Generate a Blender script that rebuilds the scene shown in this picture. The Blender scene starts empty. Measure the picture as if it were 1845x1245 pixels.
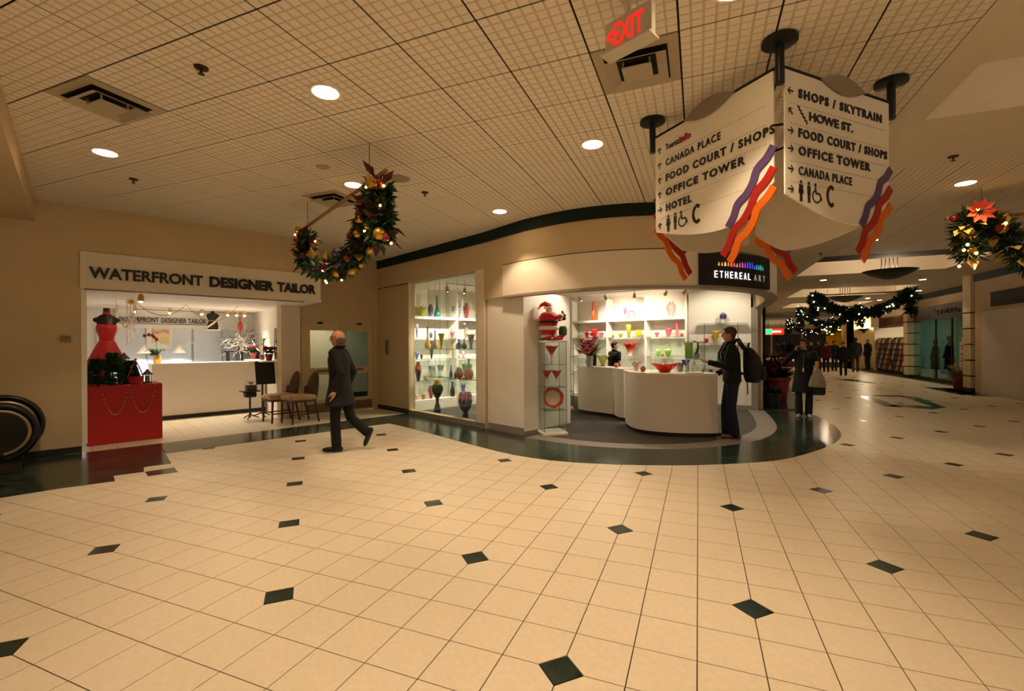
import bpy, bmesh, math, random
from mathutils import Vector, Matrix, Quaternion
from mathutils.kdtree import KDTree
R = math.radians
random.seed(7)
SC = bpy.context.scene
COL = SC.collection

# ------------------------------------------------------------------ camera
F_PX, YAW, PITCH, ROLL, EYE = 836.5, R(21.873), R(-0.041), R(-0.332), 1.5655
cam_d = bpy.data.cameras.new('camera'); cam = bpy.data.objects.new('camera', cam_d); COL.objects.link(cam)
cam_d.sensor_fit = 'HORIZONTAL'; cam_d.sensor_width = 36.0; cam_d.lens = 36.0 * F_PX / 1845.0
cam_d.clip_start = 0.05; cam_d.clip_end = 300
cam.matrix_world = (Matrix.Translation((0, 0, EYE)) @ Matrix.Rotation(YAW, 4, 'Z')
                    @ Matrix.Rotation(R(90) + PITCH, 4, 'X') @ Matrix.Rotation(ROLL, 4, 'Z'))
SC.camera = cam
# ------------------------------------------------------------------ world, exposure
SC.view_settings.view_transform = 'Standard'; SC.view_settings.look = 'None'
SC.view_settings.gamma = 1.0; SC.view_settings.use_curve_mapping = False
SC.view_settings.exposure = 0.31
W = bpy.data.worlds.new('world'); SC.world = W; W.use_nodes = True
W.node_tree.nodes['Background'].inputs[0].default_value = (1.0, 0.78, 0.52, 1)
W.node_tree.nodes['Background'].inputs[1].default_value = 0.30
SPOT_W = 135.0            # one recessed downlight
WARM = (1.0, 0.735, 0.495)
SHOPW = (1.0, 0.86, 0.66)
CEIL = 3.68

# ------------------------------------------------------------------ pixel -> place (1845x1245 frame)
CX, CY = 922.0, 622.0
def ray(px, py):
    dx, dy = (px - CX) / F_PX, (py - CY) / F_PX
    c, s = math.cos(-ROLL), math.sin(-ROLL)
    x, up = dx * c - dy * s, -(dx * s + dy * c)
    cp, sp = math.cos(PITCH), math.sin(PITCH)
    fw, z = cp - up * sp, sp + up * cp
    c, s = math.cos(YAW), math.sin(YAW)
    return Vector((x * c - fw * s, x * s + fw * c, z))
EYEP = Vector((0, 0, EYE))
def onz(px, py, z): r = ray(px, py); return EYEP + r * ((z - EYE) / r.z)
def fl(px, py): return onz(px, py, 0.0)
def ony(px, py, y): r = ray(px, py); return EYEP + r * (y / r.y)
def onx(px, py, x): r = ray(px, py); return EYEP + r * (x / r.x)
def depth(p):                      # distance along the view axis
    return -p[0] * math.sin(YAW) + p[1] * math.cos(YAW)
def atd(px, py, d): return EYEP + ray(px, py) * d   # ray() has unit depth (pitch ~ 0)
def ppm(p): return F_PX / depth(p)
TH = R(24)                         # the tailor front stands 24 degrees off the floor grid
U = Vector((math.sin(TH), math.cos(TH), 0)); N = Vector((math.cos(TH), -math.sin(TH), 0))
def SN(s, n, z=0.0): return U * s + N * n + Vector((0, 0, z))
def on_n(px, py, n): r = ray(px, py); return EYEP + r * (n / N.dot(r))
def on_s(px, py, s): r = ray(px, py); return EYEP + r * (s / U.dot(r))
def on_line(px, py, a, b):
    r = ray(px, py); nn = Vector((b[1] - a[1], -(b[0] - a[0]), 0)); return EYEP + r * (nn.dot(Vector((a[0], a[1], 0))) / nn.dot(r))
RZ_U = -TH                         # rotation that turns local +Y to U and local +X to N

# ------------------------------------------------------------------ materials
def lin(c): c /= 255.0; return c / 12.92 if c <= 0.04045 else ((c + 0.055) / 1.055) ** 2.4
def rgb(h):
    if isinstance(h, str): h = h.lstrip('#'); return (lin(int(h[0:2], 16)), lin(int(h[2:4], 16)), lin(int(h[4:6], 16)), 1)
    return (*h[:3], 1)
MATS = {}
def M(name, col='#888888', rough=.5, metal=0, spec=.5, var=0., vscale=8., bump=0., bscale=60., emit=0., ecol=None, trans=0., coat=0., alpha=1., ior=1.45, sheen=0.):
    if name in MATS: return MATS[name]
    m = bpy.data.materials.new(name); m.use_nodes = True; nt = m.node_tree; b = nt.nodes['Principled BSDF']
    c = rgb(col)
    b.inputs['Base Color'].default_value = c; b.inputs['Roughness'].default_value = rough; b.inputs['Metallic'].default_value = metal
    b.inputs['Specular IOR Level'].default_value = spec; b.inputs['IOR'].default_value = ior
    b.inputs['Transmission Weight'].default_value = trans; b.inputs['Coat Weight'].default_value = coat; b.inputs['Alpha'].default_value = alpha
    if sheen: b.inputs['Sheen Weight'].default_value = sheen
    if emit: b.inputs['Emission Color'].default_value = rgb(ecol or col); b.inputs['Emission Strength'].default_value = emit
    tc = None
    if var or bump:
        tc = nt.nodes.new('ShaderNodeTexCoord')
    if var:
        n = nt.nodes.new('ShaderNodeTexNoise'); n.inputs['Scale'].default_value = vscale; n.inputs['Detail'].default_value = 5
        nt.links.new(tc.outputs['Object'], n.inputs['Vector'])
        r = nt.nodes.new('ShaderNodeValToRGB'); nt.links.new(n.outputs['Fac'], r.inputs['Fac'])
        r.color_ramp.elements[0].position = .3; r.color_ramp.elements[1].position = .7
        r.color_ramp.elements[0].color = tuple(max(0, x * (1 - var)) for x in c[:3]) + (1,)
        r.color_ramp.elements[1].color = tuple(min(1, x * (1 + var)) for x in c[:3]) + (1,)
        nt.links.new(r.outputs['Color'], b.inputs['Base Color'])
    if bump:
        n = nt.nodes.new('ShaderNodeTexNoise'); n.inputs['Scale'].default_value = bscale; n.inputs['Detail'].default_value = 3
        nt.links.new(tc.outputs['Object'], n.inputs['Vector'])
        bp = nt.nodes.new('ShaderNodeBump'); bp.inputs['Strength'].default_value = bump; bp.inputs['Distance'].default_value = .01
        nt.links.new(n.outputs['Fac'], bp.inputs['Height']); nt.links.new(bp.outputs['Normal'], b.inputs['Normal'])
    MATS[name] = m; return m
def ramp_mat(name, stops, rough=.18, trans=0., axis='Z', swirl=0., metal=0, coat=.1):
    """coloured glass: colour runs along the height of the piece (0..1 of its bounding box)"""
    if name in MATS: return MATS[name]
    m = bpy.data.materials.new(name); m.use_nodes = True; nt = m.node_tree; b = nt.nodes['Principled BSDF']
    b.inputs['Roughness'].default_value = rough; b.inputs['Transmission Weight'].default_value = trans; b.inputs['Metallic'].default_value = metal
    b.inputs['Coat Weight'].default_value = coat; b.inputs['IOR'].default_value = 1.45
    tc = nt.nodes.new('ShaderNodeTexCoord'); sp = nt.nodes.new('ShaderNodeSeparateXYZ'); nt.links.new(tc.outputs['Generated'], sp.inputs[0])
    src = sp.outputs[axis]
    if swirl:
        n = nt.nodes.new('ShaderNodeTexNoise'); n.inputs['Scale'].default_value = 3.5; n.inputs['Detail'].default_value = 3; n.inputs['Distortion'].default_value = 1.2
        nt.links.new(tc.outputs['Generated'], n.inputs['Vector'])
        ma = nt.nodes.new('ShaderNodeMath'); ma.operation = 'MULTIPLY_ADD'; ma.inputs[1].default_value = swirl; nt.links.new(n.outputs['Fac'], ma.inputs[0])
        m2 = nt.nodes.new('ShaderNodeMath'); m2.operation = 'SUBTRACT'; m2.inputs[1].default_value = swirl * .5; nt.links.new(src, m2.inputs[0])
        nt.links.new(m2.outputs[0], ma.inputs[2]); src = ma.outputs[0]
    r = nt.nodes.new('ShaderNodeValToRGB'); nt.links.new(src, r.inputs['Fac'])
    els = r.color_ramp.elements
    while len(els) < len(stops): els.new(.5)
    for e, (p, c) in zip(els, stops): e.position = p; e.color = rgb(c)
    nt.links.new(r.outputs['Color'], b.inputs['Base Color'])
    MATS[name] = m; return m
def glass_mat(name, tint='#f4fbf7', refl=.5, rough=.0, ior=1.45):
    """a thin clear pane: what passes straight through plus a Fresnel reflection"""
    if name in MATS: return MATS[name]
    m = bpy.data.materials.new(name); m.use_nodes = True; nt = m.node_tree; nt.nodes.remove(nt.nodes['Principled BSDF'])
    out = nt.nodes['Material Output']; t = nt.nodes.new('ShaderNodeBsdfTransparent'); t.inputs[0].default_value = rgb(tint)
    g = nt.nodes.new('ShaderNodeBsdfGlossy'); g.inputs['Roughness'].default_value = rough
    f = nt.nodes.new('ShaderNodeFresnel'); f.inputs['IOR'].default_value = ior
    k = nt.nodes.new('ShaderNodeMath'); k.operation = 'MULTIPLY'; k.inputs[1].default_value = refl; nt.links.new(f.outputs[0], k.inputs[0])
    mx = nt.nodes.new('ShaderNodeMixShader'); nt.links.new(k.outputs[0], mx.inputs[0]); nt.links.new(t.outputs[0], mx.inputs[1]); nt.links.new(g.outputs[0], mx.inputs[2])
    nt.links.new(mx.outputs[0], out.inputs['Surface']); MATS[name] = m; return m
def marble_mat(name='green_marble'):
    m = bpy.data.materials.new(name); m.use_nodes = True; nt = m.node_tree; b = nt.nodes['Principled BSDF']
    tc = nt.nodes.new('ShaderNodeTexCoord')
    n = nt.nodes.new('ShaderNodeTexNoise'); n.inputs['Scale'].default_value = 4.; n.inputs['Detail'].default_value = 8; n.inputs['Distortion'].default_value = .8
    v = nt.nodes.new('ShaderNodeTexVoronoi'); v.inputs['Scale'].default_value = 17.; v.inputs['Randomness'].default_value = 1.
    n2 = nt.nodes.new('ShaderNodeTexNoise'); n2.inputs['Scale'].default_value = 9.; n2.inputs['Detail'].default_value = 4
    for x in (n, v, n2): nt.links.new(tc.outputs['Object'], x.inputs['Vector'])
    r = nt.nodes.new('ShaderNodeValToRGB'); e = r.color_ramp.elements
    e[0].position = .35; e[0].color = rgb('#18231d'); e[1].position = .72; e[1].color = rgb('#3b4f43'); nt.links.new(n.outputs['Fac'], r.inputs['Fac'])
    r2 = nt.nodes.new('ShaderNodeValToRGB'); e = r2.color_ramp.elements
    e[0].position = .08; e[0].color = (1, 1, 1, 1); e[1].position = .20; e[1].color = (0, 0, 0, 1); nt.links.new(v.outputs['Distance'], r2.inputs['Fac'])
    r3 = nt.nodes.new('ShaderNodeValToRGB'); e = r3.color_ramp.elements
    e[0].position = .48; e[0].color = (0, 0, 0, 1); e[1].position = .62; e[1].color = (.8, .8, .8, 1); nt.links.new(n2.outputs['Fac'], r3.inputs['Fac'])
    mu = nt.nodes.new('ShaderNodeMath'); mu.operation = 'MULTIPLY'; nt.links.new(r2.outputs[0], mu.inputs[0]); nt.links.new(r3.outputs[0], mu.inputs[1])
    mx = nt.nodes.new('ShaderNodeMixRGB'); mx.inputs[2].default_value = rgb('#8d937c')
    nt.links.new(mu.outputs[0], mx.inputs[0]); nt.links.new(r.outputs[0], mx.inputs[1]); nt.links.new(mx.outputs[0], b.inputs['Base Color'])
    b.inputs['Roughness'].default_value = .16; b.inputs['Specular IOR Level'].default_value = .45
    MATS[name] = m; return m
def panel_mat(name='ceiling_panel'):
    """ceiling panel: eight by eight sunken squares pressed into mineral board (fine relief)"""
    m = bpy.data.materials.new(name); m.use_nodes = True; nt = m.node_tree; b = nt.nodes['Principled BSDF']
    tc = nt.nodes.new('ShaderNodeTexCoord'); sp = nt.nodes.new('ShaderNodeSeparateXYZ'); nt.links.new(tc.outputs['Object'], sp.inputs[0])
    outs = []
    for ax, wd in (('X', .11), ('Y', .07)):
        a = nt.nodes.new('ShaderNodeMath'); a.operation = 'MULTIPLY'; a.inputs[1].default_value = 8 / .612; nt.links.new(sp.outputs[ax], a.inputs[0])
        f = nt.nodes.new('ShaderNodeMath'); f.operation = 'FRACT'; nt.links.new(a.outputs[0], f.inputs[0])
        s = nt.nodes.new('ShaderNodeMath'); s.operation = 'SUBTRACT'; s.inputs[1].default_value = .5; nt.links.new(f.outputs[0], s.inputs[0])
        ab = nt.nodes.new('ShaderNodeMath'); ab.operation = 'ABSOLUTE'; nt.links.new(s.outputs[0], ab.inputs[0])
        mr = nt.nodes.new('ShaderNodeMapRange'); mr.inputs['From Min'].default_value = .5 - wd; mr.inputs['From Max'].default_value = .5 - wd * .45; nt.links.new(ab.outputs[0], mr.inputs['Value'])
        outs.append(mr.outputs[0])
    mxm = nt.nodes.new('ShaderNodeMath'); mxm.operation = 'MAXIMUM'; nt.links.new(outs[0], mxm.inputs[0]); nt.links.new(outs[1], mxm.inputs[1])
    bp = nt.nodes.new('ShaderNodeBump'); bp.inputs['Strength'].default_value = 1.; bp.inputs['Distance'].default_value = .0035
    nt.links.new(mxm.outputs[0], bp.inputs['Height']); nt.links.new(bp.outputs['Normal'], b.inputs['Normal'])
    n = nt.nodes.new('ShaderNodeTexNoise'); n.inputs['Scale'].default_value = 90.; nt.links.new(tc.outputs['Object'], n.inputs['Vector'])
    r = nt.nodes.new('ShaderNodeValToRGB'); r.color_ramp.elements[0].color = rgb('#e4dac9'); r.color_ramp.elements[1].color = rgb('#f3ecdf'); nt.links.new(n.outputs['Fac'], r.inputs['Fac'])
    mx = nt.nodes.new('ShaderNodeMixRGB'); mx.blend_type = 'MULTIPLY'; mx.inputs[2].default_value = rgb('#e4dbca'); nt.links.new(mxm.outputs[0], mx.inputs[0])  # groove shade also put into the colour, darker between the squares
    nt.links.new(r.outputs[0], mx.inputs[1]); nt.links.new(mx.outputs[0], b.inputs['Base Color']); b.inputs['Roughness'].default_value = .9; b.inputs['Specular IOR Level'].default_value = .1
    MATS[name] = m; return m

# ------------------------------------------------------------------ mesh builder
class MB:
    def __init__(s): s.v = []; s.f = []; s.mi = []; s.cur = 0
    def add(s, vs, fs):
        o = len(s.v); s.v += [tuple(v) for v in vs]; s.f += [tuple(i + o for i in f) for f in fs]; s.mi += [s.cur] * len(fs); return s
    def box(s, c, d, rz=0., bev=0., rx=0., ry=0.):
        hx, hy, hz = d[0] / 2, d[1] / 2, d[2] / 2
        mt = Matrix.Translation(c) @ Matrix.Rotation(rz, 4, 'Z') @ Matrix.Rotation(ry, 4, 'Y') @ Matrix.Rotation(rx, 4, 'X')
        if bev:
            b = min(bev, hx * .9, hy * .9, hz * .9); vs = []; 
            for sz in (-1, 1):
                for k, (a, e) in enumerate(((hx - b, hy - b), (hx, hy))) if sz < 0 else enumerate(((hx, hy), (hx - b, hy - b))):
                    z = sz * (hz if (k == 0) == (sz < 0) else hz - b)
                    c8 = [(a - b * 0, -e + (b if abs(a - hx) < 1e-9 else 0)), (a, e - (b if abs(a - hx) < 1e-9 else 0))]
                    if abs(a - hx) < 1e-9: ring = [(a, -e + b), (a, e - b), (a - b, e), (-a + b, e), (-a, e - b), (-a, -e + b), (-a + b, -e), (a - b, -e)]
                    else: ring = [(a, -e), (a, e), (a, e), (-a, e), (-a, e), (-a, -e), (-a, -e), (a, -e)]
                    vs += [mt @ Vector((x, y, z)) for x, y in ring]
            fs = [tuple(range(7, -1, -1)), tuple(range(24, 32))]
            for k in range(3):
                for i in range(8): j = (i + 1) % 8; fs.append((k * 8 + i, k * 8 + j, k * 8 + 8 + j, k * 8 + 8 + i))
            return s.add(vs, fs)
        vs = [mt @ Vector((x * hx, y * hy, z * hz)) for z in (-1, 1) for x, y in ((-1, -1), (1, -1), (1, 1), (-1, 1))]
        return s.add(vs, [(3, 2, 1, 0), (4, 5, 6, 7), (0, 1, 5, 4), (1, 2, 6, 5), (2, 3, 7, 6), (3, 0, 4, 7)])
    def prism(s, poly, z0, z1):
        n = len(poly); vs = [(p[0], p[1], z0) for p in poly] + [(p[0], p[1], z1) for p in poly]
        a = sum(poly[i][0] * poly[(i + 1) % n][1] - poly[(i + 1) % n][0] * poly[i][1] for i in range(n))
        up, dn = tuple(range(n, 2 * n)), tuple(range(n - 1, -1, -1))
        sd = [(i, (i + 1) % n, n + (i + 1) % n, n + i) for i in range(n)]
        if a < 0: up, dn = up[::-1], dn[::-1]; sd = [f[::-1] for f in sd]
        return s.add(vs, [up, dn] + sd)
    def wall(s, a, b, z0, z1, t, side=1):
        """upright slab from a to b; t is its depth towards the left (side=1) or right (-1) of a->b"""
        a, b = Vector((a[0], a[1])), Vector((b[0], b[1])); d = (b - a).normalized(); nn = Vector((-d.y, d.x)) * t * side
        return s.prism([a, b, b + nn, a + nn], z0, z1)
    def tube(s, pts, r, seg=8, cap=True, closed=False):
        pts = [Vector(p) for p in pts]; n = len(pts); rr = r if isinstance(r, (list, tuple)) else [r] * n
        vs = []; prev = None
        for i, p in enumerate(pts):
            t = (pts[(i + 1) % n] - pts[i - 1]) if closed else (pts[min(i + 1, n - 1)] - pts[max(i - 1, 0)])
            if t.length < 1e-9: t = Vector((0, 0, 1))
            t.normalize()
            if prev is None:
                a = Vector((0, 0, 1)) if abs(t.z) < .9 else Vector((1, 0, 0)); prev = (a - t * a.dot(t)).normalized()
            else:
                prev = prev - t * prev.dot(t)
                prev = prev.normalized() if prev.length > 1e-6 else Vector((1, 0, 0))
            q = t.cross(prev)
            for k in range(seg): an = 2 * math.pi * k / seg; vs.append(p + (prev * math.cos(an) + q * math.sin(an)) * rr[i])
        fs = []
        for i in range(n if closed else n - 1):
            j = (i + 1) % n
            for k in range(seg): l = (k + 1) % seg; fs.append((i * seg + k, i * seg + l, j * seg + l, j * seg + k))
        if cap and not closed: fs += [tuple(range(seg - 1, -1, -1)), tuple(range((n - 1) * seg, n * seg))]
        return s.add(vs, fs)
    def lathe(s, prof, c=(0, 0, 0), seg=20, sx=1., sy=1., wave=None, mt=None):
        """prof: (radius, z) from bottom to top; wave(k_angle, i)->radius factor"""
        vs = []; n = len(prof)
        for i, (r, z) in enumerate(prof):
            for k in range(seg):
                an = 2 * math.pi * k / seg; w = wave(an, i / (n - 1)) if wave else (1, 0); rr = max(r, 1e-4) * w[0]
                p = Vector((rr * math.cos(an) * sx, rr * math.sin(an) * sy, z + w[1]))
                p = (mt @ p) if mt else p + Vector(c); vs.append(p)
        fs = [tuple(range(seg - 1, -1, -1))]
        for i in range(n - 1):
            for k in range(seg): l = (k + 1) % seg; fs.append((i * seg + k, i * seg + l, (i + 1) * seg + l, (i + 1) * seg + k))
        fs.append(tuple(range((n - 1) * seg, n * seg)))
        return s.add(vs, fs)
    def ball(s, c, r, seg=12, rings=8, sc=(1, 1, 1), rot=None):
        vs = []; 
        for i in range(1, rings):
            t = math.pi * i / rings
            for k in range(seg):
                an = 2 * math.pi * k / seg; p = Vector((math.sin(t) * math.cos(an) * r * sc[0], math.sin(t) * math.sin(an) * r * sc[1], -math.cos(t) * r * sc[2]))
                if rot: p = rot @ p
                vs.append(p + Vector(c))
        b, tp = Vector((0, 0, -r * sc[2])), Vector((0, 0, r * sc[2]))
        if rot: b, tp = rot @ b, rot @ tp
        vs += [b + Vector(c), tp + Vector(c)]; m = (rings - 1) * seg; fs = []
        for i in range(rings - 2):
            for k in range(seg): l = (k + 1) % seg; fs.append((i * seg + k, i * seg + l, (i + 1) * seg + l, (i + 1) * seg + k))
        for k in range(seg): l = (k + 1) % seg; fs.append((m, l, k)); fs.append((m + 1, (rings - 2) * seg + k, (rings - 2) * seg + l))
        return s.add(vs, fs)
    def leaf(s, p, d, up, ln, wd, fold=.25, th=0.):
        """one leaf: six points, folded along its rib"""
        d = Vector(d).normalized(); up = Vector(up); sd = d.cross(up)
        sd = sd.normalized() if sd.length > 1e-6 else Vector((1, 0, 0)); up = sd.cross(d); p = Vector(p)
        vs = [p, p + d * ln * .45 + sd * wd * .5 + up * wd * fold, p + d * ln, p + d * ln * .45 - sd * wd * .5 + up * wd * fold, p + d * ln * .45]
        return s.add(vs, [(0, 4, 1), (1, 4, 2), (0, 3, 4), (3, 2, 4)])
    def build(s, name, mat, parent=None, smooth=False, loc=None, rz=0.):
        me = bpy.data.meshes.new(name); me.from_pydata(s.v, [], s.f); me.update()
        o = bpy.data.objects.new(name, me); COL.objects.link(o)
        for m in (mat if isinstance(mat, (list, tuple)) else [mat]): me.materials.append(m)
        if isinstance(mat, (list, tuple)): me.polygons.foreach_set('material_index', s.mi)
        if smooth:
            me.polygons.foreach_set('use_smooth', [True] * len(me.polygons))
            if smooth != 'all':
                try: me.set_sharp_from_angle(angle=R(40))
                except Exception: pass
        if loc is not None: o.location = loc
        o.rotation_euler.z = rz
        if parent is not None: o.parent = parent
        return o
def empty(name, loc=(0, 0, 0), rz=0.):
    o = bpy.data.objects.new(name, None); COL.objects.link(o); o.location = loc; o.rotation_euler.z = rz; o.empty_display_size = .1; return o
def tag(o, label=None, cat=None, group=None, kind=None):
    if label: o['label'] = label
    if cat: o['category'] = cat
    if group: o['group'] = group
    if kind: o['kind'] = kind
    return o
def thing(name, label, cat, loc=(0, 0, 0), rz=0., group=None): return tag(empty(name, loc, rz), label, cat, group)
def struct(o): o['kind'] = 'structure'; return o
def link_copy(mesh, name, loc, rz=0., parent=None):
    o = bpy.data.objects.new(name, mesh); COL.objects.link(o); o.location = loc; o.rotation_euler.z = rz
    if parent is not None: o.parent = parent
    return o
def copy_tree(o, parent=None):
    c = o.copy(); COL.objects.link(c)
    if parent is not None: c.parent = parent
    for ch in o.children: copy_tree(ch, c)
    return c
def light(kind, loc, power, col=WARM, size=.1, spot=None, blend=.3, target=None, name='lamp_light'):
    d = bpy.data.lights.new(name, kind); d.energy = power; d.color = col
    if kind == 'AREA': d.shape = 'DISK'; d.size = size
    else: d.shadow_soft_size = size
    if spot: d.spot_size = R(spot); d.spot_blend = blend
    o = bpy.data.objects.new(name, d); COL.objects.link(o); o.location = loc
    if target is not None: o.rotation_euler = (Vector(target) - Vector(loc)).to_track_quat('-Z', 'Y').to_euler()
    return o
def text_mesh(name, body, mat, size, parent=None, extrude=.01, offset=0., sx=1., spacing=1., align='LEFT', width=None, space_word=1.):
    """flat lettering standing in the local XZ plane, facing -Y; width stretches it to fit"""
    cu = bpy.data.curves.new(name, 'FONT'); cu.body = body; cu.size = size; cu.extrude = extrude; cu.offset = offset; cu.space_character = spacing; cu.align_x = align
    cu.space_word = space_word; cu.resolution_u = 3
    t = bpy.data.objects.new(name, cu); COL.objects.link(t)
    dg = bpy.context.evaluated_depsgraph_get(); me = bpy.data.meshes.new_from_object(t.evaluated_get(dg))
    bpy.data.objects.remove(t); bpy.data.curves.remove(cu)
    xs = [v.co.x for v in me.vertices]; w = (max(xs) - min(xs)) or 1; x0 = min(xs) if align == 'LEFT' else 0
    k = width / w if width else sx
    for v in me.vertices: x, y, z = v.co; v.co = ((x - x0) * k, -z, y)
    for p in me.polygons: pass
    me.materials.clear(); me.materials.append(mat); me.name = name
    o = bpy.data.objects.new(name, me); COL.objects.link(o)
    if parent is not None: o.parent = parent
    return o
def text_words(body, mat, size, parent, loc, width, extrude=.01, offset=0., spacing=1., rz=0., name='lettering'):
    """a line of lettering, one mesh for each word"""
    def raw(tx):
        o = text_mesh('measure', tx, mat, size, None, 0, offset, spacing=spacing); w = max(v.co.x for v in o.data.vertices); me = o.data; bpy.data.objects.remove(o); bpy.data.meshes.remove(me); return w
    k = width / raw(body); words = body.split(); out = []; c, s_ = math.cos(rz), math.sin(rz)
    for i, w in enumerate(words):
        end = raw(' '.join(words[:i + 1])) * k; own = raw(w) * k; o = text_mesh(name, w, mat, size, parent, extrude, offset, spacing=spacing, width=own)
        o.location = Vector(loc) + Vector((c, s_, 0)) * (end - own); o.rotation_euler.z = rz; out.append(o)
    return out
def lerp(a, b, t): return a + (b - a) * t
def catmull(pts, n=8):
    P = [Vector(p) for p in pts]; out = []
    for i in range(len(P) - 1):
        a, b, c, d = P[max(i - 1, 0)], P[i], P[i + 1], P[min(i + 2, len(P) - 1)]
        for k in range(n):
            t = k / n; out.append(.5 * ((2 * b) + (c - a) * t + (2 * a - 5 * b + 4 * c - d) * t * t + (3 * b - a - 3 * c + d) * t ** 3))
    out.append(P[-1]); return out
def offset_path(pts, d):
    out = []
    for i, p in enumerate(pts):
        t = (pts[min(i + 1, len(pts) - 1)] - pts[max(i - 1, 0)]); t = Vector((t[0], t[1])).normalized(); out.append(Vector((p[0] - t.y * d, p[1] + t.x * d)))
    return out
def ribbon(path, z0, z1, t0, t1=None):
    """upright curved slab between two offsets of a plan path"""
    m = MB(); a = offset_path(path, t0); b = offset_path(path, t1); n = len(path)
    vs = []
    for i in range(n): vs += [(a[i][0], a[i][1], z0), (a[i][0], a[i][1], z1), (b[i][0], b[i][1], z1), (b[i][0], b[i][1], z0)]
    fs = []
    for i in range(n - 1):
        for k in range(4): l = (k + 1) % 4; fs.append((i * 4 + k, i * 4 + l, i * 4 + 4 + l, i * 4 + 4 + k))
    fs += [(3, 2, 1, 0), ((n - 1) * 4, (n - 1) * 4 + 1, (n - 1) * 4 + 2, (n - 1) * 4 + 3)]
    if t1 > t0: fs = [f[::-1] for f in fs]
    m.add(vs, fs); return m

# ================================================================== SURFACES
m_tile = M('floor_tile', '#e4d6bb', .32, spec=.45, var=.05, vscale=25, bump=.02, bscale=200)
m_grout = M('grout', '#3b2d1e', .9)
m_marble = marble_mat()
m_tan = M('tan_paint', '#cdb793', .75, spec=.2, var=.03, vscale=3)
m_cream = M('cream_paint', '#e2d7c2', .6, spec=.3, var=.02, vscale=3)
m_white = M('white_paint', '#efe9dd', .5, spec=.3, var=.015, vscale=4)
m_band = M('dark_green_paint', '#12231f', .6, spec=.25, var=.08, vscale=5)
m_kick = M('dark_rubber', '#22251f', .5, var=.1)
m_panel = panel_mat()
m_drywall = M('ceiling_drywall', '#e2d7c3', .85, spec=.1, var=.02)
m_carpet = M('grey_carpet', '#56534e', .95, spec=.05, var=.22, vscale=140, bump=.4, bscale=300)
m_ring = M('grey_stone_ring', '#857d74', .5, var=.08, vscale=60)
m_greyb = M('grey_base', '#8f877c', .5, var=.05)
m_dark = M('near_black', '#0d0d0d', .5)
m_glass = glass_mat('clear_pane', '#fafdfb', .35)
m_glassd = glass_mat('smoky_pane', '#3d4a48', .8)
m_edge = M('glass_edge', '#7fa39a', .15, spec=.6, trans=.3)

# ------------------------------------------------------------------ floor: cut-corner tiles with dark insets
TS, TX0, TY0 = .305, -2.4535, 2.1584
CURVE = [Vector(p) for p in [(-3.72, 7.88), (-2.72, 7.36), (-2.1, 7.16), (-1.5, 7.08), (-.84, 7.16), (-.07, 7.46), (.57, 8.03), (1.04, 8.75), (1.33, 9.73), (1.42, 10.91), (1.42, 12.3)]]
SHOP = [SN(5.70, -10.7).xy, SN(5.70, -6.63).xy] + [Vector(p) for p in catmull(CURVE[1:], 6)]      # front line of the art shop
OUTER = [fl(*p).xy for p in [(701, 762), (760, 776.5), (820, 793), (870, 806), (920, 818), (1000, 830), (1100, 836), (1200, 838), (1300, 836), (1400, 829), (1460, 815), (1500, 800), (1515, 785), (1507, 770), (1483, 755), (1453, 742)]]
OUT = [Vector((p[0], p[1])) for p in catmull(OUTER, 5)] + [Vector((3.9, 26.0))]
def inside(p, poly):
    c = False; n = len(poly)
    for i in range(n):
        a, b = poly[i], poly[i - 1]
        if (a[1] > p[1]) != (b[1] > p[1]) and p[0] < (b[0] - a[0]) * (p[1] - a[1]) / (b[1] - a[1]) + a[0]: c = not c
    return c
left_edge = [SN(-7, -7.21).xy, fl(206.6, 866.6).xy, fl(204, 857).xy, fl(258.6, 849.7).xy, fl(258.6, 841).xy, fl(308, 834.5).xy, fl(297.6, 817).xy, SN(4.74, -8.46).xy]
NOT_TILE = left_edge + OUT + [Vector((5.5, 40)), Vector((-20, 40)), Vector((-20, -7))]
floor = struct(MB().box((-1, 14, -.06), (24, 64, .11)).build('floor', m_grout))
def tile_poly(cut, g=.0029, h=.36):
    q = TS / 2; k = h * TS; e = q - g
    cs = [(-1, -1), (1, -1), (1, 1), (-1, 1)]; out = []
    for i, (sx, sy) in enumerate(cs):
        if cut >> i & 1:
            a, b = (sx * e, sy * (q - k - g)), (sx * (q - k - g), sy * e)
            out += [a, b] if sx * sy > 0 else [b, a]
            if i == 0: out[-2:] = [(sx * e, sy * (q - k - g)), (sx * (q - k - g), sy * e)]
            if i == 1: out[-2:] = [(sx * (q - k - g), sy * e), (sx * e, sy * (q - k - g))]
            if i == 2: out[-2:] = [(sx * e, sy * (q - k - g)), (sx * (q - k - g), sy * e)]
            if i == 3: out[-2:] = [(sx * (q - k - g), sy * e), (sx * e, sy * (q - k - g))]
        else: out.append((sx * e, sy * e))
    return out
tile_meshes = {}
def tile_mesh(cut):
    if cut not in tile_meshes:
        o = MB().prism(tile_poly(cut), -.006, 0).build('floor_tile', m_tile); tile_meshes[cut] = o.data; bpy.data.objects.remove(o)
    return tile_meshes[cut]
INS_SKIP = (round((fl(338, 846).x - TX0) / TS), round((fl(338, 846).y - TY0) / TS))
def is_ins(i, j): return not (abs(i - INS_SKIP[0]) < 2 and abs(j - INS_SKIP[1]) < 2) and i % 3 == 0 and j % 3 == 0 and (i // 3 + j // 3) % 2 == 0
cells = []
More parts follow.
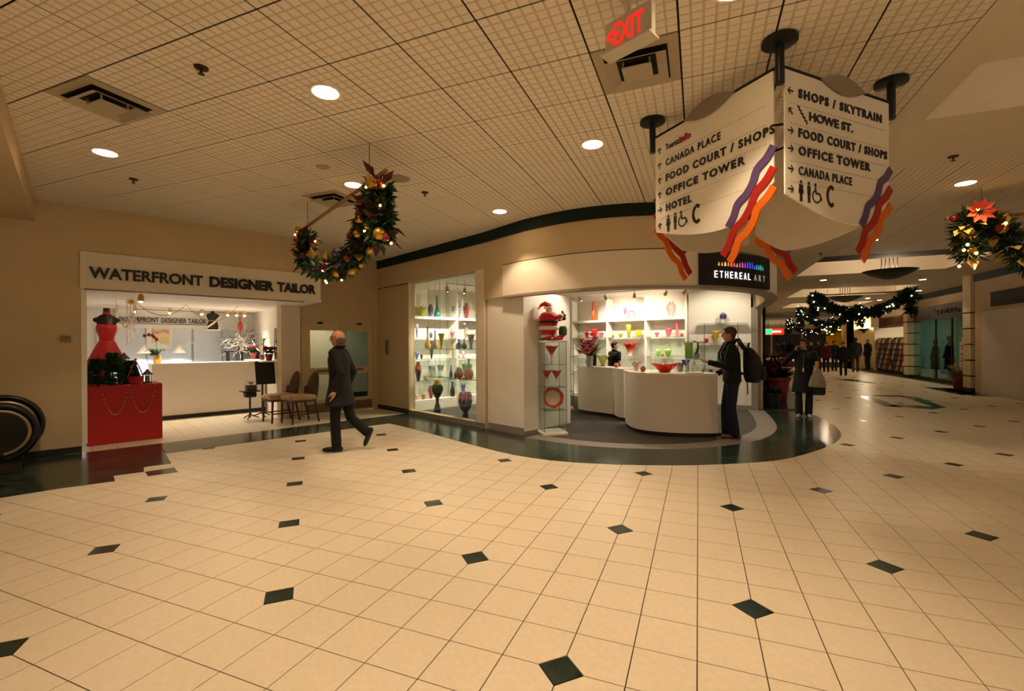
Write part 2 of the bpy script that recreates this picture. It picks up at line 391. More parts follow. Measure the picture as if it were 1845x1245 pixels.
for i in range(-24, 40):
    for j in range(-20, 110):
        x, y = TX0 + (i + .5) * TS, TY0 + (j + .5) * TS
        if x > 8.6 or inside((x, y), NOT_TILE): 
            if x > 8.6 or not any(not inside((TX0 + (i + a) * TS, TY0 + (j + b) * TS), NOT_TILE) for a in (0, 1) for b in (0, 1)): continue
        cut = sum(1 << k for k, (a, b) in enumerate(((0, 0), (1, 0), (1, 1), (0, 1))) if is_ins(i + a, j + b))
        d = depth((x, y)); lat = x * math.cos(YAW) + y * math.sin(YAW)
        vis = d > 1.5 and abs(lat) < d * 1.12 + .3 and EYE / d * F_PX < 640
        cells.append(((1 if vis else 0) * 1e3 / max(d, .1) ** 3 if vis else 0, x, y, cut))
cells.sort(reverse=True)
far = MB()
for k, (sc, x, y, cut) in enumerate(cells):
    if k < 300: link_copy(tile_mesh(cut), 'floor_tile', (x, y, 0), 0, floor)
    else:
        pl = tile_poly(cut); far.prism([(x + a, y + b) for a, b in pl], -.006, 0)
tag(far.build('floor_tile_field', m_tile, floor), kind='stuff')
ins_o = MB().prism([(.36 * TS - .003, 0), (0, .36 * TS - .003), (-.36 * TS + .003, 0), (0, -.36 * TS + .003)], -.006, .0005).build('floor_inset', m_marble, floor)
ins_me = ins_o.data; first = True; n_ins = 0
for i in range(-24, 40, 1):
    for j in range(-6, 84, 1):
        if not is_ins(i, j): continue
        x, y = TX0 + i * TS, TY0 + j * TS
        d = depth((x, y)); lat = x * math.cos(YAW) + y * math.sin(YAW)
        if inside((x, y), NOT_TILE) or d < 1.6 or abs(lat) > d * 1.15 or x > 8.2: continue
        if first: ins_o.location = (x, y, 0); first = False
        else: link_copy(ins_me, 'floor_inset', (x, y, 0), 0, floor)
        n_ins += 1
# marble strips, slab by slab, a hair above the tiles
def slab(poly, z1=.003, name='marble_slab', mat=None, par=None): return MB().prism(poly, -.004, z1).build(name, mat or m_marble, par or floor)
for a, b in ((-7, -4.5), (-4.5, -2.2), (-2.2, 0.0)): slab([SN(a, -9.4).xy, SN(b, -9.4).xy, SN(b, -7.21).xy, SN(a, -7.21).xy])
slab([SN(0, -9.4).xy, SN(0, -7.21).xy] + left_edge[1:7] + [SN(1.1, -9.4).xy])
slab([fl(261, 850).xy, fl(313, 842).xy, fl(320, 850).xy, fl(266, 857.6).xy])
for a, b in ((1.1, 2.3), (2.3, 3.5), (3.5, 4.74)): slab([SN(a, -9.4).xy, SN(b, -9.4).xy, SN(b, -8.46).xy, SN(a, -8.46).xy])
slab([SN(4.74, -9.4).xy, SN(5.7, -9.4).xy, SN(5.7, -8.46).xy, SN(4.74, -8.46).xy])
INN = [SN(5.7, -8.46).xy, SN(5.7, -7.6).xy, SN(5.7, -6.63).xy] + [Vector(p[:2]) for p in catmull(CURVE[1:], 6)] + [Vector((1.42, 26))]
def resample(path, n):
    L = [0]
    for a, b in zip(path[:-1], path[1:]): L.append(L[-1] + (Vector(b) - Vector(a)).length)
    out = []
    for k in range(n + 1):
        t = L[-1] * k / n; i = max(j for j in range(len(L) - 1) if L[j] <= t + 1e-9)
        out.append(Vector(path[i]).lerp(Vector(path[i + 1]), (t - L[i]) / max(L[i + 1] - L[i], 1e-9)))
    return out
ARC_O = [SN(4.74, -8.46).xy] + [p for p in OUT if p[1] < 12.9] ; ARC_I = [p for p in INN if p[1] < 12.4]
ro, ri = resample(ARC_O, 42), resample(ARC_I, 42)
for k in range(0, 42, 3): slab(ri[k:k + 4] + ro[k:k + 4][::-1])
E_C = Vector((.117, .993))                      # the corridor runs off at a slight angle
for k in range(4):
    a, b = Vector((1.42, 12.35)) + E_C * (3.3 * k), Vector((2.27, 12.9)) + E_C * (3.2 * k); slab([a, b, b + E_C * 3.2, a + E_C * 3.3])
# large dark lozenge frames laid into the corridor floor
for q in ([(1540, 711), (1560, 711), (1625, 734), (1592, 731)], [(1592, 731), (1620, 728), (1705, 734), (1680, 737)], [(1620, 713), (1655, 716), (1705, 734), (1682, 733)], [(1540, 711), (1618, 711.5), (1655, 716), (1560, 713)], [(1500, 682), (1545, 683.5), (1580, 690), (1560, 690)], [(1660, 697), (1740, 700), (1765, 708), (1735, 712)], [(1690, 699), (1768, 703), (1790, 714), (1752, 713)]):
    slab([fl(*p).xy for p in q], .0025)
# art shop floor: carpet with a stone ring along its front
shop_floor = struct(MB().prism([SN(5.72, -10.0).xy, SN(5.72, -6.6).xy] + [p for p in SHOP if p[1] < 12.35 and p[0] > -2.7] + [Vector((1.4, 12.6)), Vector((1.3, 15.2)), Vector((-5.4, 15.2)), SN(10.6, -10.2).xy], -.005, .001).build('floor', m_carpet))
ring = [p for p in SHOP[2:] if p[1] < 12.35]
rin = offset_path(ring, .34)
for k in range(0, len(ring) - 1, 5): slab([*ring[k:k + 6]] + [*rin[k:k + 6]][::-1], .004, 'stone_ring', m_ring, shop_floor)
# tailor shop floor: tiles square to the shop front
tfloor = struct(MB().prism([SN(-.2, -9.4).xy, SN(5.72, -9.4).xy, SN(5.72, -14.2).xy, SN(-.2, -14.2).xy], -.01, -.003).build('floor', m_grout))
tm = MB().box((0, 0, -.002), (TS - .005, TS - .005, .008)).build('floor_tile', m_tile, tfloor); first = True
for i in range(19):
    for j in range(10):
        p = SN(.02 + (i + .5) * TS, -9.4 - (j + .5) * TS)
        if first: tm.location = p; tm.rotation_euler.z = RZ_U; first = False
        else: link_copy(tm.data, 'floor_tile', p, RZ_U, tfloor)

# ------------------------------------------------------------------ ceiling
GX, GY, GS = -1.335, 3.335, .612
COF = [(2.0, 9.0, -2.0, 5.56), (2.87, 6.55, 13.4, 16.9), (3.78, 7.45, 21.1, 24.6), (4.6, 8.2, 28.3, 31.5), (5.4, 9.0, 35.4, 38.4)]
ceiling = struct(empty('ceiling', (0, 0, 0)))
slabs = MB()                                      # dark sheet above the hung panels, void shade put into its colour
slabs.box((-6.1, 6, CEIL + .07), (15.6, 42, .1)).box((2.4, 8.2, CEIL + .07), (1.4, 2.6, .1)).box((7.4, 8.2, CEIL + .07), (1.4, 2.6, .1))   # left of the coffers
slabs.build('ceiling_slab', M('ceiling_void_shade', '#2a2114', .9), ceiling)
for (a, b, c, d) in ((1.728, 2.0, -12, 7.004), (2.0, 12, 5.56, 7.004), (1.2, 2.87, 9.458, 16.9), (2.87, 2.946, 9.458, 13.4), (2.946, 6.62, 13.13, 13.4), (6.624, 12, 9.458, 13.4), (6.55, 12, 13.4, 16.9), (8.075, 12, 7.004, 9.458), (1.2, 12, 16.9, 21.1), (1.2, 3.78, 21.1, 24.6), (7.45, 12, 21.1, 24.6), (1.2, 12, 24.6, 28.3), (1.2, 4.6, 28.3, 31.5), (8.2, 12, 28.3, 31.5), (1.2, 12, 31.5, 35.4), (1.2, 5.4, 35.4, 38.4), (9.0, 12, 35.4, 38.4), (1.2, 14, 38.4, 62)):
    MB().box(((a + b) / 2, (c + d) / 2, CEIL + .05), (b - a, d - c, .1)).build('ceiling_border', m_drywall, ceiling)
MB().box((5.0, 10.5, CEIL + .075), (6.3, 7.8, .1)).build('ceiling_slab', MATS['ceiling_void_shade'], ceiling)  # same shade-coloured sheet behind the farther panels
for (a, b, c, d) in COF:                           # raised coffers: four upstands and a lid
    m = MB(); h = .62 if c > 5 else .34
    m.box(((a + b) / 2, (c + d) / 2, CEIL + h + .13), (b - a + .2, d - c + .2, .06))
    m.box(((a + b) / 2, c - .03, CEIL + .1 + h / 2), (b - a + .2, .06, h)); m.box(((a + b) / 2, d + .03, CEIL + .1 + h / 2), (b - a + .2, .06, h))
    m.box((a - .03, (c + d) / 2, CEIL + .1 + h / 2), (.06, d - c, h)); m.box((b + .03, (c + d) / 2, CEIL + .1 + h / 2), (.06, d - c, h))
    m.build('ceiling_coffer', m_cream, ceiling)
band_poly = [SN(-9.2, -9.3).xy, SN(5.85, -9.3).xy, SN(5.85, -6.6).xy] + [p for p in SHOP[2:]] + [Vector((1.42, 60)), Vector((1.42, 60))]
pm_o = MB().box((0, 0, .003), (GS - .013, GS - .013, .006)).build('ceiling_panel', m_panel, ceiling); pm = pm_o.data
cand = []
for i in range(-16, 16):
    for j in range(-14, 20):
        x, y = GX + (i + .5) * GS, GY + (j + .5) * GS
        ok = False
        if x < 1.6 and y < 9.3:
            q = Vector((x, y, 0)); s_, n_ = U.dot(q), N.dot(q)
            ok = n_ > -9.9 and (s_ < 5.9 or x > -2.6) and not (s_ > 3.6 and n_ < -11)
            if n_ > -11 and 3.4 < s_ < 6.0: ok = True
            if x > -2.7 and y > 7.9 and x < .3: ok = False
        elif 3.0 < x < 6.5 and 7.1 < y < 13.1: ok = True
        elif 1.8 < x < 8 and 7.1 < y < 9.4: ok = True
        if ok:
            d = depth((x, y)); lat = x * math.cos(YAW) + y * math.sin(YAW)
            vis = d > 2.2 and abs(lat) < d * 1.12 + .4
            cand.append((-d if vis else -999, x, y))
cand.sort(reverse=True); rest = MB(); first = True
for k, (sc, x, y) in enumerate(cand):
    if k < 300:
        if first: pm_o.location = (x, y, CEIL); first = False
        else: link_copy(pm, 'ceiling_panel', (x, y, CEIL), 0, ceiling)
    else: rest.box((x, y, CEIL + .003), (GS - .013, GS - .013, .006))
m_panel_far = M('ceiling_panel_plain', '#e8dfcf', .9, spec=.1)
tag(rest.build('ceiling_panel_field', m_panel_far, ceiling), kind='stuff')

# ------------------------------------------------------------------ tailor front: wall, bulkhead, recess with doors
wl = struct(MB().wall(SN(-9, -9.437).xy, SN(.21, -9.437).xy, 0, CEIL + .1, .30, 1).build('wall_left', m_tan))
struct(MB().wall(SN(-9, -9.437).xy, SN(.21, -9.437).xy, 0, .10, .012, -1).build('baseboard_left', m_kick))
struct(MB().wall(SN(.212, -9.43).xy, SN(.275, -9.50).xy, 0.12, 2.46, .25, 1).build('trim_1', m_cream))
bk = struct(MB().wall(SN(.21, -9.437).xy, SN(3.76, -9.437).xy, 2.47, CEIL + .1, 1.25, 1).build('wall_bulkhead', m_tan))
MB().wall(SN(.20, -9.437).xy, SN(3.755, -9.437).xy, 2.455, 3.0, .03, -1).build('sign_board', m_cream, bk)
MB().wall(SN(.25, -9.44).xy, SN(3.45, -9.44).xy, 2.435, 2.455, .05, 1).build('grille_track', M('track_metal', '#8a7f70', .4, metal=.6), bk)
wd = struct(MB().wall(SN(3.42, -10.7).xy, SN(3.83, -10.7).xy, 0, CEIL + .1, .3, 1).wall(SN(5.64, -10.7).xy, SN(5.74, -10.7).xy, 0, CEIL + .1, .3, 1).wall(SN(3.83, -10.7).xy, SN(5.64, -10.7).xy, 2.2, CEIL + .1, .3, 1).build('wall_door', m_tan))
MB().wall(SN(3.405, -10.69).xy, SN(3.80, -10.69).xy, 0, 2.47, .02, -1).build('pilaster', m_cream, wd)
# tailor interior
m_shopwall = M('shop_white', '#efe9e0', .6, spec=.25)
ti = struct(MB().wall(SN(.21, -9.74).xy, SN(.21, -14.0).xy, 0, 2.46, .1, 1).build('wall_tailor_left', m_shopwall))
struct(MB().wall(SN(.0, -14.0).xy, SN(4.0, -14.0).xy, 0, 2.46, .1, 1).build('wall_tailor_back', m_shopwall))
struct(MB().wall(SN(3.44, -10.72).xy, SN(3.75, -14.0).xy, 0, 2.46, .04, -1).build('wall_tailor_right', m_shopwall))
struct(MB().prism([SN(.1, -9.47).xy, SN(3.8, -9.47).xy, SN(4.0, -14.1).xy, SN(.1, -14.1).xy], 2.46, 2.5).build('ceiling', m_shopwall))
# room beyond the glazed doors
struct(MB().wall(SN(3.95, -12.6).xy, SN(7.2, -12.6).xy, 0, 2.6, .1, 1).wall(SN(7.0, -10.9).xy, SN(7.0, -12.6).xy, 0, 2.6, .1, 1).wall(SN(3.80, -11.0).xy, SN(3.95, -12.6).xy, 0, 2.6, .03, -1).build('wall_lobby', M('lobby_paint', '#d9cfba', .7)))
struct(MB().wall(SN(4.0, -12.6).xy, SN(6.9, -12.6).xy, .12, .26, .015, -1).build('baseboard_lobby', m_kick))
struct(MB().prism([SN(3.8, -10.9).xy, SN(7, -10.9).xy, SN(7, -12.6).xy, SN(3.8, -12.6).xy], -.003, .002).build('floor', M('lobby_floor', '#b9b5ab', .4)))
struct(MB().prism([SN(3.8, -10.9).xy, SN(7, -10.9).xy, SN(7, -12.6).xy, SN(3.8, -12.6).xy], 2.6, 2.7).build('ceiling', m_shopwall))
# soffit over the escalator, left edge of the picture
sa, sb = onz(61, 356, CEIL), onz(27, 240, CEIL); dd = (sb - sa).xy.normalized(); se = Vector((sa.x, sa.y)) + dd * 9
nl = Vector((dd.y, -dd.x)) * 4
nl = nl if (Vector((sa.x, sa.y)) + nl).length > Vector((sa.x, sa.y)).length else -nl
struct(MB().prism([Vector((sa.x, sa.y)) - dd * .3, se, se + nl, Vector((sa.x, sa.y)) - dd * .3 + nl], 3.36, CEIL + .1).build('ceiling_soffit', m_tan))

# ------------------------------------------------------------------ art shop front: straight wall, showcase, curved bulkhead
ws = struct(MB().wall(SN(5.70, -10.72).xy, SN(5.70, -9.27).xy, 0, 3.0, .16, 1).wall(SN(5.70, -10.72).xy, SN(5.70, -6.63).xy, 3.0, CEIL + .1, .16, 1).wall(SN(5.70, -6.84).xy, SN(5.70, -6.62).xy, .0, 3.0, .16, 1).wall(SN(5.70, -9.27).xy, SN(5.70, -6.84).xy, 0, .10, .14, 1).build('wall_showcase', m_tan))
MB().wall(SN(5.694, -10.7).xy, SN(5.694, -9.27).xy, 2.985, 3.0, .012, -1).build('reveal', m_kick, ws)
MB().wall(SN(5.69, -6.845).xy, SN(5.69, -6.60).xy, .10, 3.0, .012, -1).build('jamb', m_cream, ws)
struct(MB().wall(SN(5.70, -10.7).xy, SN(5.70, -9.27).xy, 0, .11, .012, -1).build('baseboard_showcase', m_kick))
MB().wall(SN(5.70, -9.27).xy, SN(5.70, -6.62).xy, 0, .10, .012, -1).build('sill', m_greyb, ws)
struct(MB().wall(SN(5.70, -10.7).xy, SN(5.70, -6.6).xy, 3.49, CEIL + .1, .03, -1).build('trim_2', m_band))
crv = [SN(5.70, -6.63).xy] + [p for p in SHOP[2:]]
crv = [crv[0], crv[0].lerp(crv[1], .5)] + crv[1:]
wb = struct(ribbon(crv, 2.43, CEIL + .1, 0.0, .16).build('wall_curved', m_tan, smooth=True))
ribbon(crv[1:], 2.43, 2.985, -.012, 0.).build('fascia', m_cream, wb, smooth=True)
ribbon(crv[1:], 2.985, 3.0, -.004, 0.).build('reveal', m_kick, wb, smooth=True)
ribbon(crv[1:], 2.405, 2.44, -.03, .19).build('edge_rail', M('bulkhead_rail', '#9a8d7a', .5), wb, smooth=True)
ribbon(crv, 3.49, CEIL + .1, -.03, 0.).build('dark_band', m_band, wb, smooth=True)
# recessed pocket panel and the return wall behind Santa
p0, p1, p2 = SN(5.76, -6.60).xy, fl(944, 783.5).xy, fl(1014, 766).xy
p2 = p1 + (U.xy * 1.28)
wp = struct(MB().wall(p0, p1, .0, 2.5, .08, 1).wall(p1 , p2, 0, 2.5, .30, 1).build('wall_return', m_white))
MB().wall(p0 + (p1 - p0) * .03, p1, 0, .12, .015, -1).build('kick', m_greyb, wp); MB().wall(p1, p2, 0, .06, .012, -1).build('kick', m_greyb, wp)
# shop interior shell
LB0, LB1 = SN(5.86, -9.98).xy, SN(10.6, -9.98).xy
BK0, BK1 = Vector((-3.72, 14.36)), Vector((-.24, 13.37)); RW0, RW1 = Vector((-.22, 12.33)), Vector((1.16, 12.33))
struct(MB().wall(LB0, LB1, 0, 3.05, .1, 1).wall(LB1, BK0, 0, 3.05, .1, 1).build('wall_shop_left', m_white))
struct(MB().wall(BK0, BK1, 0, 3.05, .1, 1).wall(BK1, RW0, 0, 3.05, .08, 1).build('wall_shop_back', m_white))
wr = struct(MB().wall(RW0, RW1, 0.1, 3.05, .12, 1).build('wall_shop_right', m_white))
MB().wall(RW0, RW1, 0, .10, .12, 1).build('kick', m_greyb, wr)
MB().wall((1.16, 12.30), (1.30, 12.30), 0, 2.43, .16, 1).build('end_post', m_greyb, wr)
struct(MB().prism([SN(5.80, -10.0).xy, SN(5.80, -6.6).xy] + [p for p in offset_path(SHOP[2:], .1) if p[1] < 12.3] + [Vector((1.3, 12.5)), Vector((.5, 13.6)), Vector((-3.7, 14.6)), Vector((-5.2, 14.2))], 3.0, 3.04).build('ceiling', m_white))

# ------------------------------------------------------------------ corridor beyond: walls left and right
C0 = Vector((1.42, 12.5)); C1 = C0 + E_C * .22; C2 = C1 + E_C * 8; C3 = C2 + E_C * 28
wcl = struct(MB().wall(C0, C3, 2.95, CEIL + .1, .2, 1).wall(C0, C1, 0, 2.95, .2, 1).wall(C2, C3, 0, 2.95, .2, 1).build('wall_corridor_left', m_tan))
MB().wall(C0, C3, 3.49, CEIL + .1, .02, -1).build('dark_band', m_band, wcl)
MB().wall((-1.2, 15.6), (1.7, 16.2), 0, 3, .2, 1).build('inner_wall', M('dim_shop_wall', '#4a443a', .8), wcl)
win1 = struct(empty('window_1', (C1.x + .04, C1.y, 0), -math.atan2(E_C.x, E_C.y)))
for k in range(4):
    MB().box((0, 1. + 2 * k, 1.45), (.012, 1.96, 2.7)).build('pane', m_glassd, win1); MB().box((0, 2 * (k + 1), 1.5), (.05, .05, 3.0)).build('mullion', M('bronze_frame', '#2a2620', .4, metal=.6), win1)
MB().box((0, 4, .06), (.06, 8, .12)).build('sill', m_kick, win1); MB().box((0, 4, 2.85), (.07, 8, .1)).build('header', m_kick, win1)
# right-hand side
m_hoard = M('hoarding_white', '#d8cfc4', .6, var=.03)
wrt = struct(MB().box((8.35, 11, 1.9), (.7, 15.6, 3.8)).box((9.3, 25, 3.3), (.4, 13, 1.0)).build('wall_right', m_tan))
MB().box((7.99, 11, 1.27), (.03, 14.8, 2.45)).build('hoarding', m_hoard, wrt); MB().box((7.985, 11, .06), (.05, 14.8, .12)).build('kerb', M('kerb_white', '#cfc4b4', .6), wrt)
MB().box((7.985, 11, 3.56), (.03, 15.6, .22)).build('dark_band', m_band, wrt); MB().box((7.985, 10.6, 2.83), (.03, 14.6, .42)).build('sign_panel', M('blank_sign', '#2f2b24', .7), wrt)
MB().box((9.08, 25, 3.56), (.05, 13, .22)).build('dark_band', m_band, wrt)
wfe = struct(MB().wall((4.0, 60), (16, 60), 0, CEIL + .1, .2, 1).wall((8.75, 35), (10.3, 35), 0, CEIL + .1, .3, 1).wall((10.3, 31.9), (10.3, 35.2), 0, CEIL + .1, .2, -1).wall((8.75, 35), (8.75, 36.5), 0, CEIL + .1, .3, -1).wall((10.2, 36), (15, 60), 0, CEIL + .1, .2, -1).build('wall_far', M('far_wall', '#d2bd92', .8)))

# ------------------------------------------------------------------ recessed downlights (each carries its own lamp)
m_lamp = M('lamp_glow', '#ffe6b8', .5, emit=26, ecol='#ffdca8')
m_trimw = M('lamp_trim', '#efe6d2', .4)
def downlight(x, y, label, power=SPOT_W, z=CEIL, r=.105, group='recessed downlights in the hung ceiling'):
    t = thing('downlight', label, 'ceiling light', (x, y, z), 0, group)
    MB().lathe([(r + .02, -.008), (r + .022, -.003), (r + .02, .004), (r, .004)], seg=24).build('trim_ring', m_trimw, t, True)
    MB().lathe([(r * .99, -.0095), (r * .99, -.004)], seg=24).build('lens', m_lamp, t)
    l = light('SPOT', (0, 0, -.02), power, WARM, .09, 104, .35); l.parent = t; return t
for (px, py, lb) in ((189, 274, 'round recessed downlight nearest the tailor shop front'), (586, 165, 'large bright round downlight between the sprinkler and the garland'), (636, 332, 'round downlight half hidden behind the hanging garland'), (1067, 259, 'round downlight left of the hanging direction sign'), (900, 380, 'round downlight in front of the curved dark band')):
    p = onz(px, py, CEIL); downlight(p.x, p.y, lb)
for (px, py, lb) in ((1739, 329, 'round downlight right of the hanging direction sign'), (1570, 432, 'downlight below the right sign banner ribbons')):
    p = onz(px, py, CEIL); downlight(p.x, p.y, lb, SPOT_W * .6)
for k, (px, py, lb) in enumerate(((1483, 504, 'small downlight before the second coffer'), (1662, 503, 'small downlight right of the dish pendant'), (1655, 523, 'small downlight right of the second coffer'), (1584, 540, 'far small downlight above the long garland'))):
    p = onz(px, py, CEIL); downlight(p.x, p.y, lb, SPOT_W * .32, r=.09)
for (x, y) in ((.2, 3.04 - 3.75), (-2.9, -.7), (-6.0, -.7), (-4.2, 1.17), (-1.05, 1.17), (.2, 3.04), (4.2, 1.2), (4.2, -2.0), (-1.05, -2.6), (-4.2, -2.6)):
    if (x, y) == (4.2, 1.2) or (x, y) == (4.2, -2.0): continue
    downlight(x, y, 'round recessed downlight out of frame, %s' % {(.2, 3.04): 'just above the exit sign', (-1.05, 1.17): 'overhead at the left of the viewpoint', (-4.2, 1.17): 'overhead farther left of the viewpoint', (.2, 3.04 - 3.75): 'just behind the viewpoint', (-2.9, -.7): 'behind the viewpoint to the left', (-6.0, -.7): 'behind the viewpoint near the escalator', (-1.05, -2.6): 'well behind the viewpoint', (-4.2, -2.6): 'well behind the viewpoint to the left'}[(x, y)])

# panel light added in the lobby to brighten the door panes
q = SN(5.0, -11.7, 2.59); t = thing('lobby_fill_light', 'flat ceiling light in the lobby beyond the glazed doors', 'ceiling light', q); MB().box((0, 0, -.01), (.6, .6, .02)).build('lens', M('lobby_fill_glow', '#fff4dc', .5, emit=3), t); l = light('AREA', (0, 0, -.03), 22, (1, .92, .78), .5); l.parent = t

# ================================================================== THINGS ON THE CEILING
m_post = M('sign_post_metal', '#1c2423', .4, metal=.4)
m_signw = M('sign_white', '#e9e1d0', .45, var=.02)
m_ink = M('sign_ink', '#1b1a22', .5); m_red = M('ribbon_red', '#a8201a', .4); m_orange = M('ribbon_orange', '#e06a12', .4); m_purple = M('ribbon_purple', '#5a4470', .4)
m_redink = M('red_ink', '#b01818', .5)
# ------------------------------------------------------------------ hanging direction sign: four banners on four posts
PA, PB, PD = onz(1175, 216, CEIL), onz(1404, 70, CEIL), onz(1605, 145, CEIL)
PC = PA + (PD - PB); ctr = (PA + PD) / 2
sign = thing('hanging_direction_sign', 'four white direction banners with wavy ribbons hung from dark posts', 'sign', (0, 0, 0))
for p in (PA, PB, PC, PD):
    m = MB(); m.lathe([(.10, CEIL - .035), (.115, CEIL - .03), (.115, CEIL - .005), (.1, CEIL - .001)], (p.x, p.y, 0), 16); m.lathe([(.028, CEIL - .31), (.03, CEIL - .30), (.03, CEIL - .03)], (p.x, p.y, 0), 12)
    m.build('post', m_post, sign, True)
for a, b in ((PA, PB), (PB, PD), (PD, PC), (PC, PA)):
    MB().tube([(a.x, a.y, CEIL - .185), (b.x, b.y, CEIL - .185)], .013, 8).build('top_bar', m_post, sign)
for a, b in ((PA, PD), (PB, PC)):
    MB().tube([(a.x, a.y, CEIL - .22), (b.x, b.y, CEIL - .22)], .010, 8).build('cross_bar', m_post, sign)
RIB = []
def arrow(m, x, z, ang, s=.03):
    """flat arrow in the banner plane"""
    d = Vector((math.cos(ang), math.sin(ang))); q = Vector((-d.y, d.x)); y = -.008
    def P(v): return (x + v.x, y, z + v.y)
    for poly in ([d * -s + q * s * .2, d * s * .6 + q * s * .2, d * s * .6 - q * s * .2, d * -s - q * s * .2], [d * s, d * s - d * s * .45, q * s * .85 - d * s * .1, q * s * .85 + d * s * .25][:4], [d * s, q * -s * .85 + d * s * .25, q * -s * .85 - d * s * .1, d * s - d * s * .45]):
        n = len(poly); m.add([P(v) for v in poly] + [(x + v.x, y + .008, z + v.y) for v in poly], [tuple(range(n)), tuple(range(2 * n - 1, n - 1, -1))] + [(i, n + i, n + (i + 1) % n, (i + 1) % n) for i in range(n)])
def disc2(m, x, z, r, sx=1., sz=1., seg=12):
    y = -.008; vs = [(x + r * sx * math.cos(2 * math.pi * k / seg), y, z + r * sz * math.sin(2 * math.pi * k / seg)) for k in range(seg)]
    m.add(vs + [(a, y + .008, c) for a, _, c in vs], [tuple(range(seg)), tuple(range(2 * seg - 1, seg - 1, -1))] + [(i, seg + i, seg + (i + 1) % seg, (i + 1) % seg) for i in range(seg)])
def bar2(m, x0, z0, x1, z1, w):
    d = Vector((x1 - x0, z1 - z0)).normalized(); q = Vector((-d.y, d.x)) * w / 2
    ps = [(x0 + q.x, z0 + q.y), (x0 - q.x, z0 - q.y), (x1 - q.x, z1 - q.y), (x1 + q.x, z1 + q.y)]
    m.add([(a, -.008, c) for a, c in ps] + [(a, 0, c) for a, c in ps], [(0, 1, 2, 3), (7, 6, 5, 4), (0, 4, 5, 1), (1, 5, 6, 2), (2, 6, 7, 3), (3, 7, 4, 0)])
def icons(par, x, z):
    for k, dx in enumerate((0, .085)):                     # man and woman
        m = MB()
        disc2(m, x + dx, z + .062, .014); m.box((x + dx, -.004, z + .015), (.036 if k else .042, .008, .06)); m.box((x + dx, -.004, z - .04), (.028, .008, .07)); 
        if k == 0: m.box((x + dx, -.004, z - .005), (.05, .008, .03))
        m.build('restroom_icon', m_ink, par)
    m = MB(); x2 = x + .175                                  # wheelchair
    disc2(m, x2 - .02, z + .06, .013); bar2(m, x2 - .02, z + .045, x2 - .012, z + .0, .016); bar2(m, x2 - .012, z + .0, x2 + .03, z + .0, .014); bar2(m, x2 + .03, z + .0, x2 + .05, z - .045, .014)
    for k in range(9):
        a0, a1 = R(120 + k * 26), R(120 + (k + 1) * 26); bar2(m, x2 - .005 + .045 * math.cos(a0), z - .02 + .045 * math.sin(a0), x2 - .005 + .045 * math.cos(a1), z - .02 + .045 * math.sin(a1), .012)
    m.build('wheelchair_icon', m_ink, par)
    m = MB(); x3 = x + .30                                   # telephone handset
    for k in range(7):
        t0, t1 = R(100 + k * 23), R(100 + (k + 1) * 23); bar2(m, x3 + .05 + .06 * math.cos(t0), z + .075 * math.sin(t0), x3 + .05 + .06 * math.cos(t1), z + .075 * math.sin(t1), .026)
    bar2(m, x3 + .03, z + .07, x3 + .06, z + .055, .03); bar2(m, x3 + .03, z - .07, x3 + .06, z - .055, .03)
    m.build('telephone_icon', m_ink, par)
def rib_mesh(m, pts, w):
    pts = [Vector(p) for p in catmull([(a, b, 0) for a, b in pts], 6)]; n = len(pts); vs = []
    for i, p in enumerate(pts):
        t = (pts[min(i + 1, n - 1)] - pts[max(i - 1, 0)]).normalized(); q = Vector((-t.y, t.x, 0)) * w / 2
        for y in (-.018, -.008): vs += [(p.x + q.x, y, p.y + q.y), (p.x - q.x, y, p.y - q.y)]
    fs = []
    for i in range(n - 1):
        a, b = i * 4, i * 4 + 4; fs += [(a, a + 1, b + 1, b), (a + 2, b + 2, b + 3, a + 3), (a, b, b + 2, a + 2), (a + 1, a + 3, b + 3, b + 1)]
    fs += [(0, 2, 3, 1), (n * 4 - 4, n * 4 - 3, n * 4 - 1, n * 4 - 2)]
    m.add(vs, fs)
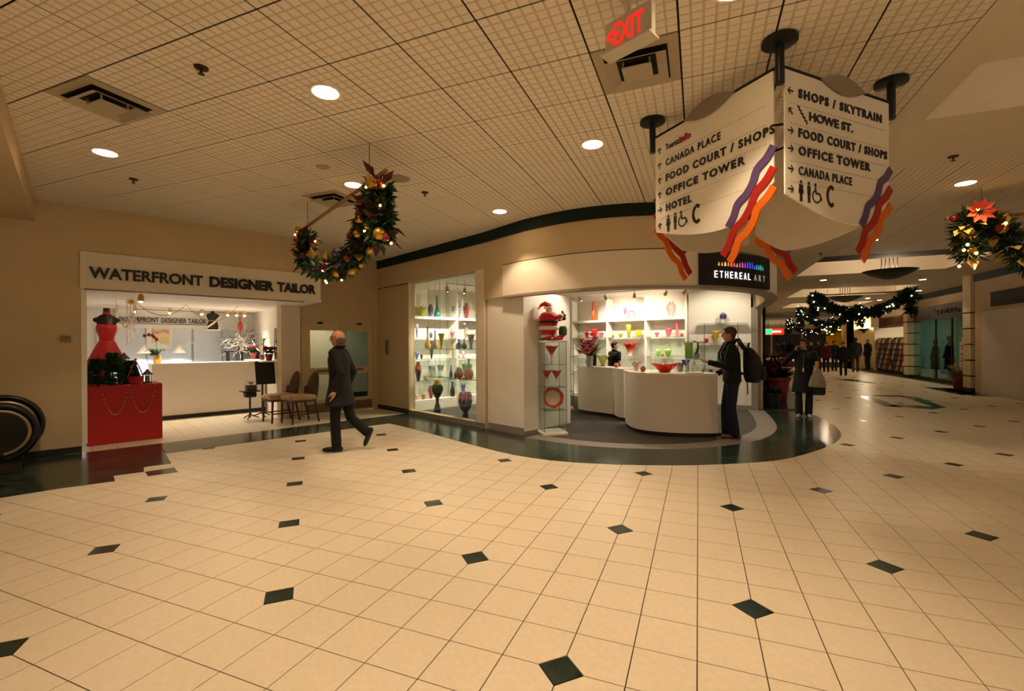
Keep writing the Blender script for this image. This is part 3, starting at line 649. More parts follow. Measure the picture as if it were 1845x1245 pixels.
def banner(P, Q, rows, icon_z, front=True, ia=R(90)):
    d = (Q - P).xy; w = d.length - .09; rz = math.atan2(d.y, d.x); dn = d.normalized()
    org = Vector((P.x + dn.x * .045, P.y + dn.y * .045, 0))
    pan = MB()
    n = 16; top = [(w * k / n, CEIL - .185 - .012) for k in range(n + 1)]
    bot = [(w * k / n, 2.62 - .15 * math.sin(math.pi * min(1, (k / n) * .78 + .02)) + (.17 * max(0, (k / n - .72) / .28) ** 1.3)) for k in range(n + 1)]
    vs = [(x, y, z) for y in (-.006, .006) for x, z in top + bot[::-1]]; N2 = 2 * (n + 1)
    fs = [tuple(range(N2))[::-1], tuple(range(N2, 2 * N2))]
    fs += [(i, (i + 1) % N2, N2 + (i + 1) % N2, N2 + i) for i in range(N2)]
    pan.add(vs, fs); o = pan.build('banner', m_signw, sign); o.location = org; o.rotation_euler.z = rz
    # the leaf-shaped plate clamped over the top bar
    pl = MB(); ks = 12; L0, L1 = w * .30, w * .74; prof = [(lerp(L0, L1, k / ks), .075 * math.sin(math.pi * k / ks)) for k in range(ks + 1)]
    vs = [(x, y, CEIL - .19 + h) for y in (-.02, -.012) for x, h in prof] + [(x, y, CEIL - .19 - h * .9) for y in (-.02, -.012) for x, h in prof]; K = ks + 1
    fs = []
    for k in range(ks): fs += [(k, 2 * K + k, 2 * K + k + 1, k + 1), (K + k, K + k + 1, 3 * K + k + 1, 3 * K + k), (k, k + 1, K + k + 1, K + k), (2 * K + k, 3 * K + k, 3 * K + k + 1, 2 * K + k + 1)]
    pl.add(vs, fs).build('leaf_plate', M('plate_grey', '#8c7f6c', .5), o)
    dots = MB()
    for (z, ang, txt, wd, bold, mat_) in rows:
        a = MB()
        arrow(a, .055, z, ang); a.build('arrow', m_ink, o)
        x0 = .135
        if txt == 'TOURIST':
            t = text_mesh('lettering', 'Tourist', m_ink, .075, o, .004, .0, width=.16); t.location = (x0, -.008, z - .025)
            t = text_mesh('lettering', 'info', m_redink, .075, o, .004, .0035, width=.13); t.location = (x0 + .165, -.008, z - .025)
        elif txt == 'STAIR':
            a = MB()
            for k in range(5): bar2(a, .125 + k * .02, z + .045 - k * .022, .145 + k * .02, z + .045 - k * .022, .012); bar2(a, .145 + k * .02, z + .05 - k * .022, .145 + k * .02, z + .02 - k * .022, .012)
            a.build('stair_icon', m_ink, o)
            text_words('HOWE ST.', m_ink, .085, o, (.25, -.008, z - .03), wd, .004, .0025)
        else:
            text_words(txt, m_ink, .085, o, (x0, -.008, z - .03), wd, .004, bold, 1.25)
        for k in range(46): dots.box((.06 + k * (w - .1) / 46, -.0065, z - .085), (.006, .004, .006))
    if front: tag(dots.build('dotted_rule', M('dot_grey', '#9c927f', .6), o), kind='stuff'); icons(o, .16, icon_z); a = MB(); arrow(a, .055, icon_z, ia); a.build('arrow', m_ink, o)
    # ribbons from the right edge, sweeping down and left below the hem
    for dz, dx, mt in ((0, 0, m_purple), (-.15, .07, m_red), (-.285, .17, m_orange)):
        x1 = w; z1 = 2.96 + dz; pts = []
        L = (.60, .74, .66)[0 if dz == 0 else (1 if dz > -.2 else 2)]
        L = {0: .62}.get(dz, .70 if dz > -.2 else .60)
        dirv = Vector((-.62, -.78)); q = Vector((.78, -.62)); nst = 7
        for k in range(nst + 1): t = k / nst; b = Vector((x1, z1)) + dirv * L * t + q * .017 * math.sin(t * 4.6 * math.pi + .6) ; pts.append((b.x, b.y))
        m = MB(); rib_mesh(m, pts, .062); m.build('ribbon', mt, o)
    return o
UPA = R(90)
zL = [on_line(1192, y, PA, PB).z for y in (270, 297, 324, 350, 377)]; zR = [on_line(1433, y, PB, PD).z for y in (167, 203, 238, 270, 306)]
banner(PA, PB, [(zL[0], UPA, 'TOURIST', 0, 0, 0), (zL[1], UPA, 'CANADA PLACE', .60, .0015, 0), (zL[2], UPA, 'FOOD COURT / SHOPS', 1.06, .003, 0), (zL[3], UPA, 'OFFICE TOWER', .82, .003, 0), (zL[4], 0, 'HOTEL', .30, .003, 0)], on_line(1192, 406, PA, PB).z)
ob = banner(PB, PD, [(zR[0], R(180), 'SHOPS / SKYTRAIN', .98, .003, 0), (zR[1], R(135), 'STAIR', .50, .003, 0), (zR[2], 0, 'FOOD COURT / SHOPS', 1.05, .003, 0), (zR[3], 0, 'OFFICE TOWER', .83, .003, 0), (zR[4], 0, 'CANADA PLACE', .60, .0015, 0)], on_line(1433, 342, PB, PD).z, True, 0)
banner(PD, PC, [], 0, False); banner(PC, PA, [], 0, False)

# ------------------------------------------------------------------ exit sign, diffusers, sprinklers, speaker
ea, eb = onz(1090, 101, 3.36), onz(1171, 58, 3.36); ed = (eb - ea).xy; erz = math.atan2(ed.y, ed.x)
ex = thing('exit_sign', 'white exit sign with red letters and left arrow under the ceiling', 'sign', ea, erz)
m_exw = M('exit_case', '#cfc7b4', .5); m_exr = M('exit_red', '#e0231c', .4, emit=.9)
ew = ed.length
MB().box((ew / 2, .03, .10), (ew + .01, .055, .20), bev=.006).build('case', m_exw, ex); MB().box((ew / 2, .02, -.004), (ew + .03, .11, .012)).build('base_ledge', m_exw, ex)
MB().tube([(ew / 2, .03, .19), (ew / 2, .03, CEIL - 3.36)], .012).build('stem', m_exw, ex); MB().box((ew / 2, .03, CEIL - 3.36 - .012), (.12, .09, .02), bev=.004).build('canopy', m_exw, ex)
t = text_mesh('lettering', 'EXIT', m_exr, .185, ex, .004, .0005, width=ew * .66); t.location = (ew * .20, -.002, .035)
a = MB(); bar2(a, .018, .10, .05, .13, .014); bar2(a, .018, .10, .05, .07, .014); a.build('arrow', m_exr, ex)
m_diff = M('diffuser_metal', '#b3a78e', .5); m_throat = M('diffuser_throat', '#1a1712', .8)
def diffuser(c, sx, sy, rz, label):
    t = thing('air_diffuser', label, 'air vent', (c.x, c.y, CEIL), rz, 'square stepped air diffusers')
    def frame(o, w, z0, z1, nm, mat):
        m = MB(); hx, hy = sx * o / 2, sy * o / 2; 
        rings = [(hx, hy, z0), (hx - w, hy - w, z1)]
        vs = []
        for a, b, z in rings + [(hx - w, hy - w, z1 + .004), (hx, hy, z0 + .004)]: vs += [(-a, -b, z), (a, -b, z), (a, b, z), (-a, b, z)]
        fs = [];
        for r in range(4):
            for k in range(4): l = (k + 1) % 4; r2 = (r + 1) % 4; fs.append((r * 4 + k, r2 * 4 + k, r2 * 4 + l, r * 4 + l))
        m.add(vs, fs).build(nm, mat, t)
    frame(1.0, .075, -.006, -.012, 'outer_frame', m_diff); 
    MB().box((0, 0, .0), (sx * .85, sy * .85, .008)).build('throat', m_throat, t)  # near-black plate filling the opening behind the vanes
    frame(.72, .075, -.055, -.012, 'vane', m_diff); m = MB(); m.box((0, 0, -.05), (sx * .36, sy * .36, .012), bev=.004); m.build('centre_plate', m_diff, t)
    for x in (-1, 1):
        for y in (-1, 1): MB().box((x * sx * .16, y * sy * .16, -.025), (.012, .012, .05)).build('strut', m_diff, t)
    return t
diffuser(SN(0, 0) + Vector((GX - 5.5 * GS + .0, GY - 1.5 * GS, 0)), .60, .60, 0, 'square stepped air diffuser near the upper left corner')
diffuser(Vector((GX + 1.5 * GS, GY + .5 * GS, 0)), .60, .60, 0, 'square stepped air diffuser beside the red exit sign')
p = onz(600, 358, CEIL); diffuser(p, .60, .60, 0, 'air diffuser behind the garland pole')
m_brass = M('sprinkler_brass', '#4a3420', .35, metal=.7)
def sprinkler(px, py, label):
    p = onz(px, py, CEIL); t = thing('sprinkler_head', label, 'sprinkler', p, 0, 'ceiling sprinkler heads')
    MB().lathe([(.012, -.02), (.045, -.012), (.05, -.004), (.05, 0)], seg=16).build('escutcheon', m_brass, t, True)
    MB().tube([(0, 0, -.012), (0, 0, -.05)], .009, 8).build('body', m_brass, t); MB().lathe([(.004, -.056), (.024, -.053), (.024, -.050), (.004, -.048)], seg=12).build('deflector', m_brass, t)
for q in ((362, 121, 'brass sprinkler head beside the big air diffuser'), (240, 322, 'sprinkler head above the tailor sign'), (765, 346, 'sprinkler head right of the hanging garland'), (1717, 281, 'sprinkler head right of the direction sign'), (1478, 456, 'tiny sprinkler head before the first coffer')): sprinkler(*q)
p = onz(718, 321, CEIL); sp = thing('ceiling_speaker', 'round flush speaker grille behind the garland', 'speaker', p)
MB().lathe([(.11, -.010), (.125, -.008), (.13, 0)], seg=24).build('grille', M('speaker_grille', '#a2967d', .7, bump=.6, bscale=500), sp, True); MB().lathe([(.13, -.006), (.145, -.003), (.145, 0)], seg=24).build('rim', m_diff, sp, True)
p = onz(581, 300, CEIL); tag(MB().lathe([(.05, -.014), (.07, -.010), (.075, 0)], seg=20).build('smoke_detector', M('detector', '#b4a98f', .6), loc=p), 'small flat smoke detector left of the garland cord', 'smoke detector')

# ------------------------------------------------------------------ garlands
m_needle = M('pine_green', '#2f4a2a', .6, var=.35, vscale=30); m_needle2 = M('pine_dark', '#1d2f1c', .65, var=.3, vscale=30)
m_pole = M('wooden_pole', '#9a6a3a', .5, var=.15, vscale=20); m_bred = M('bauble_red', '#7c1515', .25, coat=.5); m_bgold = M('bauble_gold', '#c99a3c', .25, metal=.8)
m_leafred = M('silk_leaf_red', '#4a1210', .6, var=.2); m_leafgold = M('silk_leaf_gold', '#d8b05a', .35, metal=.5); m_poin = M('poinsettia_red', '#d0482a', .5)
m_bulb = M('fairy_bulb', '#ffd890', .4, emit=14, ecol='#ffc468'); m_bulb2 = M('fairy_bulb_white', '#ffe6d0', .4, emit=4.5, ecol='#ffdcc0'); m_wire = M('thin_wire', '#5b4a30', .5)
def foliage(path, rad, n, rng, ln=.13, wd=.028):
    m = MB(); pts = [Vector(p) for p in path]
    for k in range(n):
        i = rng.randrange(len(pts) - 1); p = pts[i].lerp(pts[i + 1], rng.random()); t = (pts[i + 1] - pts[i]).normalized()
        d = Vector((rng.gauss(0, 1), rng.gauss(0, 1), rng.gauss(-.15, 1))); d = (d - t * d.dot(t) * .5)
        if d.length < .01: continue
        d.normalize(); b = p + d * rad * rng.uniform(.05, .55); m.cur = rng.random() < .45
        m.leaf(b, d + t * rng.uniform(-.6, .6), Vector((rng.gauss(0, 1), rng.gauss(0, 1), 1)), ln * rng.uniform(.7, 1.3), wd * rng.uniform(.8, 1.4))
    return m
def garland(name, label, path, rad, n, nb, nlight, pole=None, cords=(), seed=1, tails=(), extra=None, bulb=.011, nred=0, ngold=0, br=.04, ln=.13, wd=.03, glow=0):
    rng = random.Random(seed); g = thing(name, label, 'garland', (0, 0, 0), 0, 'christmas garlands hung from poles')
    full = [Vector(p) for p in catmull(path, 5)]
    f = foliage(full, rad, n, rng, ln, wd)
    for tl in tails: f2 = foliage([Vector(p) for p in catmull(tl, 4)], rad, n // 3, rng, ln, wd); o = len(f.v); f.v += f2.v; f.f += [tuple(i + o for i in q) for q in f2.f]; f.mi += f2.mi
    tag(f.build('foliage', [m_needle, m_needle2], g), kind='stuff')
    MB().tube(full, rad * .22, 6).build('stem', m_needle2, g)
    if pole: MB().tube(pole, .022, 10).build('pole', m_pole, g, True)
    for c in cords: MB().tube([c, (c[0], c[1], CEIL)], .004, 5).build('cord', m_wire, g)
    every = full + [Vector(p) for tl in tails for p in catmull(tl, 4)]
    for k in range(nb):
        p = rng.choice(every); p = p + (Vector((rng.gauss(0, 1), rng.gauss(0, 1), rng.gauss(-.1, 1))).normalized() - p.normalized() * .6).normalized() * rad * .8
        b = MB().ball(p, br * rng.uniform(.8, 1.25), 12, 8).build('bauble', m_bred if rng.random() < .55 else m_bgold, g, True); MB().lathe([(br * .25, 0), (br * .25, br * .3)], p + Vector((0, 0, br * .95)), 6).build('cap', m_bgold, b)
    for k in range(nlight):
        p = rng.choice(every); d = Vector((rng.gauss(0, 1), rng.gauss(0, 1), rng.gauss(0, .7))).normalized(); d = (d - p.normalized() * .9).normalized()
        MB().ball(p + d * rad * 1.0, bulb, 8, 6).build('light_bulb', m_bulb if bulb < .022 else m_bulb2, g)
    for k in range(nred + ngold):
        p = rng.choice(every); mm = MB(); d = (Vector((rng.gauss(0, 1), rng.gauss(0, 1), rng.gauss(0, 1))).normalized() - p.normalized() * .5).normalized()
        mm.leaf(p + d * rad * .55, d, Vector((0, 0, 1)), .16 * br / .04, .085 * br / .04, .15); mm.build('silk_leaf', m_leafred if k < nred else m_leafgold, g)
    if glow: l = light('POINT', sum(full, Vector()) / len(full) + Vector((0, 0, -rad * 1.6)), glow, (1, .75, .42), .2); l.parent = g
    return g
a = onz(665, 258, CEIL); gz = 3.34; G0, G1 = onz(692, 309, gz), onz(545, 413, gz)
gp = lambda pts: [on_line(x, y, G0, G1) for x, y in pts]
gl = garland('hanging_garland', 'draped christmas garland with baubles and lights over the tailor sign end', gp([(553, 422), (546, 448), (556, 474), (585, 486), (615, 478), (640, 455), (655, 428), (664, 398), (674, 365), (684, 335)]), .17, 2000, 34, 16,
             pole=[G0 + (G0 - G1) * .015, G1], cords=[(a.x, a.y, gz), (G1.x + .25, G1.y - .15, gz)], seed=3, tails=[gp([(680, 340), (688, 385), (684, 428)])], nred=30, ngold=8, br=.052, bulb=.013, ln=.11, wd=.045)
a = onz(1768, 338, CEIL); gz = 3.32; H0, H1 = onz(1703, 394, gz), onz(1703, 394, gz) + Vector((3.2, .35, 0))
hp = lambda pts: [on_line(x, y, H0, H1) for x, y in pts]
gr = garland('hanging_garland', 'christmas garland with orange poinsettia and gold leaves at the right edge', hp([(1735, 402), (1760, 398), (1780, 403), (1797, 412), (1815, 432), (1850, 470), (1900, 478), (1960, 440), (2010, 400)]), .19, 1900, 10, 12,
             pole=[H0, H1], cords=[(a.x, a.y, gz)], seed=5, tails=[hp([(1742, 402), (1740, 430), (1748, 458)])], nred=6, ngold=30, br=.06, bulb=.02, ln=.15)
for k in range(9):
    d = Vector((math.cos(k * .7), -.4, math.sin(k * .7))); mm = MB(); mm.leaf(on_line(1750, 388, H0, H1) + Vector((0, -.2, 0)) + d * .03, d, (0, -1, .2), .16, .085, .1); mm.build('poinsettia_petal', m_poin, gr)
m_needle_ = m_needle
def far_garland(ends, drop, label, n, nl, seed, sag, rad=.22):
    A, B = [onz(x, y, 3.3) for x, y in ends]
    path = [A + Vector((0, 0, -drop)), A + Vector((0, 0, -.05))] + [A.lerp(B, t) + Vector((0, 0, -.1 - sag * math.sin(math.pi * t))) for t in (.12, .3, .5, .7, .88)] + [B + Vector((0, 0, -.05)), B + Vector((0, 0, -drop))]
    return garland('hanging_garland', label, path, rad, n, 0, nl, pole=[A, B], cords=[tuple(A.lerp(B, .15)), tuple(A.lerp(B, .85))], seed=seed, bulb=.026, br=.07, ln=.17, wd=.07, nred=0)
far_garland([(1466, 532), (1640, 524)], .75, 'nearest long lit garland hanging across the corridor', 2200, 15, 11, .62, .18)
far_garland([(1441, 556), (1548, 551)], .9, 'second lit garland hanging across the corridor', 1900, 24, 12, .75, .20)
far_garland([(1420, 577), (1500, 575)], 1.0, 'third and farthest lit garland across the corridor', 1700, 36, 13, .8, .24)
# ------------------------------------------------------------------ dish pendants in the coffers, the last unseen and added for its light
m_dish = M('dish_metal', '#2b332f', .4, metal=.5)
for (a, b, c, d), lb in zip(COF[1:4] + [(3.4, 7.6, -.6, 4.2)], ('large dark dish pendant in the nearest coffer', 'dark dish pendant in the second coffer', 'dark dish pendant in the third coffer', 'dark dish pendant in the coffer to the right of the viewpoint')):
    x, y = (a + b) / 2, (c + d) / 2; t = thing('dish_pendant', lb, 'ceiling light', (x, y, 0), 0, 'dish pendants along the corridor')
    MB().lathe([(.10, 3.25), (.14, 3.26), (.20, 3.28), (.42, 3.37), (.60, 3.475), (.605, 3.48), (.585, 3.48), (.40, 3.39), (.1, 3.31)], seg=32).build('dish', m_dish, t, 'all')
    for k in (-2, -1, 0, 1, 2): MB().tube([(k * .085, 0, 3.3), (k * .085, 0, CEIL + (.73 if c > 5 else .45))], .012, 6).build('rod', m_dish, t)
    MB().lathe([(.03, 3.38), (.05, 3.39), (.05, 3.45), (.02, 3.46)], seg=10).build('lamp', M('uplight_glow', '#ffdca8', .5, emit=12), t)
    l = light('POINT', (0, 0, 3.54), 75 if c > 5 else 120, WARM, .12); l.parent = t

# ================================================================== TAILOR SHOP
RU = R(90) - TH                                   # local X along U, facing the viewer
m_black = M('satin_black', '#141312', .45); m_redf = M('red_satin', '#b3120f', .55, sheen=.3, var=.12, vscale=6); m_reddress = M('red_dress_fabric', '#b41016', .55, sheen=.2, var=.1, vscale=9)
m_gold = M('gold_paint', '#c9a14a', .3, metal=.8); m_green = M('leaf_green', '#2f5a2c', .5, var=.3, vscale=20); m_silver = M('tinsel_silver', '#b4b1aa', .3, metal=.4)
a0, a1 = on_n(160, 490, -9.40), on_n(568, 517, -9.40)
ts = thing('shop_sign', 'raised black lettering on the cream board over the tailor counter', 'sign', (0, 0, 0))
zt = on_n(166, 500, -9.40).z
for w, x0, x1, bold in (('WATERFRONT', 160, 365, .006), ('DESIGNER', 377, 493, .011), ('TAILOR', 499, 568, .009)):
    q0, q1 = on_n(x0, 500, -9.40), on_n(x1, 515, -9.40)
    for o in text_words(w, m_black, .235, ts, Vector((q0.x, q0.y, zt)), (q1 - q0).xy.length, .018, bold, rz=RU): pass
# back wall: fascia with the shop name, sliding doors, picture
bf = struct(MB().wall(SN(.9, -13.88).xy, SN(3.74, -13.88).xy, 2.02, 2.45, .12, 1).build('trim_3', m_shopwall))
q0, q1 = on_n(213, 584, -13.86), on_n(371, 586, -13.86)
s2 = thing('inner_lettering', 'thin dark shop name lettering on the white inner fascia', 'sign', (0, 0, 0))
text_words('WATERFRONT DESIGNER TAILOR', M('lettering_plum', '#3a2c34', .5), .17, s2, Vector((q0.x, q0.y, 2.155)), (q1 - q0).xy.length, .008, .001, rz=RU)
MB().wall(SN(.92, -13.865).xy, SN(2.68, -13.865).xy, 2.115, 2.125, .012, -1).build('underline', M('lettering_plum'), s2)
for k, (s0, s1) in enumerate(((.55, 1.45), (1.45, 2.36), (2.36, 3.0), (3.0, 3.7))):
    d = struct(MB().wall(SN(s0 + .01, -13.93).xy, SN(s1 - .01, -13.93).xy, 0.03, 2.02, .03, 1).build('door_%d' % (k + 3), M('sliding_door', '#dfe2e6', .4)))
    MB().wall(SN(s1 - .03, -13.925).xy, SN(s1 - .005, -13.925).xy, .03, 2.0, .02, -1).build('stile', M('door_stile', '#b9b6b2', .4), d)
# counter
c0, c1 = SN(1.36, -12.35), SN(3.62, -12.35)
ct = thing('shop_counter', 'plain white tailor counter with dark kick strip', 'counter', SN(2.49, -12.6), RU)
MB().box((0, .3, .63), (2.20, .58, 1.10)).build('front_panel', M('counter_laminate', '#e9e0d2', .5), ct); MB().box((0, .3, 1.197), (2.22, .62, .035)).build('worktop', M('worktop_white', '#eee8de', .35), ct); MB().box((0, .29, .045), (2.18, .56, .09)).build('kick', m_kick, ct)
ct.location = SN(2.465, -12.32)
# red draped display box
bx0, bx1 = SN(.29, -9.92), SN(1.24, -9.92)
rb = thing('display_box', 'display box covered in a red cloth with bead swags', 'display', SN(.765, -9.92), RU)
MB().box((0, .42, .475), (.95, .84, .95), bev=.012).build('cloth', m_redf, rb)
for k, (xa, xb) in enumerate(((-.31, .02), (.04, .38))):
    pts = [(lerp(xa, xb, t), -.012, .94 - .47 * (1 - (2 * t - 1) ** 2) ** .75) for t in [i / 22 for i in range(23)]]
    m = MB()
    for p in pts: m.ball(p, .011, 6, 4)
    tag(m.build('bead_chain', M('bead_pearl', '#b58a6a', .3, metal=.3), rb), kind='stuff')
def at_box(px, py): p = on_n(px, py, -10.15); return p
# dress form
mq = thing('dress_form', 'black dress form wearing a strapless red ruffled dress', 'mannequin', SN(.55, -10.45), RU); mq.scale = (.80, .80, 1)
K = lambda z: z
prof_t = [(.15, .10, 1.42), (.155, .11, 1.5), (.105, .085, 1.65), (.12, .095, 1.75), (.165, .125, 1.86), (.16, .11, 1.95), (.17, .085, 2.04), (.14, .06, 2.09), (.065, .05, 2.13), (.055, .05, 2.22), (.058, .052, 2.235)]
def oval(prof, seg=20, wob=None):
    m = MB(); vs = []; n = len(prof)
    for i, (rx, ry, z) in enumerate(prof):
        for k in range(seg):
            an = 2 * math.pi * k / seg; f = 1 + (wob(an, i) if wob else 0); vs.append((rx * f * math.cos(an), ry * f * math.sin(an), z))
    fs = [tuple(range(seg - 1, -1, -1)), tuple(range((n - 1) * seg, n * seg))]
    for i in range(n - 1):
        for k in range(seg): l = (k + 1) % seg; fs.append((i * seg + k, i * seg + l, (i + 1) * seg + l, (i + 1) * seg + k))
    return m.add(vs, fs)
oval([(a, b, z) for a, b, z in prof_t]).build('torso', m_black, mq, 'all')
for sx in (-1, 1): MB().ball((sx * .16, 0, 2.03), .055, 10, 8, (1.1, .9, .8)).build('shoulder_cap', m_black, mq, 'all')
oval([(.36, .30, 1.16), (.345, .285, 1.25), (.28, .225, 1.40), (.22, .17, 1.50)], 32, lambda a, i: .07 * math.sin(a * 9) * (1 - i / 4)).build('skirt_ruffle', m_reddress, mq, 'all')
oval([(.285, .225, 1.38), (.24, .185, 1.48), (.165, .13, 1.62), (.13, .105, 1.68)], 32, lambda a, i: .05 * math.sin(a * 11) * (1 - i / 4)).build('skirt_ruffle', m_reddress, mq, 'all')
oval([(.150, .118, 1.58), (.118, .095, 1.66), (.13, .105, 1.75), (.176, .145, 1.86), (.172, .135, 1.92), (.162, .115, 1.955)], 24).build('bodice', m_reddress, mq, 'all')
oval([(.066, .058, 2.125), (.062, .056, 2.175)]).build('collar', m_reddress, mq, 'all')
MB().tube([(.0, -.058, 2.13), (.01, -.115, 2.02), (.015, -.13, 1.93)], .006, 6).build('halter_strap', m_reddress, mq)
MB().tube([(0, 0, .955), (0, 0, 1.45)], .018).build('stand_pole', m_black, mq); MB().lathe([(.13, .952), (.13, .965), (.02, .985)], seg=20).build('stand_base', m_black, mq, True)
# little trees, pots, lanterns, bag on the box
def conifer(p, h, r, label, seed):
    rng = random.Random(seed); t = thing('christmas_tree', label, 'plant', p)
    m = MB()
    for k in range(1300):
        z = rng.random() ** 1.3; rr = r * (1 - z) * (.75 + .3 * ((z * 6) % 1)) + .015; an = rng.random() * 6.283; q = rng.uniform(.35, 1)
        b = Vector((math.cos(an) * rr * q, math.sin(an) * rr * q, .08 * h + z * h * .92)); m.leaf(b, (math.cos(an), math.sin(an), -.25 + .5 * rng.random()), (0, 0, 1), .085, .045)
    tag(m.build('needles', M('tree_green', '#38662f', .6, var=.35, vscale=30), t), kind='stuff'); MB().tube([(0, 0, 0), (0, 0, h * .95)], [.014, .004], 6).build('trunk', m_pole, t)
    MB().lathe([(.045, 0), (.06, .10), (.064, .105), (.055, .105)], seg=14).build('pot', m_bred, t, True); return t
BOXZ = .952
conifer(SN(.40, -10.05, BOXZ), .42, .16, 'small dark christmas tree at the left of the red box', 1)
conifer(SN(.60, -10.09, BOXZ), .52, .17, 'tallest small christmas tree in front of the red dress', 2)
conifer(SN(.83, -10.14, BOXZ), .38, .11, 'small slim christmas tree beside the hanging lantern', 3)
for k, (px, lb) in enumerate(((168, 'red gift pot at the left end of the red box'), (182, 'tall red candle pot before the little trees'))):
    p = on_n(px, 690, -9.99); tg = thing('red_pot', lb, 'pot', (p.x, p.y, BOXZ)); MB().lathe([(.04, 0), (.052, .12 + .1 * k), (.056, .13 + .1 * k), (.045, .13 + .1 * k)], seg=14).build('bowl', m_redf, tg, True)
    m = MB()
    for j in range(14): m.leaf((0, 0, .12 + .1 * k), (math.cos(j * 2.4), math.sin(j * 2.4), .5), (0, 0, 1), .075, .04)
    m.build('bloom', m_reddress, tg)
def lantern(p, h, label):
    t = thing('lantern', label, 'lantern', p); r = h * .28
    MB().lathe([(r, 0), (r, h * .07), (r * .8, h * .1)], seg=6).build('base', m_black, t); 
    for k in range(6): an = k * 1.047; MB().tube([(r * .8 * math.cos(an), r * .8 * math.sin(an), h * .08), (r * .8 * math.cos(an), r * .8 * math.sin(an), h * .62)], .006, 5).build('post', m_pole, t)
    MB().lathe([(r * .5, h * .1), (r * .5, h * .55)], seg=8).build('candle_glass', M('candle_glass', '#8b7a5a', .2), t); MB().lathe([(r * 1.3, h * .6), (r * 1.15, h * .64), (r * .45, h * .86), (.01, h)], seg=6).build('roof', m_black, t); return t
p = on_n(265, 689, -10.05); lantern(Vector((p.x, p.y, BOXZ)), .24, 'small dark roofed lantern at the right end of the red box')
p = on_n(223, 660, -10.3); st = thing('plinth', 'small dark plinth carrying a lantern on the red box', 'stand', (p.x, p.y, BOXZ)); MB().box((0, 0, .13), (.13, .13, .26)).build('column', m_black, st); lantern(Vector((p.x, p.y, BOXZ + .262)), .26, 'dark lantern on a small plinth right of the trees')
p = on_n(244, 691, -10.0); bg = thing('red_basket', 'open red wire basket with tall handle on the red box', 'basket', (p.x, p.y, BOXZ), RU)
MB().lathe([(.07, 0), (.10, .05), (.115, .13), (.108, .13), (.09, .05)], seg=16, wave=lambda a, t: (1 + .05 * math.sin(a * 8), 0)).build('bowl', m_reddress, bg, True)
MB().tube([(-.10, 0, .12), (-.05, 0, .28), (0, 0, .40), (.05, 0, .28), (.10, 0, .12)], .009, 6).build('handle', m_reddress, bg); MB().ball((0, 0, .41), .022, 8, 6).build('bow', m_gold, bg)
p = on_n(203, 690, -9.98)
for k, (dx, rr, lb) in enumerate(((0, .05, 'larger brown pine cone between the trees and the red basket'), (.10, .04, 'smaller brown pine cone nearest the red basket'))):
    c_ = thing('pine_cone', lb, 'decoration', Vector((p.x, p.y, BOXZ)) + U * dx); mt_ = M('cone_brown', '#5a4a36', .7)
    MB().ball((0, 0, rr * .9), rr * .75, 10, 8, (1.1, 1, 1)).build('core', mt_, c_, True); m = MB()
    for j in range(60): z_ = -1 + 2 * (j + .5) / 60; an = j * 2.4; q_ = math.sqrt(1 - z_ * z_); d_ = Vector((q_ * math.cos(an), q_ * math.sin(an), z_)); m.leaf(Vector((0, 0, rr * .9)) + d_ * rr * .6, d_ + Vector((0, 0, .5)), (0, 0, 1), rr * .5, rr * .4)
    tag(m.build('scales', mt_, c_), kind='stuff')
# orchid on the counter end
p = on_n(283, 653, -12.5); oc = thing('orchid', 'dark red orchid in a gold pot on the counter end', 'plant', (p.x, p.y, 1.215), RU); oc.scale = (.72, .72, .86)
MB().lathe([(.075, 0), (.09, .02), (.105, .19), (.11, .2), (.095, .2), (.09, .17)], seg=20).build('pot', m_gold, oc, True)
for k in range(7):
    an = k * .9; m = MB(); L = .34; pts = [Vector((math.cos(an) * L * t, math.sin(an) * .5 * L * t, .2 + .17 * math.sin(t * 2.6))) for t in (0, .25, .5, .75, 1)]
    vs = []; 
    for i, q in enumerate(pts): w = .035 * math.sin(math.pi * min(.98, .15 + i / 4 * .8)); n_ = Vector((-math.sin(an), math.cos(an), 0)) * w; vs += [q + n_, q - n_]
    m.add(vs, [(2 * i, 2 * i + 1, 2 * i + 3, 2 * i + 2) for i in range(4)]).build('leaf', m_green, oc)
MB().tube([(0, 0, .18), (-.02, 0, .45), (-.03, 0, .62), (-.1, 0, .72), (-.22, 0, .72), (-.34, 0, .69)], .006, 6).build('stalk', m_green, oc)
for k, (x, z) in enumerate(((-.12, .70), (-.2, .715), (-.08, .66), (-.02, .6), (-.3, .69))):
    m = MB()
    for j in range(5): an = j * 1.257; m.leaf((x, -.02, z), (math.cos(an), -.3, math.sin(an)), (0, -1, 0), .06, .05)
    m.build('flower', M('orchid_red', '#7d0f2a', .5), oc)
# picture on the back wall
p = on_n(287, 605, -13.9); pc = thing('framed_picture', 'small pale framed flower picture on the tailor back wall', 'picture', p, RU)
MB().box((0, 0, 0), (.50, .03, .62)).build('frame', m_shopwall, pc); MB().box((.02, -.017, .04), (.34, .006, .44)).build('print', ramp_mat('flower_print', [(0, '#e8c48a'), (.45, '#e9d8a0'), (.6, '#d88a7a'), (1, '#f0e6d0')], rough=.6, swirl=.6, coat=0), pc)
MB().box((-.12, -.02, -.40), (.14, .02, .12)).build('card', m_black, pc)
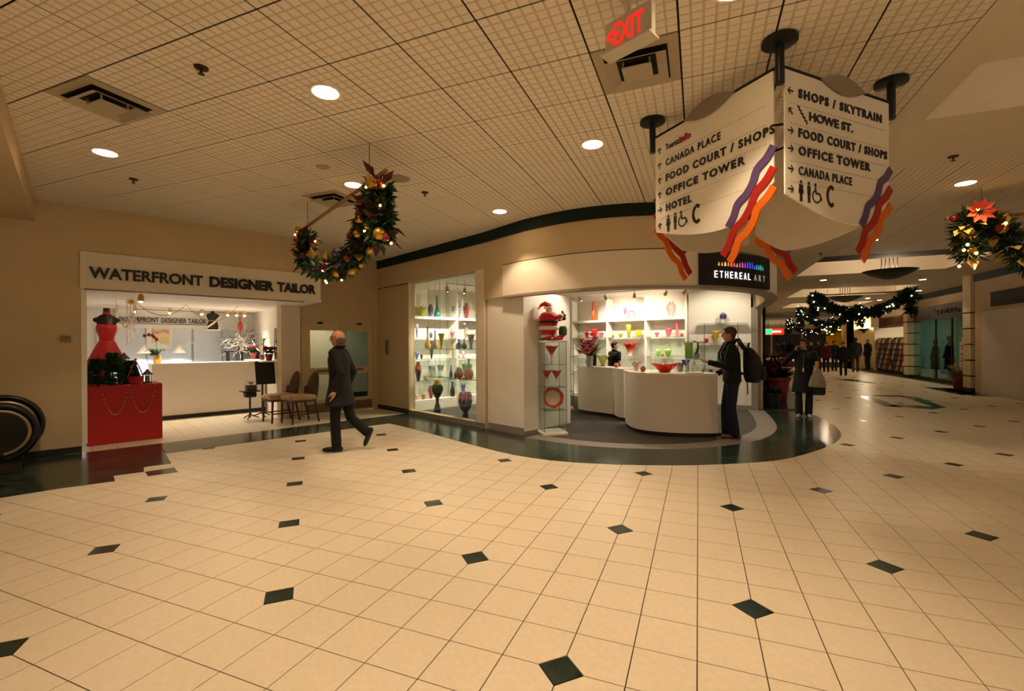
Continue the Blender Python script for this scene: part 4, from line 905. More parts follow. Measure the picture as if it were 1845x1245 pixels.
# two swing-arm lamps
for px, py, lb in ((258, 634, 'white cone work lamp left of the orchid'), (322, 633, 'white cone work lamp above the counter middle')):
    p = on_n(px, py, -13.55); t = thing('work_lamp', lb, 'lamp', (p.x, p.y, p.z), RU, 'work lamps behind the counter')
    MB().lathe([(.15, -.03), (.13, .0), (.05, .11), (.035, .15), (.02, .16)], seg=20).build('shade', M('lamp_white', '#efe8da', .4), t, True); MB().tube([(0, 0, .15), (.25, 0, .22), (.5, .25, .1), (.5, .3, .0)], .012, 6).build('arm', m_white, t)
    MB().ball((0, 0, .0), .03, 8, 6).build('bulb', M('cool_bulb', '#eef4ff', .5, emit=8), t); l = light('SPOT', (0, 0, -.04), 60, (.72, .86, 1.), .05, 150, .4, None); l.parent = t
# track lights, strings of beads, crystal drop
m_bulbw = M('halogen_glow', '#fff0d0', .5, emit=60, ecol='#ffe8c0')
tr = thing('track_light', 'row of small halogen spots on a rail under the tailor ceiling', 'ceiling light', (0, 0, 0))
r0, r1 = SN(.6, -12.45, 2.42), SN(3.45, -12.45, 2.42); MB().tube([r0, r1], .012, 6).build('rail', m_white, tr)
for px, pw in ((243, 60), (305, 40), (363, 40), (410, 60), (426, 40), (440, 30)):
    p = on_n(px, 560, -12.45); q = Vector((p.x, p.y, 2.36)); sp_ = MB().lathe([(.02, -.05), (.035, -.04), (.03, .03), (.012, .05)], q, 12).build('spot_head', m_gold, tr, True); MB().ball(q + Vector((0, 0, -.05)), .024, 8, 6).build('bulb', m_bulbw, sp_)
    l = light('SPOT', q + Vector((0, 0, -.09)), pw * .8, SHOPW, .03, 120, .5); l.parent = tr
for a, b, sag, lb, mt in (((208, 535), (243, 538), 46, 'gold bead string at the left of the tailor opening', m_gold), ((246, 542), (335, 560), 22, 'long bead string swagging across the tailor opening', m_gold), ((335, 558), (426, 565), 30, 'bead string before the right half of the inner lettering', m_gold)):
    A, B = on_n(*a, -11.6), on_n(*b, -11.6); m = MB(); A.z = B.z = 2.44
    for i in range(40): t = i / 39; q = A.lerp(B, t); q.z -= sag / 95 * 4 * t * (1 - t); m.ball(q, .012, 6, 4)
    tag(tag(m.build('bead_string', mt), lb, 'decoration', 'bead strings under the tailor ceiling'), kind=None)
p = on_n(236, 545, -11.2); cr = thing('crystal_drop', 'hanging cluster of clear crystal strands under the tailor ceiling', 'decoration', (p.x, p.y, 2.44)); rng = random.Random(4)
for k in range(9):
    an = k * .7; m = MB(); L = rng.uniform(.5, .85)
    for i in range(22): m.ball((math.cos(an) * .07 * (1 + .3 * math.sin(i)), math.sin(an) * .07, -L * i / 21), .011, 5, 4)
    m.build('strand', M('crystal_bead', '#f2efe6', .08, metal=.7), cr)
MB().ball((0, 0, -.03), .05, 10, 6).build('rosette', m_gold, cr)
# small black bust with a sash on the fascia end
p = on_n(383, 592, -13.5); sb = thing('small_bust', 'small black bust wearing a striped sash on the fascia', 'figurine', (p.x, p.y, 2.0), RU)
oval([(.11, .07, 0), (.12, .08, .1), (.09, .07, .2), (.14, .08, .34), (.13, .06, .38), (.04, .04, .41), (.035, .035, .45)]).build('torso', m_black, sb, 'all'); MB().ball((0, 0, .50), .05, 10, 8).build('head', m_black, sb, 'all'); MB().tube([(-.13, -.09, .05), (0, -.1, .16), (.13, -.09, .3)], .022, 6).build('sash', m_white, sb); MB().box((0, .02, -.015), (.28, .2, .03)).build('bracket', m_white, sb)
# right-hand display: black shelf, plants, silver branches, mirror
def at_r(px, py): # along the right inner wall, a little proud of it
    A, B = SN(3.30, -10.75), SN(3.56, -14.0); return on_line(px, py, A, B)
p = on_n(430, 640, -13.3); sh = thing('black_shelf', 'low black shelf unit at the back right of the tailor shop', 'shelf', (p.x, p.y, 0), RU)
MB().box((.1, 0, .65), (.72, .30, 1.1)).build('body', m_black, sh); MB().box((.1, 0, 1.45), (.80, .34, .03)).build('shelf_top', m_black, sh)
for k in (-.25, .05, .4): MB().box((k, 0, 1.33), (.02, .28, .24)).build('divider', m_black, sh)
top = 1.466
rng = random.Random(9); br = thing('silver_branches', 'bundle of curly silver branches in a dark vase', 'decoration', (p.x + .05, p.y, top))
MB().lathe([(.06, 0), (.08, .08), (.05, .16), (.06, .18)], seg=14).build('vase', m_bred, br, True)
for k in range(90):
    an = rng.random() * 6.28; L = rng.uniform(.35, .75); pts = []; q = Vector((0, 0, .16)); d = Vector((math.cos(an) * 1.0, math.sin(an) * .4, rng.uniform(.0, .6))).normalized()
    for i in range(7): pts.append(q.copy()); d = (d + Vector((rng.gauss(0, .5), rng.gauss(0, .5), rng.gauss(-.05, .45)))).normalized(); q += d * L / 6
    MB().tube(pts, .008, 4).build('branch', m_silver, br)
def poinsettia(p, label, s=1.):
    t = thing('poinsettia', label, 'plant', p); MB().lathe([(.05 * s, 0), (.075 * s, .12 * s), (.08 * s, .125 * s), (.06 * s, .125 * s)], seg=14).build('pot', m_bred, t, True); rg = random.Random(label)
    for nm, mt, nn, z0, L in (('leaves', m_green, 16, .14, .16), ('bracts', m_reddress, 30, .2, .17)):
        m = MB()
        for k in range(nn): an = k * 2.4; m.leaf((0, 0, z0 * s), (math.cos(an), math.sin(an), rg.uniform(-.15, .6)), (0, 0, 1), L * s * rg.uniform(.7, 1.1), .075 * s)
        m.build(nm, mt, t)
    return t
q = at_r(455, 640); poinsettia(Vector((q.x, q.y, 1.252)), 'red poinsettia in front of the silver branches', 1.25)
q = at_r(484, 640); poinsettia(Vector((q.x, q.y, 1.252)), 'red poinsettia next to the mirror', 1.2)
lg = thing('plant_ledge', 'white ledge along the right tailor wall under the plants', 'shelf', (0, 0, 0)); A, B = SN(3.46, -11.0), SN(3.64, -13.2); MB().wall(A.xy, B.xy, 1.222, 1.250, .34, 1).build('board', m_white, lg)
for n_ in (-11.6, -12.6): MB().wall(SN(3.36, n_).xy, SN(3.37, n_ - .04).xy, 1.10, 1.222, .14, -1).build('bracket', m_white, lg)
q = at_r(472, 640); bp = thing('bamboo_plant', 'slender bamboo plant between the two poinsettias', 'plant', (q.x, q.y, 1.252)); MB().lathe([(.05, 0), (.06, .12), (.05, .12)], seg=12).build('pot', m_bred, bp, True)
rng = random.Random(5)
for k in range(5):
    x, y = rng.uniform(-.04, .04), rng.uniform(-.04, .04); MB().tube([(x, y, .1), (x * 2, y * 2, .5)], .007, 5).build('cane', m_green, bp); m = MB()
    for j in range(9): an = rng.random() * 6.28; m.leaf((x * 2, y * 2, rng.uniform(.3, .5)), (math.cos(an), math.sin(an), rng.uniform(-.2, .8)), (0, 0, 1), .2, .02)
    m.build('leaves', M('bamboo_leaf', '#8a9a5a', .5), bp)
mr = thing('mirror_panel', 'frameless mirror panel on the right tailor wall', 'mirror', (0, 0, 0)); MB().wall(SN(3.435, -10.80).xy, SN(3.50, -11.45).xy, 1.26, 1.98, .012, -1).build('glass', M('mirror_silver', '#c9d6cf', .03, metal=1.), mr)
q = on_n(432, 575, -13.4); ro = thing('red_lantern_ornament', 'red paper drop ornament hanging above the silver branches', 'decoration', (q.x, q.y, 2.44)); MB().tube([(0, 0, 0), (0, 0, -.15)], .004, 4).build('thread', m_redf, ro); MB().lathe([(.01, -.46), (.05, -.40), (.055, -.3), (.01, -.2), (.035, -.17), (.01, -.13)], seg=8).build('drop', m_poin, ro); MB().tube([(0, 0, -.46), (0, 0, -.6)], .012, 5).build('tassel', m_redf, ro)
# menu easel and side stand by the pillar
q = SN(3.22, -11.35); es = thing('menu_easel', 'black slanted display board on a pedestal beside the counter', 'stand', (q.x, q.y, 0), RU)
MB().box((.06, .0, .98), (.40, .03, .52), rx=R(-12)).build('board', m_black, es); MB().tube([(0, 0, .05), (0, 0, .75)], .02, 8).build('post', m_black, es)
for k in range(3): an = k * 2.09 + .5; MB().tube([(0, 0, .1), (math.cos(an) * .2, math.sin(an) * .2, .015)], .014, 6).build('foot', m_black, es)
q = SN(2.93, -11.2); sd = thing('side_stand', 'small dark stand with a tray and silver ribboned gift', 'stand', (q.x, q.y, 0), RU)
MB().box((0, 0, .60), (.36, .26, .025), bev=.006).build('tray', M('tray_brown', '#3b2a1c', .4), sd); MB().box((0, 0, .53), (.22, .2, .12), bev=.02).build('drawer', m_black, sd); MB().tube([(0, 0, .03), (0, 0, .5)], .02, 8).build('post', m_black, sd)
for k in range(3): an = k * 2.09; MB().tube([(0, 0, .1), (math.cos(an) * .17, math.sin(an) * .17, .012)], .012, 6).build('foot', m_black, sd)
gf = thing('gift', 'wrapped gift with a silver bow on the small stand', 'gift', (q.x, q.y, .614), RU); MB().box((.02, 0, .06), (.2, .16, .12), bev=.006).build('box', M('gift_wrap', '#4a4640', .4), gf)
m = MB()
for k in range(8): an = k * .785; m.leaf((.02, 0, .125), (math.cos(an), math.sin(an) * .7, .7), (0, 0, 1), .13, .05)
m.build('bow', m_silver, gf)
q = SN(.95, -9.85, 2.40); sl = thing('spot_lamp', 'bright halogen spot behind the sign board beside the crystal drop', 'ceiling light', q); MB().lathe([(.03, -.07), (.045, -.05), (.04, .02), (.02, .05)], seg=12).build('housing', m_gold, sl, True); MB().ball((0, 0, -.06), .03, 8, 6).build('bulb', m_bulbw, sl)
l = light('SPOT', (0, 0, -.10), 6, WARM, .04, 100, .6, None); l.parent = sl; l.rotation_euler = (SN(.5, -10.4, 1.5) - q).to_track_quat('-Z', 'Y').to_euler()
# two rattan chairs
m_rattan = M('rattan_brown', '#4d3018', .5, var=.2, vscale=30); m_cush = ramp_mat('floral_cushion', [(0, '#b08a68'), (.4, '#c9a98a'), (.55, '#8f5a48'), (.7, '#cdb596'), (1, '#a98a6a')], rough=.85, swirl=1.6, axis='X', coat=0)
def rattan_chair(loc, rz, label):
    t = thing('rattan_chair', label, 'chair', loc, rz, 'rattan chairs beside the pillar'); t.scale = (1.05, 1.1, 1.16)
    for sx in (-1, 1):
        MB().tube([(sx * .21, .22, 0), (sx * .215, .21, .40)], [.018, .022], 8).build('leg', m_rattan, t, True)
        MB().tube([(sx * .19, -.30, 0), (sx * .20, -.21, .40), (sx * .21, -.24, .62)], [.018, .022, .018], 8).build('leg', m_rattan, t, True)
        MB().tube([(sx * .2, .2, .16), (sx * .19, -.25, .16)], .011, 6).build('stretcher', m_rattan, t)
    MB().tube([(-.2, .2, .18), (.2, .2, .18)], .011, 6).build('stretcher', m_rattan, t)
    MB().tube([(-.22, .23, .39), (.22, .23, .39), (.21, -.22, .39), (-.21, -.22, .39)], .017, 8, closed=True).build('seat_frame', m_rattan, t)
    m = MB(); m.box((0, 0, .445), (.48, .50, .10), bev=.035); m.build('cushion', m_cush, t, True)
    hoop = [(.21 * math.cos(a), -.22 - .10 * max(0, math.sin(a)) - .02, .42 + .46 * math.sin(a) ** .8 if math.sin(a) > 0 else .42) for a in [math.pi * k / 14 for k in range(15)]]
    MB().tube(hoop, .016, 8).build('back_hoop', m_rattan, t, True)
    for k in range(-5, 6):
        x = k * .036; zt = .42 + .46 * max(.02, 1 - (x / .21) ** 2) ** .45; MB().tube([(x, -.23, .41), (x * .98, -.25, .60), (x * .9, -.24 - .10 * (zt - .42) / .46, zt)], .014, 5).build('back_cane', m_rattan, t)
    return t
q = SN(3.50, -9.93); rattan_chair((q.x, q.y, 0), RU + R(98), 'nearer rattan chair with floral cushion by the pillar')
q = SN(3.28, -10.40); rattan_chair((q.x, q.y, 0), RU + R(95), 'rattan chair standing behind the nearer floral one')
# ------------------------------------------------------------------ glazed double doors and what hangs beside them
m_door = M('door_paint', '#cdb98c', .6); m_plate = M('kick_plate', '#7c6a4c', .4, metal=.3)
fr = struct(MB().wall(SN(3.83, -10.68).xy, SN(3.89, -10.68).xy, 0, 2.2, .12, 1).wall(SN(5.58, -10.68).xy, SN(5.64, -10.68).xy, 0, 2.2, .12, 1).wall(SN(3.83, -10.68).xy, SN(5.64, -10.68).xy, 2.13, 2.2, .12, 1).build('trim_4', m_door))
for k, (s0, s1) in enumerate(((3.895, 4.73), (4.74, 5.575))):
    d = struct(empty('door_%d' % (k + 1), SN((s0 + s1) / 2, -10.74), RU)); w = s1 - s0; nm = lambda n_, b, mt: b.build(n_, mt, d)
    nm('stile', MB().box((-w / 2 + .07, 0, 1.07), (.14, .045, 2.11)), m_door); nm('stile', MB().box((w / 2 - .07, 0, 1.07), (.14, .045, 2.11)), m_door)
    for z, h in ((.17, .32), (.99, .16), (2.03, .20)): nm('rail', MB().box((0, 0, z), (w - .28, .045, h)), m_door)
    for z0, z1 in ((.33, .91), (1.07, 1.93)): nm('pane', MB().box((0, 0, (z0 + z1) / 2), (w - .28, .008, z1 - z0)), glass_mat('door_pane', '#a7b3ad', .6) if k else glass_mat('door_pane_clear', '#d5d8cf', .5))
    nm('kick_plate', MB().box((0, -.026, .15), (w - .08, .006, .20)), m_plate); nm('closer', MB().box((-.05 + .1 * k, -.04, 2.1), (.12, .05, .035), bev=.006), m_black); nm('push_bar', MB().box((-.1 if k else .1, -.035, 1.0), (w - .35, .03, .05), bev=.01), m_plate)
# what shows in the lobby: a plain inner door with a lever lock, a blue-grey rail
ld = struct(MB().wall(SN(4.35, -12.56).xy, SN(5.2, -12.56).xy, .03, 2.08, .03, -1).build('door_9', M('inner_door', '#dcd2bd', .6))); lk = MB(); lk.wall(SN(4.47, -12.50).xy, SN(4.56, -12.50).xy, 1.22, 1.42, .04, -1).build('lever_lock', m_black, ld)
q = on_s(697, 625, 5.69); kp = thing('access_panel', 'narrow grey access panel on the wall beside the double doors', 'panel', q, R(-24)); MB().box((0, -.01, 0), (.13, .02, .38), bev=.006).build('plate', M('panel_grey', '#8b8168', .5), kp); MB().box((.0, -.022, .02), (.06, .006, .26)).build('window', M('panel_window', '#5a5546', .3), kp)
q = on_n(118, 610, -9.42); th = thing('thermostat', 'small beige thermostat on the wall left of the tailor opening', 'switch', q, RU); MB().box((0, -.01, 0), (.11, .035, .09), bev=.008).build('case', M('switch_beige', '#8f7a50', .5), th); MB().box((.0, -.03, .01), (.05, .006, .03)).build('dial', m_plate, th)
# escalator newel at the left edge
esc = thing('escalator', 'end of an escalator with black handrails and glass balustrades', 'escalator', (0, 0, 0))
for k, n_ in enumerate((-9.15, -8.62)):
    ctr_ = on_n((3, -4)[k], 768, n_); ctr_.z = (.53, .50)[k]; rad = (.375, .335)[k]
    arcp = [ctr_ + U * (rad * math.cos(a)) + Vector((0, 0, rad * math.sin(a))) for a in [R(-80 + 10 * i) for i in range(18)]]
    far_ = [arcp[-1] - U * .6, arcp[-1] - U * 3 + Vector((0, 0, -.1))]
    MB().tube(arcp + far_, .038, 10).build('handrail', M('handrail_rubber', '#0b0b0b', .35), esc, True)
    inn = [ctr_ + U * ((rad - .06) * math.cos(a)) + Vector((0, 0, (rad - .06) * math.sin(a))) for a in [R(-80 + 10 * i) for i in range(18)]]
    MB().tube(inn + [inn[-1] - U * 3], .022, 8).build('guide_rail', M('guide_metal', '#a89a78', .35, metal=.6), esc, True)
    g = MB(); pl = [ctr_ + U * ((rad - .08) * math.cos(a)) + Vector((0, 0, (rad - .08) * math.sin(a))) for a in [R(-80 + 10 * i) for i in range(18)]] + [ctr_ - U * 3 + Vector((0, 0, rad - .1)), ctr_ - U * 3 + Vector((0, 0, -rad + .1))]
    nn_ = len(pl); g.add([p_ + N * .006 for p_ in pl] + [p_ - N * .006 for p_ in pl], [tuple(range(nn_)), tuple(range(2 * nn_ - 1, nn_ - 1, -1))]); g.build('balustrade', glass_mat('balustrade_glass', '#8fa392', .7), esc)
    MB().box(ctr_ - U * 1.5 + Vector((0, 0, -.44)), (.22, 3.4, .10), rz=RZ_U).build('skirt', M('skirt_metal', '#3a362c', .4, metal=.5), esc)

# ================================================================== ART GLASS SHOP
m_lam = M('shop_laminate', '#e6ddd0', .45, var=.015, vscale=3); m_top = M('shop_worktop', '#f1ece3', .25)
# ------------------------------------------------------------------ wavy counter
cp = [fl(*p).xy for p in [(1040, 741), (1050, 744), (1064, 746.5), (1082, 749), (1098, 750.5)]]
def counter_piece(path, label, back, z=1.07, lip=.02):
    P = [Vector((p.x, p.y)) for p in catmull([Vector((q[0], q[1], 0)) for q in path], 6)]
    t = thing('wavy_counter', label, 'counter', (0, 0, 0), 0, 'joined pieces of the wavy sales counter')
    ins = offset_path(P, .05); bk = offset_path(P, back)
    MB().prism([*P, *bk[::-1]], .075, z - .035).build('front_panel', m_lam, t, 'sharp'); MB().prism([*ins, *bk[::-1]], 0, .075).build('kick', m_kick, t); lp = offset_path(P, -lip); MB().prism([*lp, *offset_path(P, back + .02)[::-1]], z - .035, z).build('worktop', m_top, t)
    return t
counter_piece([fl(*p).xy for p in [(1041, 742), (1052, 744.5), (1064, 746.5), (1084, 749), (1104, 752)]], 'left straight section of the white wavy counter', .5)
counter_piece([fl(*p).xy for p in [(1106, 753), (1114, 757), (1124, 759)]], 'short stepped middle section of the white wavy counter', .62)
counter_piece([fl(*p).xy for p in [(1126, 764), (1128, 769), (1138, 776.5), (1159, 782), (1199, 786.5), (1250, 788.5), (1293, 788)]], 'large rounded right section of the white wavy counter', .62)
# ------------------------------------------------------------------ lit name sign on the curved fascia
sgn = thing('light_box_sign', 'black curved light box sign with a coloured bottle skyline', 'sign', (0, 0, 0))
a, b = fl(1, 1), None
def fascia_at(px, py):
    r = ray(px, py); best = None
    path = offset_path(crv[1:], -.03)
    for p_, q_ in zip(path[:-1], path[1:]):
        e = q_ - p_; det = r.x * (-e.y) + e.x * r.y
        if abs(det) < 1e-9: continue
        t_ = (p_.x * (-e.y) + e.x * p_.y) / det; s_ = (r.x * p_.y - r.y * p_.x) / det
        if t_ > 0 and -1e-6 <= s_ <= 1.0001 and (best is None or t_ < best): best = t_
    return EYEP + r * best
s0, s1 = fascia_at(1258, 480), fascia_at(1381, 490)
fpath = offset_path(crv[1:], -.014); 
def arc_between(pa, pb):
    i0 = min(range(len(fpath)), key=lambda i: (fpath[i] - pa.xy).length); i1 = min(range(len(fpath)), key=lambda i: (fpath[i] - pb.xy).length); return [pa.xy] + fpath[i0 + 1:i1] + [pb.xy]
arc = resample(arc_between(s0, s1), 24)
ribbon(arc, 2.455, 2.965, -.05, 0.).build('box', m_dark, sgn, True)
face = offset_path(arc, -.056)
def on_arc(t):
    x = t * (len(face) - 1); i = min(int(x), len(face) - 2); p_ = face[i].lerp(face[i + 1], x - i); d = (face[i + 1] - face[i]).normalized(); return p_, math.atan2(d.y, d.x)
m_sgl = M('sign_letters_lit', '#ffffff', .5, emit=1.3); m_sgd = M('sign_letters_dim', '#b9b9b9', .5, emit=.35)
word = 'ETHEREAL'; x0 = .15
for k, ch in enumerate(word):
    t = x0 + k * .062; p_, an = on_arc(t); o = text_mesh('letter', ch, m_sgl, .15, sgn, .003, .0, width=.058); o.location = (p_.x, p_.y, 2.565); o.rotation_euler.z = an
for k, ch in enumerate('ART'):
    t = .68 + k * .082; p_, an = on_arc(t); o = text_mesh('letter', ch, m_sgd, .14, sgn, .003, -.001, width=.07); o.location = (p_.x, p_.y, 2.565); o.rotation_euler.z = an
rng = random.Random(2); hues = ['#ffd27a', '#ffb43c', '#ffe0a0', '#f5904a', '#ff7a5a', '#ff6a6a', '#f08a9a', '#e86aa0', '#c85ab0', '#8a4ac0', '#6a4ac8', '#4a5ae0', '#3a50d8', '#4a78e0', '#40a0d8', '#38b8c8', '#30b8a8', '#38b090']
for k, hcol in enumerate(hues):
    t = .20 + k * .0375; p_, an = on_arc(t); hh = rng.choice([.03, .04, .05, .06, .075, .045]); w = rng.choice([.020, .025, .03]); m = MB(); m.box((0, 0, hh / 2), (w, .006, hh)); m.box((0, 0, hh + .012), (w * .45, .006, .024)); o = m.build('bottle_shape', M('sky_' + hcol, hcol, .5, emit=.6), sgn); o.location = (p_.x, p_.y, 2.745); o.rotation_euler.z = an
# ------------------------------------------------------------------ shelving
def unit(name, label, A, B, bays, z_thick, zs, z_base, depth_, zt=3.0, closed=True, side=1):
    """white bay shelving from A to B (seen from its right-hand side), glass shelves at zs"""
    t = thing(name, label, 'shelving', (0, 0, 0)); A, B = Vector(A), Vector(B); d = (B - A).normalized(); nn = Vector((-d.y, d.x)) * side
    back = nn * depth_
    for k in range(len(bays)):
        q = A + d * bays[k]; MB().wall(q - d * .025, q + d * .025, 0, zt, depth_, side).build('upright', m_white, t)
    MB().wall(A, B, z_thick - .03, z_thick + .03, depth_, side).build('fixed_shelf', m_white, t); MB().wall(A, B, 0, z_base, depth_, side).build('plinth', m_white, t)
    for k in range(len(bays) - 1):
        for z in zs: q0, q1 = A + d * (bays[k] + .03), A + d * (bays[k + 1] - .03); MB().wall(q0, q1, z - .008, z, depth_ - .02, side).build('glass_shelf', glass_mat('shelf_glass', '#eaf4ef', .8), t); MB().wall(q0, q1, z - .009, z + .001, .006, -side).build('shelf_edge', m_edge, t)
    return t
# (a) left-hand unit behind the showcase window, (b) back wall, (c) right wall
LA, LBt = SN(5.95, -9.60).xy, SN(9.9, -9.60).xy
unit('shelf_unit', 'tall white shelf unit along the side of the showcase', LA, LBt, [.0, 1.40, 2.80, 3.9], 2.25, (1.755, 1.235, .70), .24, .36)
BA, BB = BK0 + Vector((.10, -.42)), BK1 + Vector((-.06, -.36))
LBK = (BB - BA).length
unit('shelf_unit', 'three-bay white shelf unit across the shop back wall', BA, BB, [0, LBK * .345, LBK * .68, LBK], 2.26, (1.77, 1.235, .75), .1, .34, zt=2.9)
rs = thing('glass_wall_shelves', 'clear glass shelves on thin rods along the right wall', 'shelving', (0, 0, 0))
for z, x0, x1 in ((2.056, -.02, 1.08), (1.59, -.02, 1.08), (1.06, .02, .62)): MB().box(((x0 + x1) / 2, 12.16, z - .005), (x1 - x0, .26, .01)).build('glass_shelf', glass_mat('shelf_glass'), rs); MB().box(((x0 + x1) / 2, 12.028, z - .005), (x1 - x0, .006, .012)).build('shelf_edge', m_edge, rs)
for x in (.14, .86): MB().tube([(x, 12.05, .6), (x, 12.05, 2.06)], .008, 6).build('rod', M('rod_steel', '#6f7470', .3, metal=.8), rs)
# (d) two hanging glass shelves just inside the window
hs = thing('hanging_shelves', 'two glass shelves hung on wires inside the showcase window', 'shelving', (0, 0, 0)); FA, FB = SN(6.02, -9.2).xy, SN(6.02, -6.9).xy
for z in (1.49, .86): MB().wall(FA, FB, z - .008, z, .26, 1).build('glass_shelf', glass_mat('shelf_glass'), hs); MB().wall(FA, FB, z - .009, z + .001, .006, -1).build('shelf_edge', m_edge, hs)
for n_ in (-9.0, -8.55, -7.9, -7.0):
    for ds in (.03, .22): q = SN(6.02 + ds, n_); MB().tube([(q.x, q.y, .85), (q.x, q.y, 3.0)], .003, 5).build('wire', M('rod_steel'), hs)
# showcase pane
w2 = struct(empty('window_2', SN(5.76, -8.055), -TH)); 
for k in range(2): MB().box((-.61 + 1.22 * k, 0, 1.55), (1.205, .01, 2.9)).build('pane', m_glass, w2)
# ------------------------------------------------------------------ shapes of the glassware, radius and height as parts of 1
PROF = {
 'urn': [(.16, 0), (.17, .02), (.26, .25), (.36, .55), (.38, .68), (.32, .82), (.2, .9), (.17, .93), (.24, 1.0), (.2, 1.0), (.14, .93)],
 'bottle': [(.2, 0), (.24, .03), (.27, .25), (.26, .42), (.15, .6), (.09, .75), (.08, .9), (.13, 1.0), (.09, 1.0), (.05, .9)],
 'longneck': [(.17, 0), (.24, .05), (.25, .18), (.16, .33), (.09, .45), (.07, .7), (.075, .95), (.10, 1.0), (.07, 1.0)],
 'cone': [(.06, 0), (.10, .05), (.2, .4), (.32, .75), (.36, .9), (.3, .97), (.33, 1.0), (.28, 1.0), (.2, .8)],
 'tulip': [(.16, 0), (.18, .02), (.12, .1), (.2, .35), (.3, .65), (.42, .9), (.5, 1.0), (.46, 1.0), (.25, .6)],
 'bowl': [(.16, 0), (.2, .03), (.34, .4), (.46, .8), (.5, 1.0), (.47, 1.0), (.3, .35), (.1, .15)],
 'flat': [(.2, 0), (.24, .1), (.5, .9), (.5, 1.0), (.46, 1.0), (.15, .2)],
 'cyl': [(.3, 0), (.32, .02), (.27, .3), (.27, .75), (.34, .97), (.36, 1.0), (.31, 1.0), (.24, .7)],
 'ball': [(.12, .01), (.3, .08), (.45, .27), (.5, .5), (.45, .73), (.3, .92), (.1, 1.0)],
 'globe': [(.2, 0), (.36, .12), (.48, .38), (.5, .55), (.42, .78), (.28, .92), (.24, 1.0), (.2, 1.0), (.22, .9)],
 'bulbneck': [(.2, 0), (.4, .06), (.5, .2), (.46, .36), (.28, .5), (.12, .62), (.1, .8), (.1, .93), (.24, 1.0), (.18, 1.0), (.06, .9)],
 'tower': [(.26, 0), (.27, .02), (.2, .3), (.12, .7), (.1, .9), (.12, 1.0), (.09, 1.0)],
 'goblet': [(.24, 0), (.25, .02), (.06, .12), (.05, .34), (.12, .4), (.36, .62), (.44, .85), (.4, 1.0), (.36, 1.0), (.3, .65)],
 'flute': [(.16, 0), (.17, .02), (.05, .1), (.05, .35), (.14, .6), (.46, .92), (.5, 1.0), (.46, 1.0), (.2, .7)],
 'pedestal': [(.22, 0), (.28, .04), (.3, .14), (.2, .24), (.13, .34), (.14, .46), (.36, .58), (.5, .70), (.48, .8), (.3, .89), (.22, .92), (.26, 1.0), (.22, 1.0)],
 'chalice': [(.12, 0), (.2, .08), (.22, .2), (.13, .27), (.22, .31), (.42, .48), (.5, .68), (.46, .9), (.4, 1.0), (.36, 1.0)],
 'cup': [(.28, 0), (.3, .04), (.4, .5), (.46, 1.0), (.42, 1.0), (.3, .3)],
}
GL = {}
def gm(name, stops, **k):
    GL[name] = ramp_mat('glass_' + name, stops, **k)
gm('teal', [(0, '#1f8f83'), (.5, '#1d4f46'), (1, '#4fb0bd')], swirl=.2); gm('greypurple', [(0, '#5c7a6e'), (.5, '#4a4560'), (1, '#6d7f88')], swirl=.5); gm('white', [(0, '#cfd0cc'), (1, '#dcd9d2')]); gm('pinkolive', [(0, '#b04a55'), (.7, '#c4606a'), (1, '#8a8a5a')])
gm('paleblue', [(0, '#8ab4c4'), (1, '#b8d4dc')], trans=.5); gm('purple', [(0, '#39396a'), (.5, '#6a5a9a'), (1, '#d0c8d8')], swirl=.6); gm('pinkpurple', [(0, '#e49ab0'), (.4, '#8a3f7a'), (1, '#d88aa8')], swirl=.7); gm('pink', [(0, '#d88a9a'), (1, '#e8a8b4')])
gm('brownswirl', [(0, '#7a5230'), (.5, '#c8b090'), (1, '#3f3550')], swirl=.8); gm('amber', [(0, '#c98a20'), (.5, '#a06a14'), (1, '#8a5a20')]); gm('yellow', [(0, '#e8d020'), (1, '#f0e040')]); gm('darkgreen', [(0, '#14241c'), (.5, '#1d4030'), (1, '#3a5aa0')], swirl=.4)
gm('ambergreen', [(0, '#2a7a50'), (.4, '#a89a60'), (1, '#b8a070')], swirl=.4); gm('blue', [(0, '#7088c8'), (.6, '#5a70b0'), (1, '#8a80a0')]); gm('tealdark', [(0, '#105a50'), (.6, '#2a8a80'), (1, '#1a4a48')]); gm('lavender', [(0, '#9aa8d8'), (.5, '#b8b8e0'), (1, '#c0a8d0')])
gm('brown', [(0, '#8a4a2a'), (.5, '#c08a50'), (1, '#6a3020')], swirl=.8); gm('blueorange', [(0, '#20284a'), (.5, '#1a1c28'), (.7, '#b05a48'), (1, '#202430')], swirl=.7); gm('clear', [(0, '#dfe6e2'), (1, '#f0f4f2')], trans=.85, rough=.03); gm('inky', [(0, '#20203a'), (1, '#3a3a5a')])
gm('orangewhite', [(0, '#e87018'), (.35, '#f09a50'), (.5, '#f0e4d4'), (1, '#f4ece0')]); gm('greendish', [(0, '#3a6a50'), (1, '#4a7a60')]); gm('maroon', [(0, '#7a2038'), (.5, '#a05068'), (1, '#6a2840')], swirl=.5); gm('greenamber', [(0, '#20205a'), (.13, '#24246a'), (.2, '#4a4a20'), (.45, '#5a5a30'), (.55, '#16301c'), (.85, '#1a3820'), (.9, '#b0742c'), (1, '#c08430')]); gm('pinkblue', [(0, '#1a1424'), (.25, '#1a1a40'), (.5, '#2a2a80'), (.72, '#3a3a90'), (.8, '#d8809a'), (1, '#d890a0')], swirl=.25)
